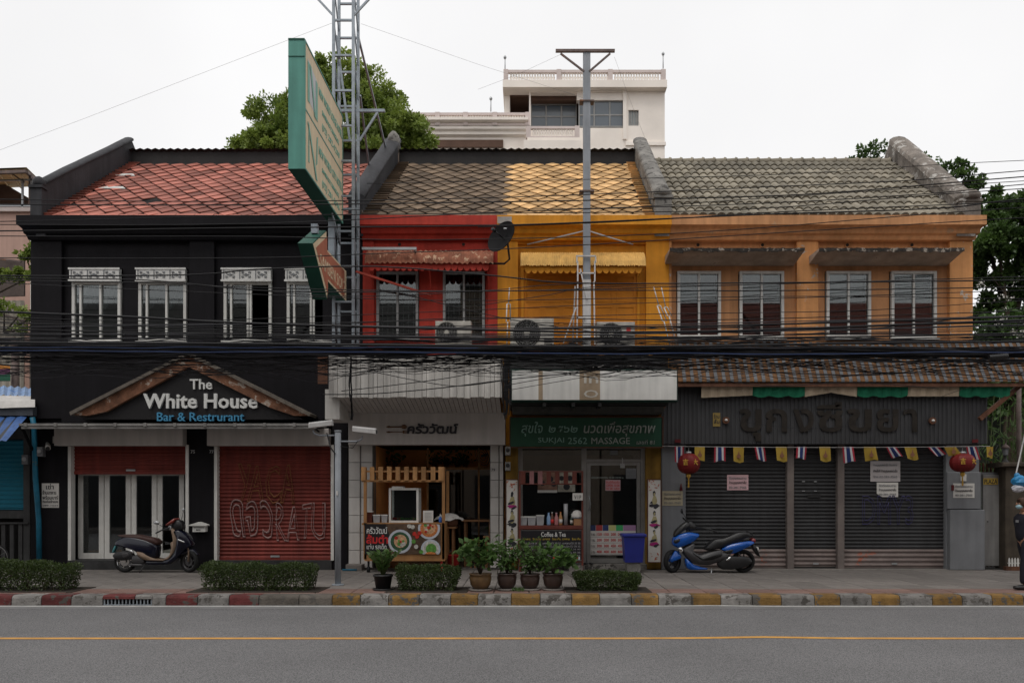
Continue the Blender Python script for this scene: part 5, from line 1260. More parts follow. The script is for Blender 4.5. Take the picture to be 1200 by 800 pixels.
# upper logo: pale block with an N, lower logo: slanting N
ya = y0+.2; yb = ya+.62; za, zc_ = zm+.22, zt-.28
b = MB(); pts=[(ya,za+.05),(yb,za-.05),(yb,zc_-.05),(ya,zc_+.05)]; b.xprism(pts, SX+.002, SX+.004); obj('logo_panel', b, M('logo_silver',(.5,.52,.53),.5,.1,3,0), face)
def stroke(pts, x0): b = MB(); b.xprism(pts, x0, x0+.004); obj('logo_stroke', b, m_tl, face)
stroke([(ya-.02,za),(ya+.1,za),(ya+.1,zc_),(ya-.02,zc_)], SX+.005); stroke([(yb-.1,za-.08),(yb+.02,za-.08),(yb+.02,zc_-.08),(yb-.1,zc_-.08)], SX+.005); stroke([(ya+.1,zc_),(ya+.2,zc_),(yb-.1,za-.08),(yb-.2,za-.08)], SX+.0095)
za2, zb2 = zb+.12, zm-.16
stroke([(ya+.02,za2+.1),(ya+.09,za2+.1),(ya+.07,zb2-.1),(ya+.03,zb2-.1)], SX+.005); stroke([(yb-.08,za2+.25),(yb,za2+.3),(yb+.04,zb2+.02),(yb-.03,zb2)], SX+.005); stroke([(ya-.04,zb2),(ya+.05,zb2),(yb-.0,za2-.02),(yb-.1,za2-.02)], SX+.0095)
text('lettering','NEW WORLD LODGE HOTEL',yb+.12,y1-.08,zt-.52,zt-.36,SX+.003,m_tl,face,.006,.0,plane='yz',keep=False)
text('lettering','SAMSEN SOI 2 BANGKOK',yb+.35,y1-.35,zt-.78,zt-.68,SX+.003,m_tl,face,.006,.0,plane='yz',keep=False)
text('lettering','(02) 282-0200',yb+.35,y1-.3,zt-1.08,zt-.92,SX+.003,m_tl,face,.006,.0,plane='yz',keep=False)
text('lettering','NEW WORLD CITY HOTEL',yb+.12,y1-.08,zm-.42,zm-.26,SX+.003,m_tl,face,.006,.0,plane='yz',keep=False)
text('lettering','SAMSEN SOI 2 BANGKOK',yb+.35,y1-.35,zm-.66,zm-.57,SX+.003,m_tl,face,.006,.0,plane='yz',keep=False)
text('lettering','(02) 281-5596',yb+.35,y1-.3,zm-.95,zm-.79,SX+.003,m_tl,face,.006,.0,plane='yz',keep=False)
# arrow
ar = thing('arrow_sign','brown and green arrow shaped box sign lettered SAMSEN SOI 2 under the hotel sign','sign',(SX-.14,15.9,5.8))
out = [(YD(366),Z(286,YD(366))-.0),(YD(382),Z(271,YD(382))),(YD(382),Z(291,YD(382))),(YD(406),Z(318,YD(406))),(YD(406),Z(354,YD(406))),(YD(382),Z(329,YD(382))),(YD(382),Z(351,YD(382))),]
tipz = (out[0][1]); out = [(YD(366.5),Z(300,YD(366.5)))]+out[1:]
# tip edge as in the photo: narrow blunt nose
nose = YD(366.5); out = [(nose+.35,Z(352,nose+.35)-.0)]+[(nose,Z(286,nose))]+out[1:]
out = [(YD(366),Z(285,YD(366))),(YD(382),Z(270,YD(382))),(YD(382),Z(291,YD(382))),(YD(406),Z(318,YD(406))),(YD(406),Z(354,YD(406))),(YD(383),Z(329,YD(383))),(YD(383),Z(351,YD(383)))]
b = MB(); b.xprism(out, SX-.27, SX); obj('sign_box', b, m_tdk, ar)
cy_, cz_ = sum(p[0] for p in out)/7, sum(p[1] for p in out)/7
ins = [(cy_+(y-cy_)*.97, cz_+(z-cz_)*.97) for y,z in out]; b = MB(); b.xprism(ins, SX+.001, SX+.006); f2 = obj('sign_face', b, m_cream, ar)
ins = [(cy_+(y-cy_)*.84, cz_+(z-cz_)*.84) for y,z in out]; b = MB(); b.xprism(ins, SX+.0065, SX+.01); obj('arrow_print', b, M('faded_brown_print',(.42,.15,.09),.6,.1,2,0,streak=.1), f2)
text('lettering','SAMSEN SOI 2',15.05,17.1,5.95,6.2,SX+.012,m_cream,f2,.004,.0,plane='yz',keep=False)
b = MB(); b.box(SX-.26,SX-.02,14.75,15.5,Z(270,15.5)+.0,Z(270,15.5)+.03) if False else b.box(SX-.2,SX-.08,15.2,15.3,Z(274,15.25),Z(268,15.25)+.08); b.box(SX-.2,SX-.08,16.5,16.6,6.3,7.4); obj('hanger', b, m_steel, ar)
# lattice tower
tw = thing('lattice_tower','tall square lattice tower of blue grey angle steel fixed to the black shophouse','tower',(-3.92,17.0,4.2))
TY0, TY1 = 16.82, 17.3; tx0, tx1 = X(391,TY0), X(414,TY0); ztop = 13.9; zbot = 4.0
for xx in (tx0,tx1):
    for yy in (TY0,TY1):
        b = MB(); b.box(xx-.028,xx+.028,yy-.028,yy+.028,zbot,ztop); obj('leg', b, m_steel, tw)
k = 0; zr = Z(24,TY0)+.74*1
while zr > zbot:
    for yy, dz in ((TY0,0),(TY1,.1)):
        b = MB(); b.box(tx0+.03,tx1-.03,yy-.02,yy+.02,zr-dz-.02,zr-dz+.02); obj('rung', b, m_steel, tw)
    for xx in (tx0,tx1):
        b = MB(); b.bar((xx,TY0+.03,zr),(xx,TY1-.03,zr-.7),.018); obj('brace', b, m_steel, tw)
    zr -= .74; k += 1
for sgn,xx in ((-1,tx0),(1,tx1)):
    b = MB(); b.bar((xx,TY0,Z(19,TY0)),(xx+sgn*.62,TY0,Z(-18,TY0)),.028); obj('top_arm', b, m_steel, tw)
b = MB(); b.box(tx0,X(451,TY1),TY1-.03,TY1+.03,Z(130,TY1)-.03,Z(130,TY1)+.03); b.bar((X(443,TY1),TY1,Z(131,TY1)),(tx1+.03,TY1,Z(165,TY1)),.03); obj('platform_bar', b, m_steel, tw)
for (ua,va,ub,vb) in ((419,40,455,186),(422,112,434,208),(394,42,410,165)):
    Db = FD+ (2.2 if vb>200 else 3.4) if vb > 170 else TY1; a = (X(ua,TY1),TY1,Z(va,TY1)); c = (X(ub,Db),Db,max(Z(vb,Db), roofz(Db)+.05) if vb>170 else Z(vb,Db)); b = MB(); b.bar(a,c,.03); obj('back_stay', b, m_steel, tw)
for (v,d) in ((66,0),(190,0),(240,0),(283,0),(345,0)):
    z = Z(v,TY0) if v>250 else Z(v,TY0); b = MB(); b.box(SX-.1,SX-.04,y1-.02,TY0+.02,z-.02,z+.02) ; obj('sign_bracket', b, m_steel, tw)
b = MB(); b.tube([(SX-.05,16.2,zb-.0),(SX-.05,16.9,zb-.45)],.02,5); b.tube([(tx1,TY1,5.9),(tx1,TY1,5.0)],.02,5); obj('stay_rod', b, m_steel, tw)
rt = obj('guy_bar', MB().bar((X(417,17.1),17.1,Z(318,17.1)),(X(505,FD-.05),FD-.05,Z(346,FD-.05)),.03), M('red_painted_bar',(.35,.05,.03),.6,.2,4,.1), tw)

# ================================================================ pole with crossarm and its white frame
TPD = 16.9; tp_ = lambda u,v,D=TPD: (X(u,D),D,Z(v,D))
po = thing('crossarm_pole','tall pale square post with wide crossarm on top before the orange shophouse','pole',(X(687.5,TPD),TPD,Z(408,TPD)))
m_pole = M('pale_grey_post',(.3,.32,.35),.5,.15,3,.08,streak=.25); m_wtube = M('white_tube',(.55,.54,.53),.5,.12,4,.05,streak=.15)
x = X(687.5,TPD); b = MB(); b.bbox(x-.075,x+.075,TPD-.075,TPD+.075,Z(329,TPD),Z(60,TPD),.012); obj('post', b, m_pole, po)
b = MB(); b.bbox(x-.085,x+.085,TPD-.085,TPD+.08,Z(408,TPD),Z(328.5,TPD),.012); b.bbox(x-.2,x+.22,TPD-.2,TPD+.2,Z(414,TPD),Z(408,TPD),.01); obj('white_foot', b, m_wtube, po)
m_rb = M('rusty_angle',(.16,.12,.11),.7,.4,6,.2,patch=.6,patch_col=(.2,.09,.05))
b = MB(); b.box(X(651,TPD),X(720,TPD),TPD-.1,TPD-.04,Z(63.5,TPD),Z(60.5,TPD)); obj('crossarm', b, m_rb, po)
for u in (657,715): b = MB(); b.bar(tp_(u,63,TPD-.07),tp_(687.5+(-3 if u<680 else 3),84,TPD-.07),.025); obj('crossarm_brace', b, m_rb, po)
for v in (120,225): b = MB(); b.box(X(679,TPD),X(696,TPD),TPD-.1,TPD+.1,Z(v+1,TPD),Z(v-.5,TPD)); obj('clamp', b, m_rb, po)
for u in (618,742): b = MB(); b.bar(tp_(687.5,270,TPD),(X(u,FD-.02),FD+.03,Z(286,FD)),.016); obj('wall_stay', b, m_galv, po)
fr_ = thing('white_tube_frame','narrow white tube frame standing round the foot of the crossarm pole','frame',(X(686,TPD),TPD,Z(405,TPD)))
F1 = TPD-.12
for (ua,va,ub,vb) in ((677,330,676,404),(696,330,697,404),(677,306,677,332),(697,306,697,330),(680,315,688,350),(674,335,671,404),(675,360,660,402),(675,300,698,300),(677,320,697,320),(676,372,686,372),(676,300,676,308),(698,300,698,308)):
    b = MB(); b.bar(tp_(ua,va,F1),tp_(ub,vb,F1 if va != 335 else F1+.3),.02); obj('frame_tube', b, m_wtube, fr_)

# ================================================================ air conditioners, dish, insulators
m_ac = M('aged_ac_casing',(.42,.4,.36),.5,.15,3,.05,streak=.2)
def ac(u0,u1,v0,v1,D,lab,fanx,mark=None):
    x0,x1,z0,z1 = X(u0,D),X(u1,D),Z(v1,D),Z(v0,D); t = thing('air_conditioner_unit',lab,'air conditioner',((x0+x1)/2,D,z0),'air conditioner units along the upper wall')
    b = MB(); b.bbox(x0,x1,D,D+.34,z0,z1,.012); obj('casing', b, m_ac, t)
    cx = x0+(x1-x0)*fanx; cz = (z0+z1)/2; r = (z1-z0)*.46
    b = MB(); b.disc((cx,D-.004,cz),r,'y',24,.006); g = obj('fan_opening', b, m_dark, t)
    b = MB()
    for k in range(1,7):
        rr = r*k/6.5; pts = [(cx+rr*math.cos(2*PI*q/20),D-.016,cz+rr*math.sin(2*PI*q/20)) for q in range(21)]; b.tube(pts,.004,3,False)
    for k in range(8): a=PI*k/8; b.tube([(cx-r*math.cos(a),D-.018,cz-r*math.sin(a)),(cx+r*math.cos(a),D-.018,cz+r*math.sin(a))],.004,3)
    obj('fan_guard', b, m_alu, g)
    b = MB(); b.disc((cx,D-.022,cz),r*.22,'y',12,.008); obj('fan_hub', b, m_ac, g)
    b = MB(); xs = x0+(x1-x0)*.78
    for k in range(6): b.box(xs,x1-.03,D-.006,D-.001,z0+.06+k*.03,z0+.07+k*.03)
    obj('side_slots', b, m_dark, t)
    if mark: b = MB(); b.box(xs,xs+.09,D-.004,D-.001,z1-.2,z1-.08); obj('sticker', b, mark, t)
    b = MB(); b.box(x0+.08,x0+.12,D,FD,z0-.06,z0-.005); b.box(x1-.12,x1-.08,D,FD,z0-.06,z0-.005); obj('mounting_bracket', b, m_steel, t)
ac(510,552,376,403,16.9,'air conditioner unit with round fan guard before the red wall between windows',.32)
ac(598,649,373,408,16.9,'air conditioner unit at the left foot of the orange wall',.38)
ac(699,744,377,406,16.9,'air conditioner unit right of the crossarm pole before the orange wall',.38,m_inkr)
ds = thing('satellite_dish','black mesh satellite dish on a bent arm between the red and orange walls','satellite dish',(X(590,16.9),16.9,Z(310,16.9)))
c = Vector((X(590.5,16.75),16.75,Z(280,16.75))); b = MB(); n = 28; R=5
ax = Vector((-.62,-.72,.34)).normalized(); e1 = ax.cross(Vector((0,0,1))).normalized(); e2 = e1.cross(ax)
rad = .36
for sgn in (0,1):
    base = len(b.v)
    for r in range(R+1):
        for k in range(n): a=2*PI*k/n; q=rad*r/R; b.v.append(tuple(c+e1*q*math.cos(a)+e2*q*math.sin(a)+ax*(.1*(r/R)**2-.012*sgn)))
    for r in range(R):
        for k in range(n): j=(k+1)%n; b.face([base+r*n+k,base+r*n+j,base+(r+1)*n+j,base+(r+1)*n+k], True)
obj('reflector', b, M('black_dish_mesh',(.01,.01,.011),.7,.2,8,.05,spec=.1), ds, recalc=False)
b = MB(); b.tube([c, c+ax*.3],.014,5); b.tube([c+ax*.28,c+ax*.38],.035,8); obj('feed_arm', b, m_blk, ds)
b = MB(); b.tube([c-ax*.02,(X(595,16.9),16.95,Z(285,16.9)),(X(597,16.9),16.95,Z(303,16.9)),(X(591,17),17.0,Z(309,17)),(X(574,FD-.02),FD-.02,Z(309,FD))],.022,6); obj('arm', b, m_blk, ds)
b = MB(); b.tube([(X(590,16.6),16.66,Z(267,16.6)),(X(594,16.6),16.66,Z(267,16.6))],.025,5); obj('label_patch', b, m_galv, ds)
def insul(pts, lab):
    D = 16.3; t = thing('stay_wire_insulator', lab, 'insulator', (X(pts[1][0],D),D,Z(pts[1][1],D)), 'stay wires with insulators')
    P_ = [(X(u,D),D,Z(v,D)) for u,v in pts]
    b = MB(); b.tube([P_[0],P_[1]],.011,5); b.tube([P_[2],P_[3]],.013,5); obj('wire', b, m_wtube, t)
    a, c = Vector(P_[1]), Vector(P_[2]); w = Vector((.055,0,0)); b = MB()
    b.tube([a-w*.6,a+w*.6,c+w,c-w*.6,a-w*.6],.014,5); obj('turnbuckle', b, m_wtube, t)
insul([(597,337),(596,356),(595,377),(594,404)],'white stay wire and turnbuckle before the left edge of the orange wall')
insul([(766,336),(772,358),(778,376),(785,404)],'left of two white stay wires before the right edge of the orange wall')
insul([(775,336),(780,360),(784,370),(793,404)],'right of two white stay wires before the right edge of the orange wall')
t = thing('short_pipe_rail','thin grey pipe stub over the rusty awning of the red shophouse','pipe',(X(455,17.1),17.1,Z(291,17.1))); b = MB(); b.box(X(424,17.1),X(488,17.1),17.1,17.15,Z(292.5,17.1),Z(289.5,17.1)); b.box(X(486,17.1)-.04,X(486,17.1),17.15,FD-.01,Z(292.5,17.1),Z(289.5,17.1)); obj('pipe', b, m_galv, t)

# ================================================================ overhead cables
def spl(pts, n=34):
    out = []; P_ = [pts[0]]+list(pts)+[pts[-1]]
    for i in range(1, len(P_)-2):
        for k in range(n//(len(pts)-1)):
            t = k/(n//(len(pts)-1)); p0,p1,p2,p3 = P_[i-1],P_[i],P_[i+1],P_[i+2]
            out.append(tuple(.5*((2*p1[j])+(-p0[j]+p2[j])*t+(2*p0[j]-5*p1[j]+4*p2[j]-p3[j])*t*t+(-p0[j]+3*p1[j]-3*p2[j]+p3[j])*t**3) for j in range(2)))
    out.append(pts[-1]); return out
CABL = {'r':('thin black cable crossing in front of the tiled roofs','cables crossing before the roofs'),
        'w':('black cable strung across the wall and window heads of the upper storey','cables across the upper storey'),
        'l':('black cable strung low across the upper windows above the thick bundle','cables low over the upper windows'),
        's':('loose black cable sagging below the thick cable bundle','cables sagging below the bundle'),
        'h':('thick black cable running above the cable bundle along the whole row','thick cables above the bundle')}
CB = {k: [] for k in CABL}
def cable(kind, pts, r, D, m=None):
    a, e = pts[0], pts[-1]
    sl0 = (pts[1][1]-a[1])/(pts[1][0]-a[0]); sl1 = (e[1]-pts[-2][1])/(e[0]-pts[-2][0])
    full = list(pts)
    if a[0] <= 0: full.insert(0, (-260, a[1]-260*sl0-6))
    if e[0] >= 1200: full.append((1500, e[1]+(1500-e[0])*sl1*.6-5))
    P_ = [(X(u,D),D,Z(v,D)) for u,v in spl(full)]
    b = MB(); b.tube(P_, r, 5); o = obj('cable', b, m or m_cable, None)
    c = Vector(P_[len(P_)//2]); o.data.transform(Matrix.Translation(-c)); o.location = c; tag(o, CABL[kind][0], 'cable', CABL[kind][1])
    CB[kind].append((pts[len(pts)//2][1] if kind=='s' else min(pts,key=lambda p:abs(p[0]-600))[1], o)); return o
T=.0085
for pts,r,D in (
 ([(0,233.5),(300,236),(600,231),(900,219),(1072,211),(1200,200)],T,14.2),
 ([(0,239.5),(300,240),(560,237),(860,231),(1000,224),(1200,207)],T*1.3,14.3),
 ([(0,259.5),(280,253),(580,250),(860,246),(1085,229),(1200,221)],T,14.4),
 ([(0,263),(300,262),(600,248),(900,238),(1100,226),(1200,216)],T,14.1),
 ([(0,270.5),(280,267),(580,264),(785,256),(900,251),(1100,244),(1200,233)],T*1.5,14.3),
 ([(560,266),(700,261),(785,256.5),(900,249),(1200,236)],T,14.35),
 ([(430,215),(600,212),(900,205),(1100,193),(1200,188)],T*.7,14.8),
 ([(400,246),(700,244),(900,232),(1200,212)],T*.8,14.5)):
    cable('r',pts,r,D)
for pts,r,D in (
 ([(0,276.5),(300,277),(500,281),(800,273),(1060,253),(1200,243)],T,14.3),
 ([(0,302),(300,302),(440,297),(580,292),(700,286),(860,276),(1200,255)],T,14.2),
 ([(0,323),(220,322),(300,315.5),(440,312),(580,323),(670,331.5),(860,331.5),(1200,328)],T*1.5,14.0),
 ([(0,325.5),(170,328),(300,340),(430,342),(700,340),(900,340.5),(1200,336)],T*1.2,14.1),
 ([(0,328),(170,331),(300,337),(560,341),(860,334),(1200,324)],T,14.2),
 ([(240,334),(400,347),(560,341),(640,334),(700,332)],T*.8,14.3),
 ([(0,331),(280,344),(520,352),(760,349),(1000,347),(1200,350)],T*.8,14.4),
 ([(480,346),(560,366),(620,378),(700,389)],T*.9,14.5),
 ([(560,358),(640,346),(700,336),(860,334)],T*.8,14.5)):
    cable('w',pts,r,D)
for i,(pts,r,D) in enumerate((
 ([(0,371),(200,376),(440,368),(700,357),(900,350),(1200,340)],T*.8,14.3),
 ([(0,377),(150,380),(440,377),(760,368),(1000,364),(1200,352)],T*.8,14.2),
 ([(0,378.5),(300,383),(560,372),(800,375),(1050,369),(1200,364)],T,14.4),
 ([(0,383),(300,380),(600,384),(860,378),(1200,370)],T,14.1),
 ([(0,387),(280,386),(600,381),(900,384),(1200,377)],T*.9,14.3),
 ([(0,391),(300,392),(560,394),(860,389),(1200,381)],T*1.2,14.0),
 ([(0,392.5),(260,390),(600,396),(900,393),(1200,386)],T,14.2),
 ([(0,396),(300,396),(600,399),(860,396),(1200,390)],T*1.2,14.1),
 ([(700,386),(860,383),(1000,376),(1200,378)],T*1.2,14.2),
 ([(0,389),(300,394),(600,391),(900,396),(1200,391)],T*1.1,14.25),
 ([(0,394),(300,388),(600,393),(900,387),(1200,380)],T*.9,14.05),
 ([(0,398),(400,395),(800,401),(1200,393)],T*1.2,14.0),
 ([(0,374),(400,390),(640,378),(900,391),(1200,383)],T*.8,14.35),
 ([(0,385),(300,392),(700,397),(1000,391),(1200,393)],T*1.2,13.95),
 ([(860,396),(960,390),(1060,381),(1130,372),(1200,360)],T,14.4))):
    cable('l',pts,r,D, m_cable2 if i in (5,7,3) else None)
for pts,r,D in (
 ([(0,365),(150,371),(300,379),(560,386),(700,389),(860,387.5),(1040,381),(1200,375)],.021,13.9),
 ([(0,401),(200,402),(440,404),(760,406),(1000,402),(1200,400)],.022,13.9),
 ([(560,387),(700,384),(900,380),(1200,371)],.016,14.0)):
    cable('h',pts,r,D)
for pts,r,D in (
 ([(0,418),(40,425),(150,433),(300,436),(400,432),(600,424),(800,428)],T,14.3),
 ([(0,427),(100,431),(240,427),(420,425),(600,419)],T*1.2,14.2),
 ([(100,428),(200,416),(330,414),(430,432),(600,428)],T*.8,14.4),
 ([(378,462),(440,461),(520,454),(600,444),(680,436),(730,428)],T*1.2,15.4),
 ([(400,458),(470,450),(540,440),(600,424),(660,418)],T,15.3),
 ([(440,436),(500,448),(540,452),(588,446)],T*.9,15.4),
 ([(590,452),(640,443),(700,434),(760,424)],T*.8,15.3),
 ([(590,458),(660,446),(720,436),(790,428)],T*.7,15.3),
 ([(770,422),(800,432),(900,436),(1000,440),(1100,436),(1200,446)],T*1.1,14.9),
 ([(860,418),(960,432),(1060,437),(1140,430),(1200,424)],T*1.1,14.8),
 ([(1090,432),(1140,424),(1170,436),(1200,440)],T,14.8),
 ([(870,494),(940,502),(1000,498),(1060,482),(1110,462),(1160,446),(1200,436)],T*.5,15.2),
 ([(820,440),(900,452),(1000,448),(1100,455)],T*.8,15.4)):
    cable('s',pts,r,D)
ORD = 'uppermost,second,third,fourth,fifth,sixth,seventh,eighth,ninth,tenth,eleventh,twelfth,thirteenth,fourteenth,fifteenth,sixteenth,seventeenth'.split(',')
CNM = {'r':'thin black cables crossing before the tiled roofs','w':'black cables before the upper walls and window heads','l':'black cables low across the upper windows','s':'loose black cables sagging below the thick bundle','h':'thick black cables just above the bundle'}
for kd, lst in CB.items():
    for i_, (v_, o_) in enumerate(sorted(lst, key=lambda q: q[0])): o_['label'] = ('lowest' if i_ == len(lst)-1 else ORD[i_]+(' from the top' if i_ else ''))+' of the '+CNM[kd]
# the thick bundle: far too many strands to count
b = MB(); rr = random.Random(5)
def strand(v0, D, r, amp=1.4, u0=-260, u1=1480, ph=0, droop=0, curve=None):
    P_ = []; n = 70; s_ = rr.random()*50
    for k in range(n+1):
        u = u0+(u1-u0)*k/n; v = v0+amp*2*noise.noise(Vector((u*.012,s_,v0*.3)))+(curve(u) if curve else 0)
        P_.append((X(u,D),D+.05*noise.noise(Vector((u*.02,s_,3))),Z(v,D)))
    b.tube(P_, r, 4, False)
drp = lambda u: 1.5*math.sin((u-250)/300)+ (5*max(0,(u-860)/340) if u > 860 else 0)
b.mat(0)
for k in range(32):
    v = rr.gauss(409.5,4); b.mat(0 if k % 5 else 1); strand(v, rr.uniform(13.95,14.3), rr.choice((.007,.009,.011,.015)), 2.4, curve=drp)
for k in range(5): strand(rr.gauss(411,2.5), 14.1+.02*rr.random(), .018, 1.4, curve=drp); b.mat(0)
for k in range(15):
    b.mat(k%2); strand(rr.uniform(411,438), rr.uniform(14.2,14.9), .006, 9)
for k in range(16):
    a = rr.uniform(-150,1150); b.mat(0); strand(rr.uniform(416,438), 14.6, .007, 12, a, a+rr.uniform(90,260))
for k in range(10):
    b.mat(0); strand(rr.uniform(414,424), rr.uniform(14.2,14.5), .008, 4.5, curve=drp)
for k in range(9):
    a = rr.uniform(-100,1000); b.mat(0); strand(rr.uniform(415,430), 14.4, .008, 7, a, a+rr.uniform(150,350))
b.mat(2); strand(411,13.9,.014,.8,-260,1480,curve=lambda u: 3*math.sin((u-100)/420)); strand(407,13.88,.009,1,-260,560)
for k in range(26):
    b.mat(k%2); a = rr.uniform(570,640); strand(rr.uniform(413,429), rr.uniform(14.6,15.4), .008, 4, a, a+rr.uniform(120,230))
for k in range(26):
    b.mat(0); a = rr.uniform(740,900); strand(rr.gauss(414,3.2), rr.uniform(14.0,14.5), rr.choice((.01,.014,.02)), 2.2, a, 1480)
for k in range(7):
    b.mat(k%2); strand(rr.uniform(396,403), rr.uniform(14.0,14.4), .008, 2.5)
bd = obj('cable_bundle', b, [m_cable,m_cable2,m_cable3], None); tag(bd,'thick tangled bundle of black cables strung along the whole row below the upper windows','cable bundle',kind='stuff')
# vertical drop of cables between the two canopies, and a thin one by the white canopy
b = MB()
for k in range(26):
    u = 594+rr.gauss(0,2.6); P_ = []; s_ = rr.random()*9; D = 15.6+.1*rr.random()
    ve = rr.uniform(455,494)
    for q in range(12): v = 404+(ve-404)*q/11; P_.append((X(u+3*noise.noise(Vector((v*.04,s_,0))),D),D,Z(v,D)))
    b.tube(P_, rr.choice((.01,.014,.02)), 4)
o = obj('cable_drop', b, m_cable, None); tag(o,'thick vertical drop of black cables between the fluted canopy and the blank light box','cable bundle',kind='stuff')
b = MB()
for k in range(6):
    s_ = rr.random()*9; P_ = []; D = 15.7
    for q in range(14): v = 418+(492-418)*q/13; P_.append((X(411+rr.gauss(0,.3)+6*noise.noise(Vector((v*.03,s_,0)))*(1-abs(q-9)/12),D),D,Z(v,D)))
    b.tube(P_, .009, 4)
o = obj('cable_drop', b, m_cable, None); tag(o,'thin twisted cables hanging before the left end of the fluted canopy','cable bundle',kind='stuff')
t = thing('cable_splice_closure','ribbed black splice closure in the cable bundle near the right edge','splice closure',(X(1169,13.9),13.9,Z(416,13.9)))
b = MB(); prof = []
D=13.85
for k in range(15): u = 1159+k*1.55; prof.append(((X(u,D),D,Z(418.5-.12*(k),D)), .045 if k%2 else .038))
b.tube([p for p,_ in prof],[q for _,q in prof],10); obj('closure_body', b, m_blk, t)
for x_, l in ((-14.6,'left'),(14.6,'right')):
    t = thing('utility_pole','concrete utility pole carrying the cables beyond the %s edge of the row'%l,'pole',(x_,14.2,0),'concrete utility poles at the kerb')
    b = MB(); b.tube([(x_,14.35,0),(x_,14.35,11)],[.17,.12],8); obj('pole', b, m_conc, t); b = MB(); b.box(x_-.05,x_+.05,13.7,15.5,4.6,4.7); b.box(x_-.05,x_+.05,13.7,15.0,7.2,7.3); obj('crossarm', b, m_conc, t)
for (ua,va,ub,vb) in ((390,27,-200,250),(423,28,700,120),(720,67,757,165),(657,64,560,105)):
    D = 17; o = obj('stay_wire', MB().tube([(X(ua,D),D,Z(va,D)),(X((ua+ub)/2,D+1),D+1,Z((va+vb)/2+2,D+1)),(X(ub,D+2),D+2,Z(vb,D+2))],.0025,4), M('thin_wire',(.3,.3,.3),.6,0,1,0), None); tag(o,{390:'thin wire running down left from the lattice tower across the sky',423:'thin wire running down right from the lattice tower across the sky',720:'thin wire from the right tip of the crossarm down to the gable wall',657:'thin wire running left from the crossarm pole across the sky'}[ua],'wire','thin wires against the sky')

# ================================================================ street camera pole
CDp = 14.6; cp = thing('camera_pole','grey steel pole with two white security cameras before the black shophouse','camera pole',(X(396,CDp),CDp,0))
b = MB(); x = X(396,CDp); b.tube([(x,CDp,0),(x,CDp,Z(505,CDp))],.055,14); b.tube([(x,CDp,Z(506,CDp)),(x,CDp,Z(504,CDp))],.062,14); obj('pole', b, m_pole, cp)
b = MB(); b.tube([(x,CDp,0),(x,CDp,.02)],.11,12); obj('base_plate', b, m_steel, cp)
b = MB(); b.tube([(x,CDp-.058,Z(580,CDp)),(x,CDp-.058,Z(575,CDp))],.02,4); obj('sticker', b, m_paper, cp)
for s_,u,v in ((-1,377,497.5),(1,428,504.5)):
    b = MB(); zz = Z(510 if s_<0 else 517,CDp); b.tube([(x,CDp,zz),(X(396+s_*22,CDp),CDp,zz),(X(396+s_*28,CDp),CDp,zz+.04),(X(396+s_*29,CDp),CDp-.02,zz+.1)],.016,6); obj('camera_arm', b, m_pole, cp)
    c = Vector((X(u,CDp),CDp-.05,Z(v,CDp))); b = MB(); L=.21; tilt = .12 if s_<0 else -.1
    def cp_(dx,dy,dz): return (c.x+dx, c.y+dy, c.z+dz+dx*tilt*(1))
    i = len(b.v)
    for dx in (-L,L): b.v += [cp_(dx,-.07,-.04),cp_(dx,.07,-.04),cp_(dx,.08,.03),cp_(dx,.03,.06),cp_(dx,-.03,.06),cp_(dx,-.08,.03)]
    b.face([5,4,3,2,1,0]); b.face([6,7,8,9,10,11])
    for k in range(6): j=(k+1)%6; b.face([k,j,6+j,6+k])
    cb = obj('camera_housing', b, m_wtube, cp)
    b = MB(); e = cp_(s_*(L+.004),0,0); b.tube([e,(e[0]+s_*.01,e[1],e[2])],.035,10); obj('lens', b, m_blk, cb)
b = MB(); b.tube([(X(383,CDp),CDp,Z(507,CDp)),(X(388,CDp),CDp-.05,Z(524,CDp)),(X(394,CDp),CDp-.07,Z(532,CDp))],.012,5); b.tube([(X(420,CDp),CDp,Z(515,CDp)),(X(414,CDp),CDp-.05,Z(525,CDp)),(X(400,CDp),CDp-.07,Z(523,CDp))],.008,5); obj('camera_cable', b, m_cable, cp)

# ================================================================ little things on the walls
FDF = FD-.012
sheet('wall_notice','white handwritten notice on the black pillar by the left end of the row','notice',49,69,566,594.5,FDF,m_paper,[('เช่า',566.5,573,m_ink,54,63),('ร้านอาหาร',574,579,m_ink,50,66),('พร้อมบาร์',580,585,m_ink),('ติดต่อเจ้าของ',585.5,589,m_ink),('089-1234',591,593,m_grey)])
t = thing('mailbox','small white house shaped mailbox on the black pillar by the navy scooter','mailbox',(fx(235.5),FD-.14,fz(623)))
b = MB(); b.box(fx(228.5),fx(243.5),FD-.13,FD-.002,fz(622.5),fz(615)); obj('box_body', b, m_white, t)
b = MB(); b.prism([(fx(225),fz(615.5)),(fx(246),fz(615.5)),(fx(246),fz(614.3)),(fx(236),fz(611)),(fx(225),fz(614.3))],FD-.17,FD-.003); obj('roof', b, m_white, t)
b = MB(); b.box(fx(230),fx(242),FD-.133,FD-.1301,fz(618),fz(617.2)); obj('letter_slot', b, m_ink, t); text('lettering','MAIL',fx(232),fx(239),fz(621),fz(619.2),FD-.131,m_ink,t,.003,.01)
t = thing('wall_security_camera','small white security camera on the black wall left of the bar shutter','security camera',(fx(61),FD-.2,fz(522)))
b = MB(); b.tube([(fx(56),FD-.02,fz(519)),(fx(60),FD-.12,fz(522)),(fx(65),FD-.28,fz(526))],[.03,.05,.055],8); obj('camera_body', b, m_white, t); b = MB(); b.tube([(fx(65),FD-.28,fz(526)),(fx(65.7),FD-.31,fz(526.7))],.045,8); obj('lens', b, m_blk, t)
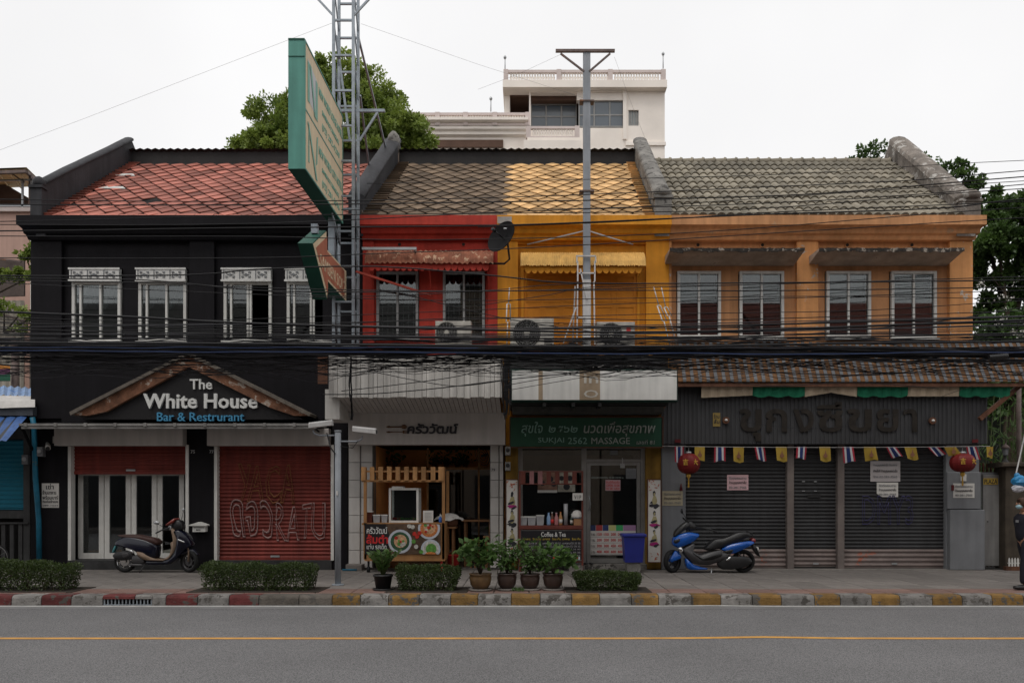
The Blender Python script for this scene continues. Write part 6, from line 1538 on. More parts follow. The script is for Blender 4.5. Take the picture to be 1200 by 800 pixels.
for u,v,l in ((50,529,'small grey meter left of the wall security camera'),(32.5,538,'small grey meter on the post left of the blue drainpipe')):
    t = thing('electricity_meter', l, 'meter', (fx(u),FD-.1,fz(v)), 'meters by the left end of the row'); b = MB(); b.bbox(fx(u-3.5),fx(u+3.5),FD-.12,FD-.002,fz(v+6),fz(v-5),.01); obj('meter_case', b, m_grey, t); b = MB(); b.disc((fx(u),FD-.13,fz(v)),.045,'y',12,.02); obj('dial', b, m_galv, t)
b = MB(); b.bbox(fx(62.5),fx(67),FD-.03,FD-.002,fz(519),fz(511),.005); t = obj('wall_switch', b, m_paper); t['label']='small pale switch box on the black pillar beside the white shutter box'; t['category']='switch box'
# graffiti on the red shutter
GY = FD+.085
m_gw = M('pale_spray_paint',(.3,.19,.18),.7,.3,6,0); m_gg = M('faded_ochre_spray_paint',(.2,.075,.03),.7,.3,6,0)
red_sh = [o for o in bk.children if o.name.startswith('shutter') and 'box' not in o.name][1]
for s_,u0,u1,v0,v1,m in (('ดจว',268,318,586,630,m_gw),('RATU',320,380,590,634,m_gw),('YACA',276,345,545,588,m_gg)):
    text('graffiti',s_,fx(u0),fx(u1),fz(v1),fz(v0),GY,m,red_sh,outline=.015,shear=.05,keep=False)
def wobble(o, a, f, seed=0):
    for v in o.data.vertices: d=noise.noise_vector(Vector((v.co.x*f,v.co.z*f,seed))); v.co.x+=a*d.x; v.co.z+=a*d.y
for i_, o in enumerate([c for c in red_sh.children if c.name.startswith('graffiti')]): wobble(o, .11, 2.2, i_*5)
tan_sh = [o for o in tn.children if o.name.startswith('shutter') and not any(q in o.name for q in ('foot','post','lock','base','slot'))]
text('graffiti','DMY3',fx(1012),fx(1072),fz(615),fz(580),FD+.065,M('dark_violet_spray_paint',(.05,.045,.12),.7,.3,6,0),tan_sh[-1],outline=.012,keep=False)
# notices on the tan shop
N3L = lambda: [('ติดต่อสอบถาม',.1,.3),('ร้านบุญหลงตาลั่น',.4,.64),('02-281-7565',.75,.9)]
def notice(lab,u0,u1,v0,v1,D,m,cut=None,big=False):
    L_ = [('ร้านบุญหลงตาลั่น ปิดบริการ',.12,.28),('ย้ายไปที่ ร้านบุญหลงตาลั่น',.4,.58),('โทร 02-281-7565',.7,.82)] if big else N3L()
    return sheet('shop_notice',lab,'notice',u0,u1,v0,v1,D,m,[(a,v0+(v1-v0)*p,v0+(v1-v0)*q,m_ink if k==1 else m_grey,u0+(u1-u0)*.1,u0+(u1-u0)*.9) for k,(a,p,q) in enumerate(L_)],cut=cut)
m_yel2 = M('yellowed_paper',(.42,.37,.26),.8,.15,4,.02)
notice('pink notice taped on the left dark grey shutter',852,877,556,574,FD+.07,m_pink)
notice('large creased white notice, upper of two on the right dark grey shutter',1020,1055,540,564,FD+.07,M('greyish_paper',(.4,.37,.37),.8,.1,4,.02),big=True)
notice('white notice with a torn corner, lower of two on the right dark grey shutter',1027.5,1052.5,565,582,FD+.065,m_paper,cut=.12)
notice('yellowed notice on the grey pillar by the blue scooter',776,800,575,592,FD-.07,m_yel2)
notice('white notice on the grey metal cabinet under the right lantern',1117,1142,566,583,FD-.11,m_paper)
t = thing('wall_switch','small pale switch on the grey cabinet above the white notice','switch box',(fx(1125),FD-.11,fz(562))); b = MB(); b.box(fx(1122.5),fx(1128.5),FD-.14,FD-.101,fz(563.5),fz(555.5)); obj('switch_box', b, m_paper, t)
t = thing('incense_holder','small dark red incense holder on the grey cabinet','incense holder',(fx(1113),FD-.11,fz(574))); b = MB(); b.box(fx(1112),fx(1114.5),FD-.13,FD-.101,fz(574.5),fz(568)); obj('holder', b, M('dark_red_plastic',(.1,.01,.012),.5,.1,3,0), t)
t = thing('incense_holder','dark red cone incense holder above the yellowed notice','incense holder',(fx(797),FD-.1,fz(575))); b = MB(); b.lathe([(.04,0),(.02,.1),(.008,.16)],(fx(797),FD-.11,fz(574.8)),8); obj('holder', b, MATS['dark_red_plastic'], t)
sheet('yellow_plaque','small yellow plaque on the ribbed fascia left of the metal letters','plaque',835.5,844,483.5,499.5,cyd-.02,M('dull_yellow_plaque',(.24,.17,.05),.6,.2,4,0),[('ร้าน',485,490,m_ink),('ลั่น',491,496,m_ink)])
for u,v in ((850,492.5),(1091.5,493)):
    t = thing('fascia_lamp','small round lamp on the ribbed fascia, '+('beside the yellow plaque' if u==850 else 'right of the metal letters'),'lamp',(X(u,cyd),cyd-.04,Z(v,cyd)),'round lamps on the ribbed fascia')
    b = MB(); b.disc((X(u,cyd),cyd-.04,Z(v,cyd)),.075,'y',16,.05); obj('lamp_ring', b, m_woodd, t); b = MB(); b.lathe([(0,-.03),(.03,-.015),(.036,0),(.03,.015),(0,.03)],(X(u,cyd),cyd-.08,Z(v,cyd)),10); obj('bulb', b, m_white, t)
for u in (794,1142): t = thing('fascia_plate','small dark red plate at the %s lower corner of the ribbed fascia'%('left' if u<1000 else 'right'),'plate',(X(u,cyd),cyd-.03,Z(518,cyd)),'dark red plates on the fascia'); b = MB(); b.box(X(u-3.5,cyd),X(u+3.5,cyd),cyd-.03,cyd-.018,Z(518.5,cyd),Z(514.5,cyd)); obj('plate', b, MATS['dark_red_plastic'], t)
# strings of small flags
FLD = 17.05
m_fr, m_fw, m_fb, m_fy = M('flag_red',(.26,.02,.035),.85,.1,4,.1), M('flag_white',(.42,.42,.44),.85,.1,4,.1), M('flag_blue',(.012,.025,.1),.85,.1,4,.1), M('flag_yellow',(.32,.215,.035),.85,.12,4,.1)
b = MB(); b.tube([(X(u,FLD),FLD,Z(522.5+1.5*math.sin((u-780)/380*PI),FLD)) for u in range(776,1172,12)],.005,4); o = obj('flag_string', b, m_wtube); tag(o,'thin string carrying the small flags above the dark shutters','string')
flags = [(796,11,19,0,0),(820,12,16,1,0),(843.5,13,17,0,0),(865.5,12.5,18,1,0),(890,12,16,0,3),(915.5,13,17,1,1),(939.5,12,14,0,-1),(966.5,13,17,1,1),(993.5,13,18,0,2),(1019,14,16,1,3),(1044,12,12,0,8),(1066.5,14,15,1,4),(1093,13,10,0,10),(1113,14,10,1,7),(1138,12,16,0,5),(1160,8,13,1,0)]
ordn = ['first','second','third','fourth','fifth','sixth','seventh','eighth']; cnt2=[0,0]
for u,w_,h_,yl,lean in flags:
    kind = 'yellow royal emblem flag' if yl else 'Thai national flag'; l = '%s small %s from the left on the string over the shutters'%(ordn[cnt2[yl]],kind); cnt2[yl]+=1
    t = thing('small_flag', l, 'flag', (X(u,FLD),FLD,Z(523,FLD)), 'small flags strung over the shutters')
    x0 = X(u-w_/2,FLD); W=w_*FLD/FP; H=h_*FLD/FP; z1=Z(523.2,FLD); sh=lean*FLD/FP
    bands = [(0,.17,m_fr),(.17,.34,m_fw),(.34,.66,m_fb),(.66,.83,m_fw),(.83,1,m_fr)] if not yl else [(0,1,m_fy)]
    for a,c,m in bands:
        b = MB(); N=3; M_=5
        for p in range(N+1):
            for q in range(M_+1):
                s_=a+(c-a)*p/N; tt=q/M_; b.v.append((x0+W*s_+sh*tt, FLD+.03*math.sin(s_*4+u)*tt+.02*tt*(lean>2), z1-H*tt-.02*tt*math.sin(s_*5+u)))
        for p in range(N):
            for q in range(M_): k=p*(M_+1)+q; b.face([k,k+1,k+M_+2,k+M_+1], True)
        obj('flag_stripe' if not yl else 'flag_cloth', b, m, t)
    if yl:
        xm = X(u,FLD)+sh*.6; zz=z1-H*.62; b = MB(); b.disc((xm,FLD-.02,zz),.045,'y',10,.004); b.prism([(xm-.02,zz+.03),(xm+.02,zz+.03),(xm,zz+.12)],FLD-.023,FLD-.019); obj('flag_emblem', b, M('emblem_print',(.2,.09,.05),.8,.1,3,0), t)
# lanterns
m_ln = M('lantern_red',(.15,.01,.01),.55,.15,4,.1)
for u,v,rw,rh,l in ((807,543,13,12,'round dark red paper lantern at the left end of the flag string'),(1128,542,14,11,'wide red paper lantern with gold characters at the right end of the flags')):
    D = 17.1; c = (X(u,D),D,Z(v,D)); k_=D/FP; t = thing('paper_lantern',l,'lantern',c,'red paper lanterns'); R=rw*k_; H=rh*k_
    b = MB(); n=24; base=0; S=12
    for i in range(S+1):
        a = -PI/2+PI*i/S
        for k in range(n): q=2*PI*k/n; rr_ = max(.03,R*math.cos(a)**.7 if math.cos(a)>0.01 else .03)*(1+(.025 if k%2 else -.02)); b.v.append((c[0]+rr_*math.cos(q),c[1]+rr_*math.sin(q),c[2]+H*math.sin(a)))
    for i in range(S):
        for k in range(n): j=(k+1)%n; b.face([i*n+k,i*n+j,(i+1)*n+j,(i+1)*n+k])
    obj('lantern_shade', b, m_ln, t)
    b = MB(); b.lathe([(.06,0),(.065,.03),(.05,.05)],(c[0],c[1],c[2]+H-.01),12); b.bar((c[0],c[1],c[2]+H+.03),(c[0],c[1],c[2]+H+.12),.006); obj('top_ring', b, m_galv, t)
    b = MB(); b.lathe([(.04,-.02),(.05,-.07),(.03,-.1),(.012,-.12),(.02,-.3),(0,-.32)],(c[0],c[1],c[2]-H+.02),10); obj('tassel', b, m_gold, t)
    for q,ch in ((-.45,'吉'),(.42,'大')):
        text('lettering',ch,c[0]+q*R-.055,c[0]+q*R+.055,c[2]-.04,c[2]+.09,c[1]-R*.92,m_gold,t,.01,.02,keep=False)
# ================================================================ far white building
WD = 45.0
wx = lambda u,d=WD: X(u,d); wz = lambda v,d=WD: Z(v,d)
m_wb = M('cream_render',(.86,.79,.72),.8,.1,.6,.05,streak=.0,patch=.72,patch_col=(.4,.36,.32)); m_bal = M('pink_grey_balustrade',(.62,.53,.5),.8,.12,1,.1)
wh = thing('white_apartment_building','cream white building with balustraded roof terrace rising behind the orange shophouse','building',(wx(690),WD,0))
b = MB(); hs = [(wx(678)-.2,wx(733),wz(150),wz(117.5)),(wx(736.5),wx(748.5),wz(147.5),wz(129)),(wx(622),wx(676),wz(149),wz(108.5))]
b.holes(wx(620),wx(779),0,wz(107),WD,WD+.4,hs); b.box(wx(779)-.4,wx(779),WD+.4,WD+14,0,wz(107)); b.box(wx(591),wx(591)+.3,WD+.4,WD+14,0,wz(107)); b.box(wx(591)+.3,wx(779)-.4,WD+13.6,WD+14,0,wz(107)); b.box(wx(591)+.3,wx(620),WD+3,WD+3.3,0,wz(107)); obj('wall', b, m_wb, wh)
b = MB(); b.box(wx(589.5),wx(780),WD-.5,WD+14.3,wz(107.5),wz(99)); b.box(wx(623),wx(674),WD-1.2,WD-.51,wz(122),wz(107.8)) if False else None; b.box(wx(733),wx(780),WD-.1,WD-.001,wz(171),wz(167)); obj('roof_slab', b, m_wb, wh)
b = MB(); b.box(wx(733)-.15,wx(733)+.05,WD-.12,WD-.001,wz(164),wz(107.6)); b.box(wx(678),wx(733),WD-.14,WD-.001,wz(108.5),wz(107.6)) ; obj('pilaster', b, m_wb, wh)
b = MB(); b.box(wx(591),wx(779),WD+.4,WD+13.5,wz(152),wz(149.5)); b.box(wx(591)+.3,wx(779)-.4,WD+.4,WD+13.5,wz(108.5),wz(107.6)); obj('floor_slab', b, M('brown_soffit',(.12,.07,.05),.8,.2,2,.1), wh)
m_bg = M('blue_grey_window_pane',(.09,.11,.13),.12,.15,.4,0,spec=.8)
def wwin(u0,u1,v0,v1,D,nx,nz,m=m_bg):
    x0,x1,z0,z1 = wx(u0,D),wx(u1,D),wz(v1,D),wz(v0,D); b = MB(); t=.07; b.box(x0,x1,D,D+.1,z0,z0+t); b.box(x0,x1,D,D+.1,z1-t,z1); b.box(x0,x0+t,D,D+.1,z0+t,z1-t); b.box(x1-t,x1,D,D+.1,z0+t,z1-t); 
    for k in range(1,nx): xx=x0+(x1-x0)*k/nx; b.box(xx-.04,xx+.04,D+.01,D+.09,z0+t,z1-t)
    f = obj('window', b, m_alu, wh)
    zs_ = [z0+t,z1-t] if nz==1 else [z0+t,z0+(z1-z0)*.46,z1-t]
    for i in range(nx):
        for j in range(len(zs_)-1):
            xa=x0+(x1-x0)*i/nx; xb=x0+(x1-x0)*(i+1)/nx; b = MB(); b.box(xa+.05,xb-.05,D+.04,D+.05,zs_[j]+.02,zs_[j+1]-.02); obj('pane', b, m, f)
    if nz==2: b = MB(); b.box(x0+t,x1-t,D+.011,D+.089,zs_[1]-.04,zs_[1]+.04); obj('rail', b, m_alu, f)
wwin(678,733,118,149,WD+.1,3,2); wwin(622,676,122,149,WD+.9,3,2); wwin(736.5,748.5,129,147.5,WD+.1,4,1,M('glass_block',(.3,.34,.34),.3,.1,3,0))
b = MB(); b.box(wx(622),wx(676),WD+.5,WD+.89,wz(122,WD+.9),wz(109,WD+.5)); obj('awning_box', b, MATS['brown_soffit'], wh)
def balus(u0,u1,v0,v1,D,n,posts,parent=wh,lab='balustrade'):
    x0,x1,z0,z1 = wx(u0,D),wx(u1,D),wz(v1,D),wz(v0,D); H=z1-z0
    b = MB(); b.box(x0,x1,D-.1,D+.1,z1-H*.2,z1); b.box(x0,x1,D-.1,D+.1,z0,z0+H*.14); rl = obj(lab, b, m_bal, parent)
    for q in posts: b = MB(); xx=x0+(x1-x0)*q; b.box(xx-.13,xx+.13,D-.13,D+.13,z0,z1+.02); obj('balustrade_post', b, m_bal, rl)
    p = MB(); h=H*.66; p.lathe([(.05,0),(.06,h*.1),(.035,h*.25),(.075,h*.5),(.035,h*.8),(.06,h*.92),(.05,h)],(0,0,0),6)
    me = mesh_of('baluster', p, m_wb)
    for k in range(n):
        xx = x0+(x1-x0)*(k+.5)/n
        if min(abs(xx-(x0+(x1-x0)*q)) for q in posts) > .16: inst('baluster', me, rl, (xx,D,z0+H*.14))
balus(591,779,83,99,WD-.3,60,(0.01,.34,.66,.99)); balus(618,678,149,162.5,WD-1.4,20,(.02,.97))
b = MB(); b.box(wx(618),wx(678),WD-1.55,WD-.001,wz(174,WD-1.4),wz(162.6,WD-1.4)); b.box(wx(614),wx(679),WD-1.7,WD-1.56,wz(176,WD-1.5),wz(166,WD-1.5)); obj('balcony', b, m_wb, wh)
lw = thing('low_terrace_wing','lower cream wing with long balustrade and stepped cornice left of the tall white building','building',(wx(545),WD-.5,0))
b = MB(); b.box(wx(478),wx(620)-.05,WD-.5,WD+.35,0,wz(162)); b.xprism([(WD-.5,wz(166)),(WD-.7,wz(164)),(WD-.7,wz(161)),(WD-.85,wz(159)),(WD-.85,wz(153)),(WD-1.1,wz(151)),(WD-1.1,wz(148)),(WD-.5,wz(148))],wx(478),wx(619)); obj('wall', b, m_wb, lw)
b = MB(); b.box(wx(478),wx(590),WD-.62,WD-.501,wz(178),wz(169.5)); obj('dark_opening', b, MATS['brown_soffit'], lw)
balus(484,621,133,147.8,WD-.8,44,(.01,.21,.45,.7,.98),lw)
for u,v0,v1,l in ((592,68,84,'small mast with a globe at the left corner of the white building roof'),(776,64,83,'small mast with a globe at the right corner of the white building roof'),(575.5,116,133,'small mast with a globe on the lower terrace of the white building')):
    t = thing('roof_mast', l, 'mast', (wx(u,WD),WD,wz(v1)), 'masts on the white building'); b = MB(); b.tube([(wx(u),WD-.3,wz(v1+1)),(wx(u),WD-.3,wz(v0+3))],.03,5); obj('pole', b, m_galv, t); b = MB(); b.lathe([(0,-.1),(.07,-.06),(.09,0),(.07,.06),(.03,.1),(0,.14)],(wx(u),WD-.3,wz(v0+3)),10); obj('globe', b, m_galv, t)

# ================================================================ left neighbours
PKD = 24.0; kx2 = lambda u,d=PKD: X(u,d); kz2 = lambda v,d=PKD: Z(v,d)
m_pk2 = M('pink_render',(.52,.34,.28),.8,.1,.8,.1,streak=.12)
pk = thing('pink_house','pink rendered house with roof terrace and yellow canopy left of the black shophouse','house',(kx2(0),PKD,0))
b = MB(); b.box(kx2(-160),kx2(45),PKD,PKD+6,0,kz2(247)); obj('wall', b, m_pk2, pk)
b = MB(); b.box(kx2(-160),kx2(46.5),PKD-.12,PKD-.001,kz2(249),kz2(244.5)); obj('coping', b, m_bal, pk)
b = MB(); b.tube([(kx2(40),PKD-.06,1),(kx2(40),PKD-.06,kz2(262))],.07,8); obj('downpipe', b, m_white, pk)
b = MB(); b.box(kx2(26),kx2(33),PKD+.3,PKD+.6,kz2(247),kz2(206)); obj('terrace_post', b, m_pk2, pk)
b = MB()
for (ua,va,ub,vb) in ((24,246,24,208),(34.5,246,34.5,208),(49,242,49,211),(-60,211,50,209),(-60,240,50,240)): b.bar((kx2(ua),PKD+.1,kz2(va)),(kx2(ub),PKD+.1,kz2(vb)),.035)
obj('terrace_frame', b, m_galv, pk)
b = MB(); pts = [(-110,196,PKD-.6),(33,198,PKD-.6),(66,218,PKD+5),(-110,236,PKD+5)]
a_ = [(X(u,d),d,Z(v,d)) for u,v,d in ((-110,203,PKD-.6),(31,198,PKD-.6),(52,218,PKD+5.5),(-110,226,PKD+5.5))]
b.poly(a_); b.poly([(x,y,z+.05) for x,y,z in reversed(a_)]); 
for k in range(12):
    t0 = k/12; p = Vector(a_[0]).lerp(Vector(a_[1]),t0); q = Vector(a_[3]).lerp(Vector(a_[2]),t0); b.bar(p-Vector((0,0,.03)),q-Vector((0,0,.03)),.03)
obj('terrace_canopy', b, M('yellow_canopy_sheet',(.5,.4,.2),.7,.2,2,.1), pk, recalc=False)
b = MB(); 
for (p,q) in ((a_[0],a_[1]),(a_[1],a_[2])): b.bar(Vector(p)-Vector((0,0,.08)),Vector(q)-Vector((0,0,.08)),.06)
b.bar((kx2(31),PKD+.2,kz2(200)),(kx2(31),PKD+.2,kz2(246)),.05); b.bar((kx2(10),PKD+.1,kz2(201)),(kx2(26),PKD+.1,kz2(212)),.03); obj('canopy_frame', b, m_rb, pk)
_d=PKD+4.2; b = MB(); b.prism([(X(-150,_d),Z(216,_d)),(X(0,_d),Z(212,_d)),(X(52,_d),Z(243,_d)),(X(52,_d),Z(262,_d)),(X(-150,_d),Z(262,_d))],_d,_d+.2); obj('terrace_back_wall', b, M('grey_brown_wall',(.13,.1,.09),.8,.3,2,.1), pk)
GDD = 21.5
gf = thing('corrugated_fence','pale corrugated lean-to wall with grey panel left of the black shophouse','fence',(X(0,GDD),GDD,0))
b = MB(); b.corr(X(-120,GDD),X(28,GDD),0,Z(352,GDD),GDD,.2,.03,False,.03,.5); obj('corrugated_sheet', b, M('cream_corrugated',(.42,.38,.32),.7,.2,1.5,.1,streak=.3), gf, recalc=False)
b = MB(); b.prism([(X(-120,GDD),Z(352,GDD)),(X(27,GDD),Z(346,GDD)),(X(27,GDD),Z(305,GDD)),(X(0,GDD),Z(302,GDD)),(X(-120,GDD),Z(290,GDD))],GDD+.04,GDD+.1); obj('grey_panel', b, MATS['grey_brown_wall'], gf)
b = MB(); b.bar((X(-120,GDD),GDD-.05,Z(330,GDD)),(X(60,GDD),GDD-.05,Z(386,GDD)),.03); b.bar((X(-60,GDD),GDD-.08,Z(295,GDD)),(X(27,GDD),GDD-.08,Z(308,GDD)),.03); obj('rafter', b, m_rb, gf)
GD2=19.6
pole_l = thing('grey_post','slim dark grey post before the corrugated wall at the left edge','post',(X(18,GD2),GD2,0)); b = MB(); b.tube([(X(18,GD2),GD2,0),(X(18,GD2),GD2,Z(396,GD2))],.09,8); b.tube([(X(18,GD2),GD2,Z(397,GD2)),(X(-40,GD2),GD2,Z(400,GD2))],.05,5); obj('pole', b, m_rb, pole_l)
lp = thing('tan_post','slim tan post between the corrugated wall and the black shophouse','post',(X(36,GD2),GD2,0)); b = MB(); b.box(X(34.6,GD2),X(37,GD2),GD2,GD2+.05,0,Z(384,GD2)); obj('pole', b, MATS['grey_timber'], lp)
t = sheet('left_billboard','small purple and green poster at the left edge above the blue awning','poster',-60,12,427,446.5,19.4,M('poster_purple',(.13,.04,.1),.6,.4,4,0),[('Tmo',440,446,m_let,1,11)])
b = MB(); b.box(X(-60,19.39),X(12,19.39),19.392,19.398,Z(446.3,19.4),Z(438.5,19.4)); obj('poster_band', b, M('poster_green',(.02,.1,.06),.6,.2,4,0), t)
b = MB(); b.box(X(-60,19.39),X(12,19.39),19.39,19.397,Z(432,19.4),Z(428,19.4)); obj('poster_band', b, M('poster_orange',(.5,.2,.04),.6,.4,9,0), t)
# blue awning stall
ls_ = thing('blue_awning_shop','left neighbour shop with blue corrugated awning and teal roller shutter','shop',(X(0,FD),FD,0))
m_blue = M('blue_sheet',(.05,.12,.32),.5,.25,2,.1,streak=.25,patch=.7,patch_col=(.2,.26,.38)); m_teal = M('teal_shutter',(.012,.16,.24),.5,.15,2,.05)
def slopesheet(parent,name,p0,p1,q0,q1,m,n=16,amp=.03):   # p: rear edge left/right, q: front edge left/right
    b = MB(); P0,P1,Q0,Q1 = map(Vector,(p0,p1,q0,q1)); i0=0
    for k in range(2*n+1):
        t=k/(2*n); a=P0.lerp(P1,t); c=Q0.lerp(Q1,t); l=Vector((0,0,amp if k%2 else 0)); b.v += [tuple(a+l),tuple(c+l)]
    for k in range(2*n): b.face([2*k,2*k+1,2*k+3,2*k+2])
    o = obj(name, b, m, parent, recalc=False); return o
Wp = lambda u,v,d: (X(u,d),d,Z(v,d))
slopesheet(ls_,'awning',Wp(-140,486,17.9),Wp(37,482,17.9),Wp(-140,530,16.3),Wp(7,517,16.3),m_blue,14)
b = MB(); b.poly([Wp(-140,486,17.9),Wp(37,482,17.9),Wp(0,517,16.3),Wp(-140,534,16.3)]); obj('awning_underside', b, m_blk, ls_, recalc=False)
slopesheet(ls_,'roof_sheet',Wp(-140,444,19),Wp(42,456,19),Wp(-140,458,18),Wp(41,466,18),M('pale_blue_sheet',(.22,.32,.5),.6,.25,3,.2,patch=.6,patch_col=(.1,.2,.42)),22,.05)
b = MB(); N=14
for k in range(N+1):
    u=-140+(181)*k/N; j=random.uniform(-2,2)
    for q,(v,d) in enumerate(((461,17.95),(467+j*.5,17.6),(475+j,17.5))): b.v.append((X(u,d),d,Z(v+ (k/N)*3,d)))
for k in range(N):
    for q in range(2): a=3*k+q; b.face([a,a+1,a+4,a+3])
obj('torn_tarpaulin', b, M('dirty_white_tarp',(.5,.48,.46),.8,.15,5,.2,patch=.68,patch_col=(.2,.07,.035)), ls_, recalc=False)
b = MB(); b.box(X(-140,17.6),X(40,17.6),17.55,17.75,Z(487,17.6),Z(476,17.6)); obj('gutter', b, M('dark_gutter',(.05,.055,.065),.6,.3,3,.1), ls_)
b = MB(); b.corr(fx(-140),fx(27),fz(597),fz(515),FD+.1,.1,.02,True,flat=.6); obj('shutter', b, m_teal, ls_)
m_dgp = M('dark_grey_post',(.06,.06,.06),.7,.3,3,.1,streak=.3)
b = MB(); b.bbox(fx(27),fx(36)-.02,FD+.0,FD+.25,0,fz(500),.01); b.box(fx(-140),fx(27),FD+.02,FD+.2,fz(607),fz(598)); b.box(fx(-140),fx(27),FD+.02,FD+.3,fz(514),fz(486)); obj('shop_frame', b, m_dgp, ls_)
b = MB(); b.box(fx(-140),fx(27),FD+.3,FD+.4,0,fz(607)); obj('back_panel', b, m_dark, ls_)
b = MB(); b.box(fx(-140),fx(35),FD-.06,FD-.02,fz(613.5),fz(611.5)); 
rl = obj('railing', b, m_dgp, ls_)
for k in range(9):
    u=24-k*10; b = MB(); b.box(fx(u-2.2),fx(u+2.2),FD-.01,FD+.02,0,fz(614)); obj('railing_slat', b, m_dgp, rl)
b = MB(); b.box(fx(-140),fx(36)-.02,FD+1,FD+1.2,0,fz(480)); obj('rear_wall', b, m_dgp, ls_)
dp = obj('blue_drainpipe', MB().tube([Wp(38,489,FD-.12),Wp(40,500,FD-.12),Wp(41.5,560,FD-.1),Wp(45.5,610,FD-.1),Wp(46,657,FD-.1)],.055,10), M('blue_pipe_paint',(.01,.12,.2),.5,.35,3,.1,patch=.62,patch_col=(.1,.1,.06),patch_scale=5), None); tag(dp,'peeling blue drainpipe at the left corner of the black shophouse','drainpipe')
bc = thing('parked_bicycle','bicycle wheel and fender just inside the left edge of the picture','bicycle',(X(-25,17.0),17.0,0))
m_rim = M('bicycle_rim',(.3,.3,.3),.4,.1,5,0,metal=.5)
for u in (-6,-52):
    c = Vector((X(u,17.0),17.0,.3)); b = MB(); b.tube([c+Vector((.29*math.cos(a*PI/14),0,.29*math.sin(a*PI/14))) for a in range(29)],.018,6,False); w_ = obj('wheel', b, m_rub, bc)
    b = MB(); b.tube([c+Vector((.27*math.cos(a*PI/14),0,.27*math.sin(a*PI/14))) for a in range(29)],.01,5,False); 
    for k in range(12): a=PI*k/6; b.bar(c,c+Vector((.27*math.cos(a),0,.27*math.sin(a))),.002,3)
    obj('rim', b, m_rim, w_)
B_ = lambda u,z: (X(u,17.0),17.0,z)
b = MB()
for a,c in ((B_(-52,.3),B_(-40,.75)),(B_(-40,.75),B_(-16,.78)),(B_(-40,.75),B_(-32,.3)),(B_(-32,.3),B_(-16,.78)),(B_(-52,.3),B_(-32,.3)),(B_(-6,.3),B_(-16,.95))): b.tube([a,c],.014,6)
obj('frame', b, m_inkr, bc); b = MB(); b.tube([(B_(-17,.97)[0],16.75,1.0),B_(-16,.97),(B_(-17,.97)[0],17.25,1.0)],.012,5); obj('handlebar', b, m_rim, bc); b = MB(); b.lathe([(0,0),(.07,.0),(.08,.03),(0,.06)],B_(-41,.82),10,1.4,.8); b.bar(B_(-40,.75),B_(-41,.83),.012); obj('saddle', b, m_blk, bc)

# ================================================================ right side: door, gate pillar, lamp
dgt = thing('grey_metal_door','grey metal side door with yellow plate right of the grey cabinet','door',(fx(1162),FD+.25,0)); D=FD+.25
b = MB(); b.bbox(X(1149.5,D)+.05,X(1176,D),D,D+.05,.05,Z(556,D),.01); obj('door_leaf', b, M('pale_grey_door',(.22,.215,.21),.5,.2,2,.05,streak=.3,patch=.62,patch_col=(.12,.12,.13),patch_scale=1.5), dgt)
b = MB(); b.box(X(1150,D)-.02,X(1150,D)+.04,D+.06,D+.15,0,Z(553,D)); b.box(X(1176,D)+.005,X(1178,D),D-.01,D+.15,0,Z(553,D)); b.box(X(1150,D)+.04,X(1176,D)+.004,D+.06,D+.12,Z(556,D)+.005,Z(553,D)); obj('door_frame', b, m_grey, dgt)
b = MB(); b.box(X(1150,D)+.12,X(1157,D),D-.04,D-.02,Z(611.5,D),Z(610,D)); obj('handle', b, m_blk, dgt)
pl2 = sheet('door_plate','x','x',1152.5,1169.5,560,567.5,D-.01,M('yellow_plate',(.42,.28,.05),.6,.2,4,0),[('PLAZA',561.2,566.4,m_ink)],parent=dgt)
gp = thing('gate_pillar','dark concrete gate pillar with flat cap at the right edge','pillar',(X(1190,FD),FD,0)); D=FD-.0
b = MB(); b.bbox(X(1178.5,D),X(1206,D),D,D+.4,0,Z(547,D),.015); b.bbox(X(1172,D),X(1212,D),D-.1,D+.5,Z(547,D)+.002,Z(541.5,D),.02); obj('pillar', b, M('mossy_dark_render',(.075,.06,.045),.9,.4,2.5,.3,streak=.35), gp)
gl = thing('gate_lamp','old black garden lantern standing on the gate pillar cap','lamp',(X(1183,D),D+.1,Z(541.5,D))); c=(X(1183,D),D+.15,Z(541.5,D))
b = MB(); b.lathe([(.09,0),(.05,.04),(.025,.08),(.025,.14),(.06,.17)],c,10); obj('lamp_base', b, m_dgp, gl); b = MB(); b.lathe([(.055,.17),(.075,.32)],c,6,sm=False); obj('lamp_shade', b, m_clear if False else m_grey, gl); b = MB(); b.lathe([(.1,.32),(.05,.38),(.01,.42),(0,.45)],c,8); obj('lamp_roof', b, m_rb, gl)
bw = thing('boundary_wall','low dark boundary wall with wooden stakes behind the grey door','wall',(X(1200,FD+.5),FD+.5,0))
b = MB(); b.box(X(1206,FD+.1),18,FD+.1,FD+.3,0,Z(560,FD)); obj('wall', b, MATS['mossy_dark_render'], bw)
for k in range(7): u=1147+k*4.6; b = MB(); b.bbox(X(u,FD+.6),X(u+2,FD+.6),FD+.6,FD+.63,0,Z(541+random.uniform(-2,4),FD+.6),.005); obj('stake', b, m_woodd, bw)
mf = thing('white_picket_edging','tiny white picket edging round the pillar foot behind the masked woman','fence',(X(1187,FD-.25),FD-.25,0))
b = MB(); b.box(X(1179,FD-.3),X(1203,FD-.3),FD-.3,FD-.2,0,.09); obj('brick_edging', b, m_woodd, mf)
for k in range(7): u=1182+k*3.4; b = MB(); D=FD-.27; b.prism([(X(u,D),.09),(X(u+1.9,D),.09),(X(u+1.9,D),.24),(X(u+.95,D),.28),(X(u,D),.24)],D,D+.015); obj('picket', b, m_white, mf)
b = MB(); b.box(X(1181,FD-.25),X(1203,FD-.25),FD-.25,FD-.24,.15,.17); obj('picket_rail', b, m_white, mf)
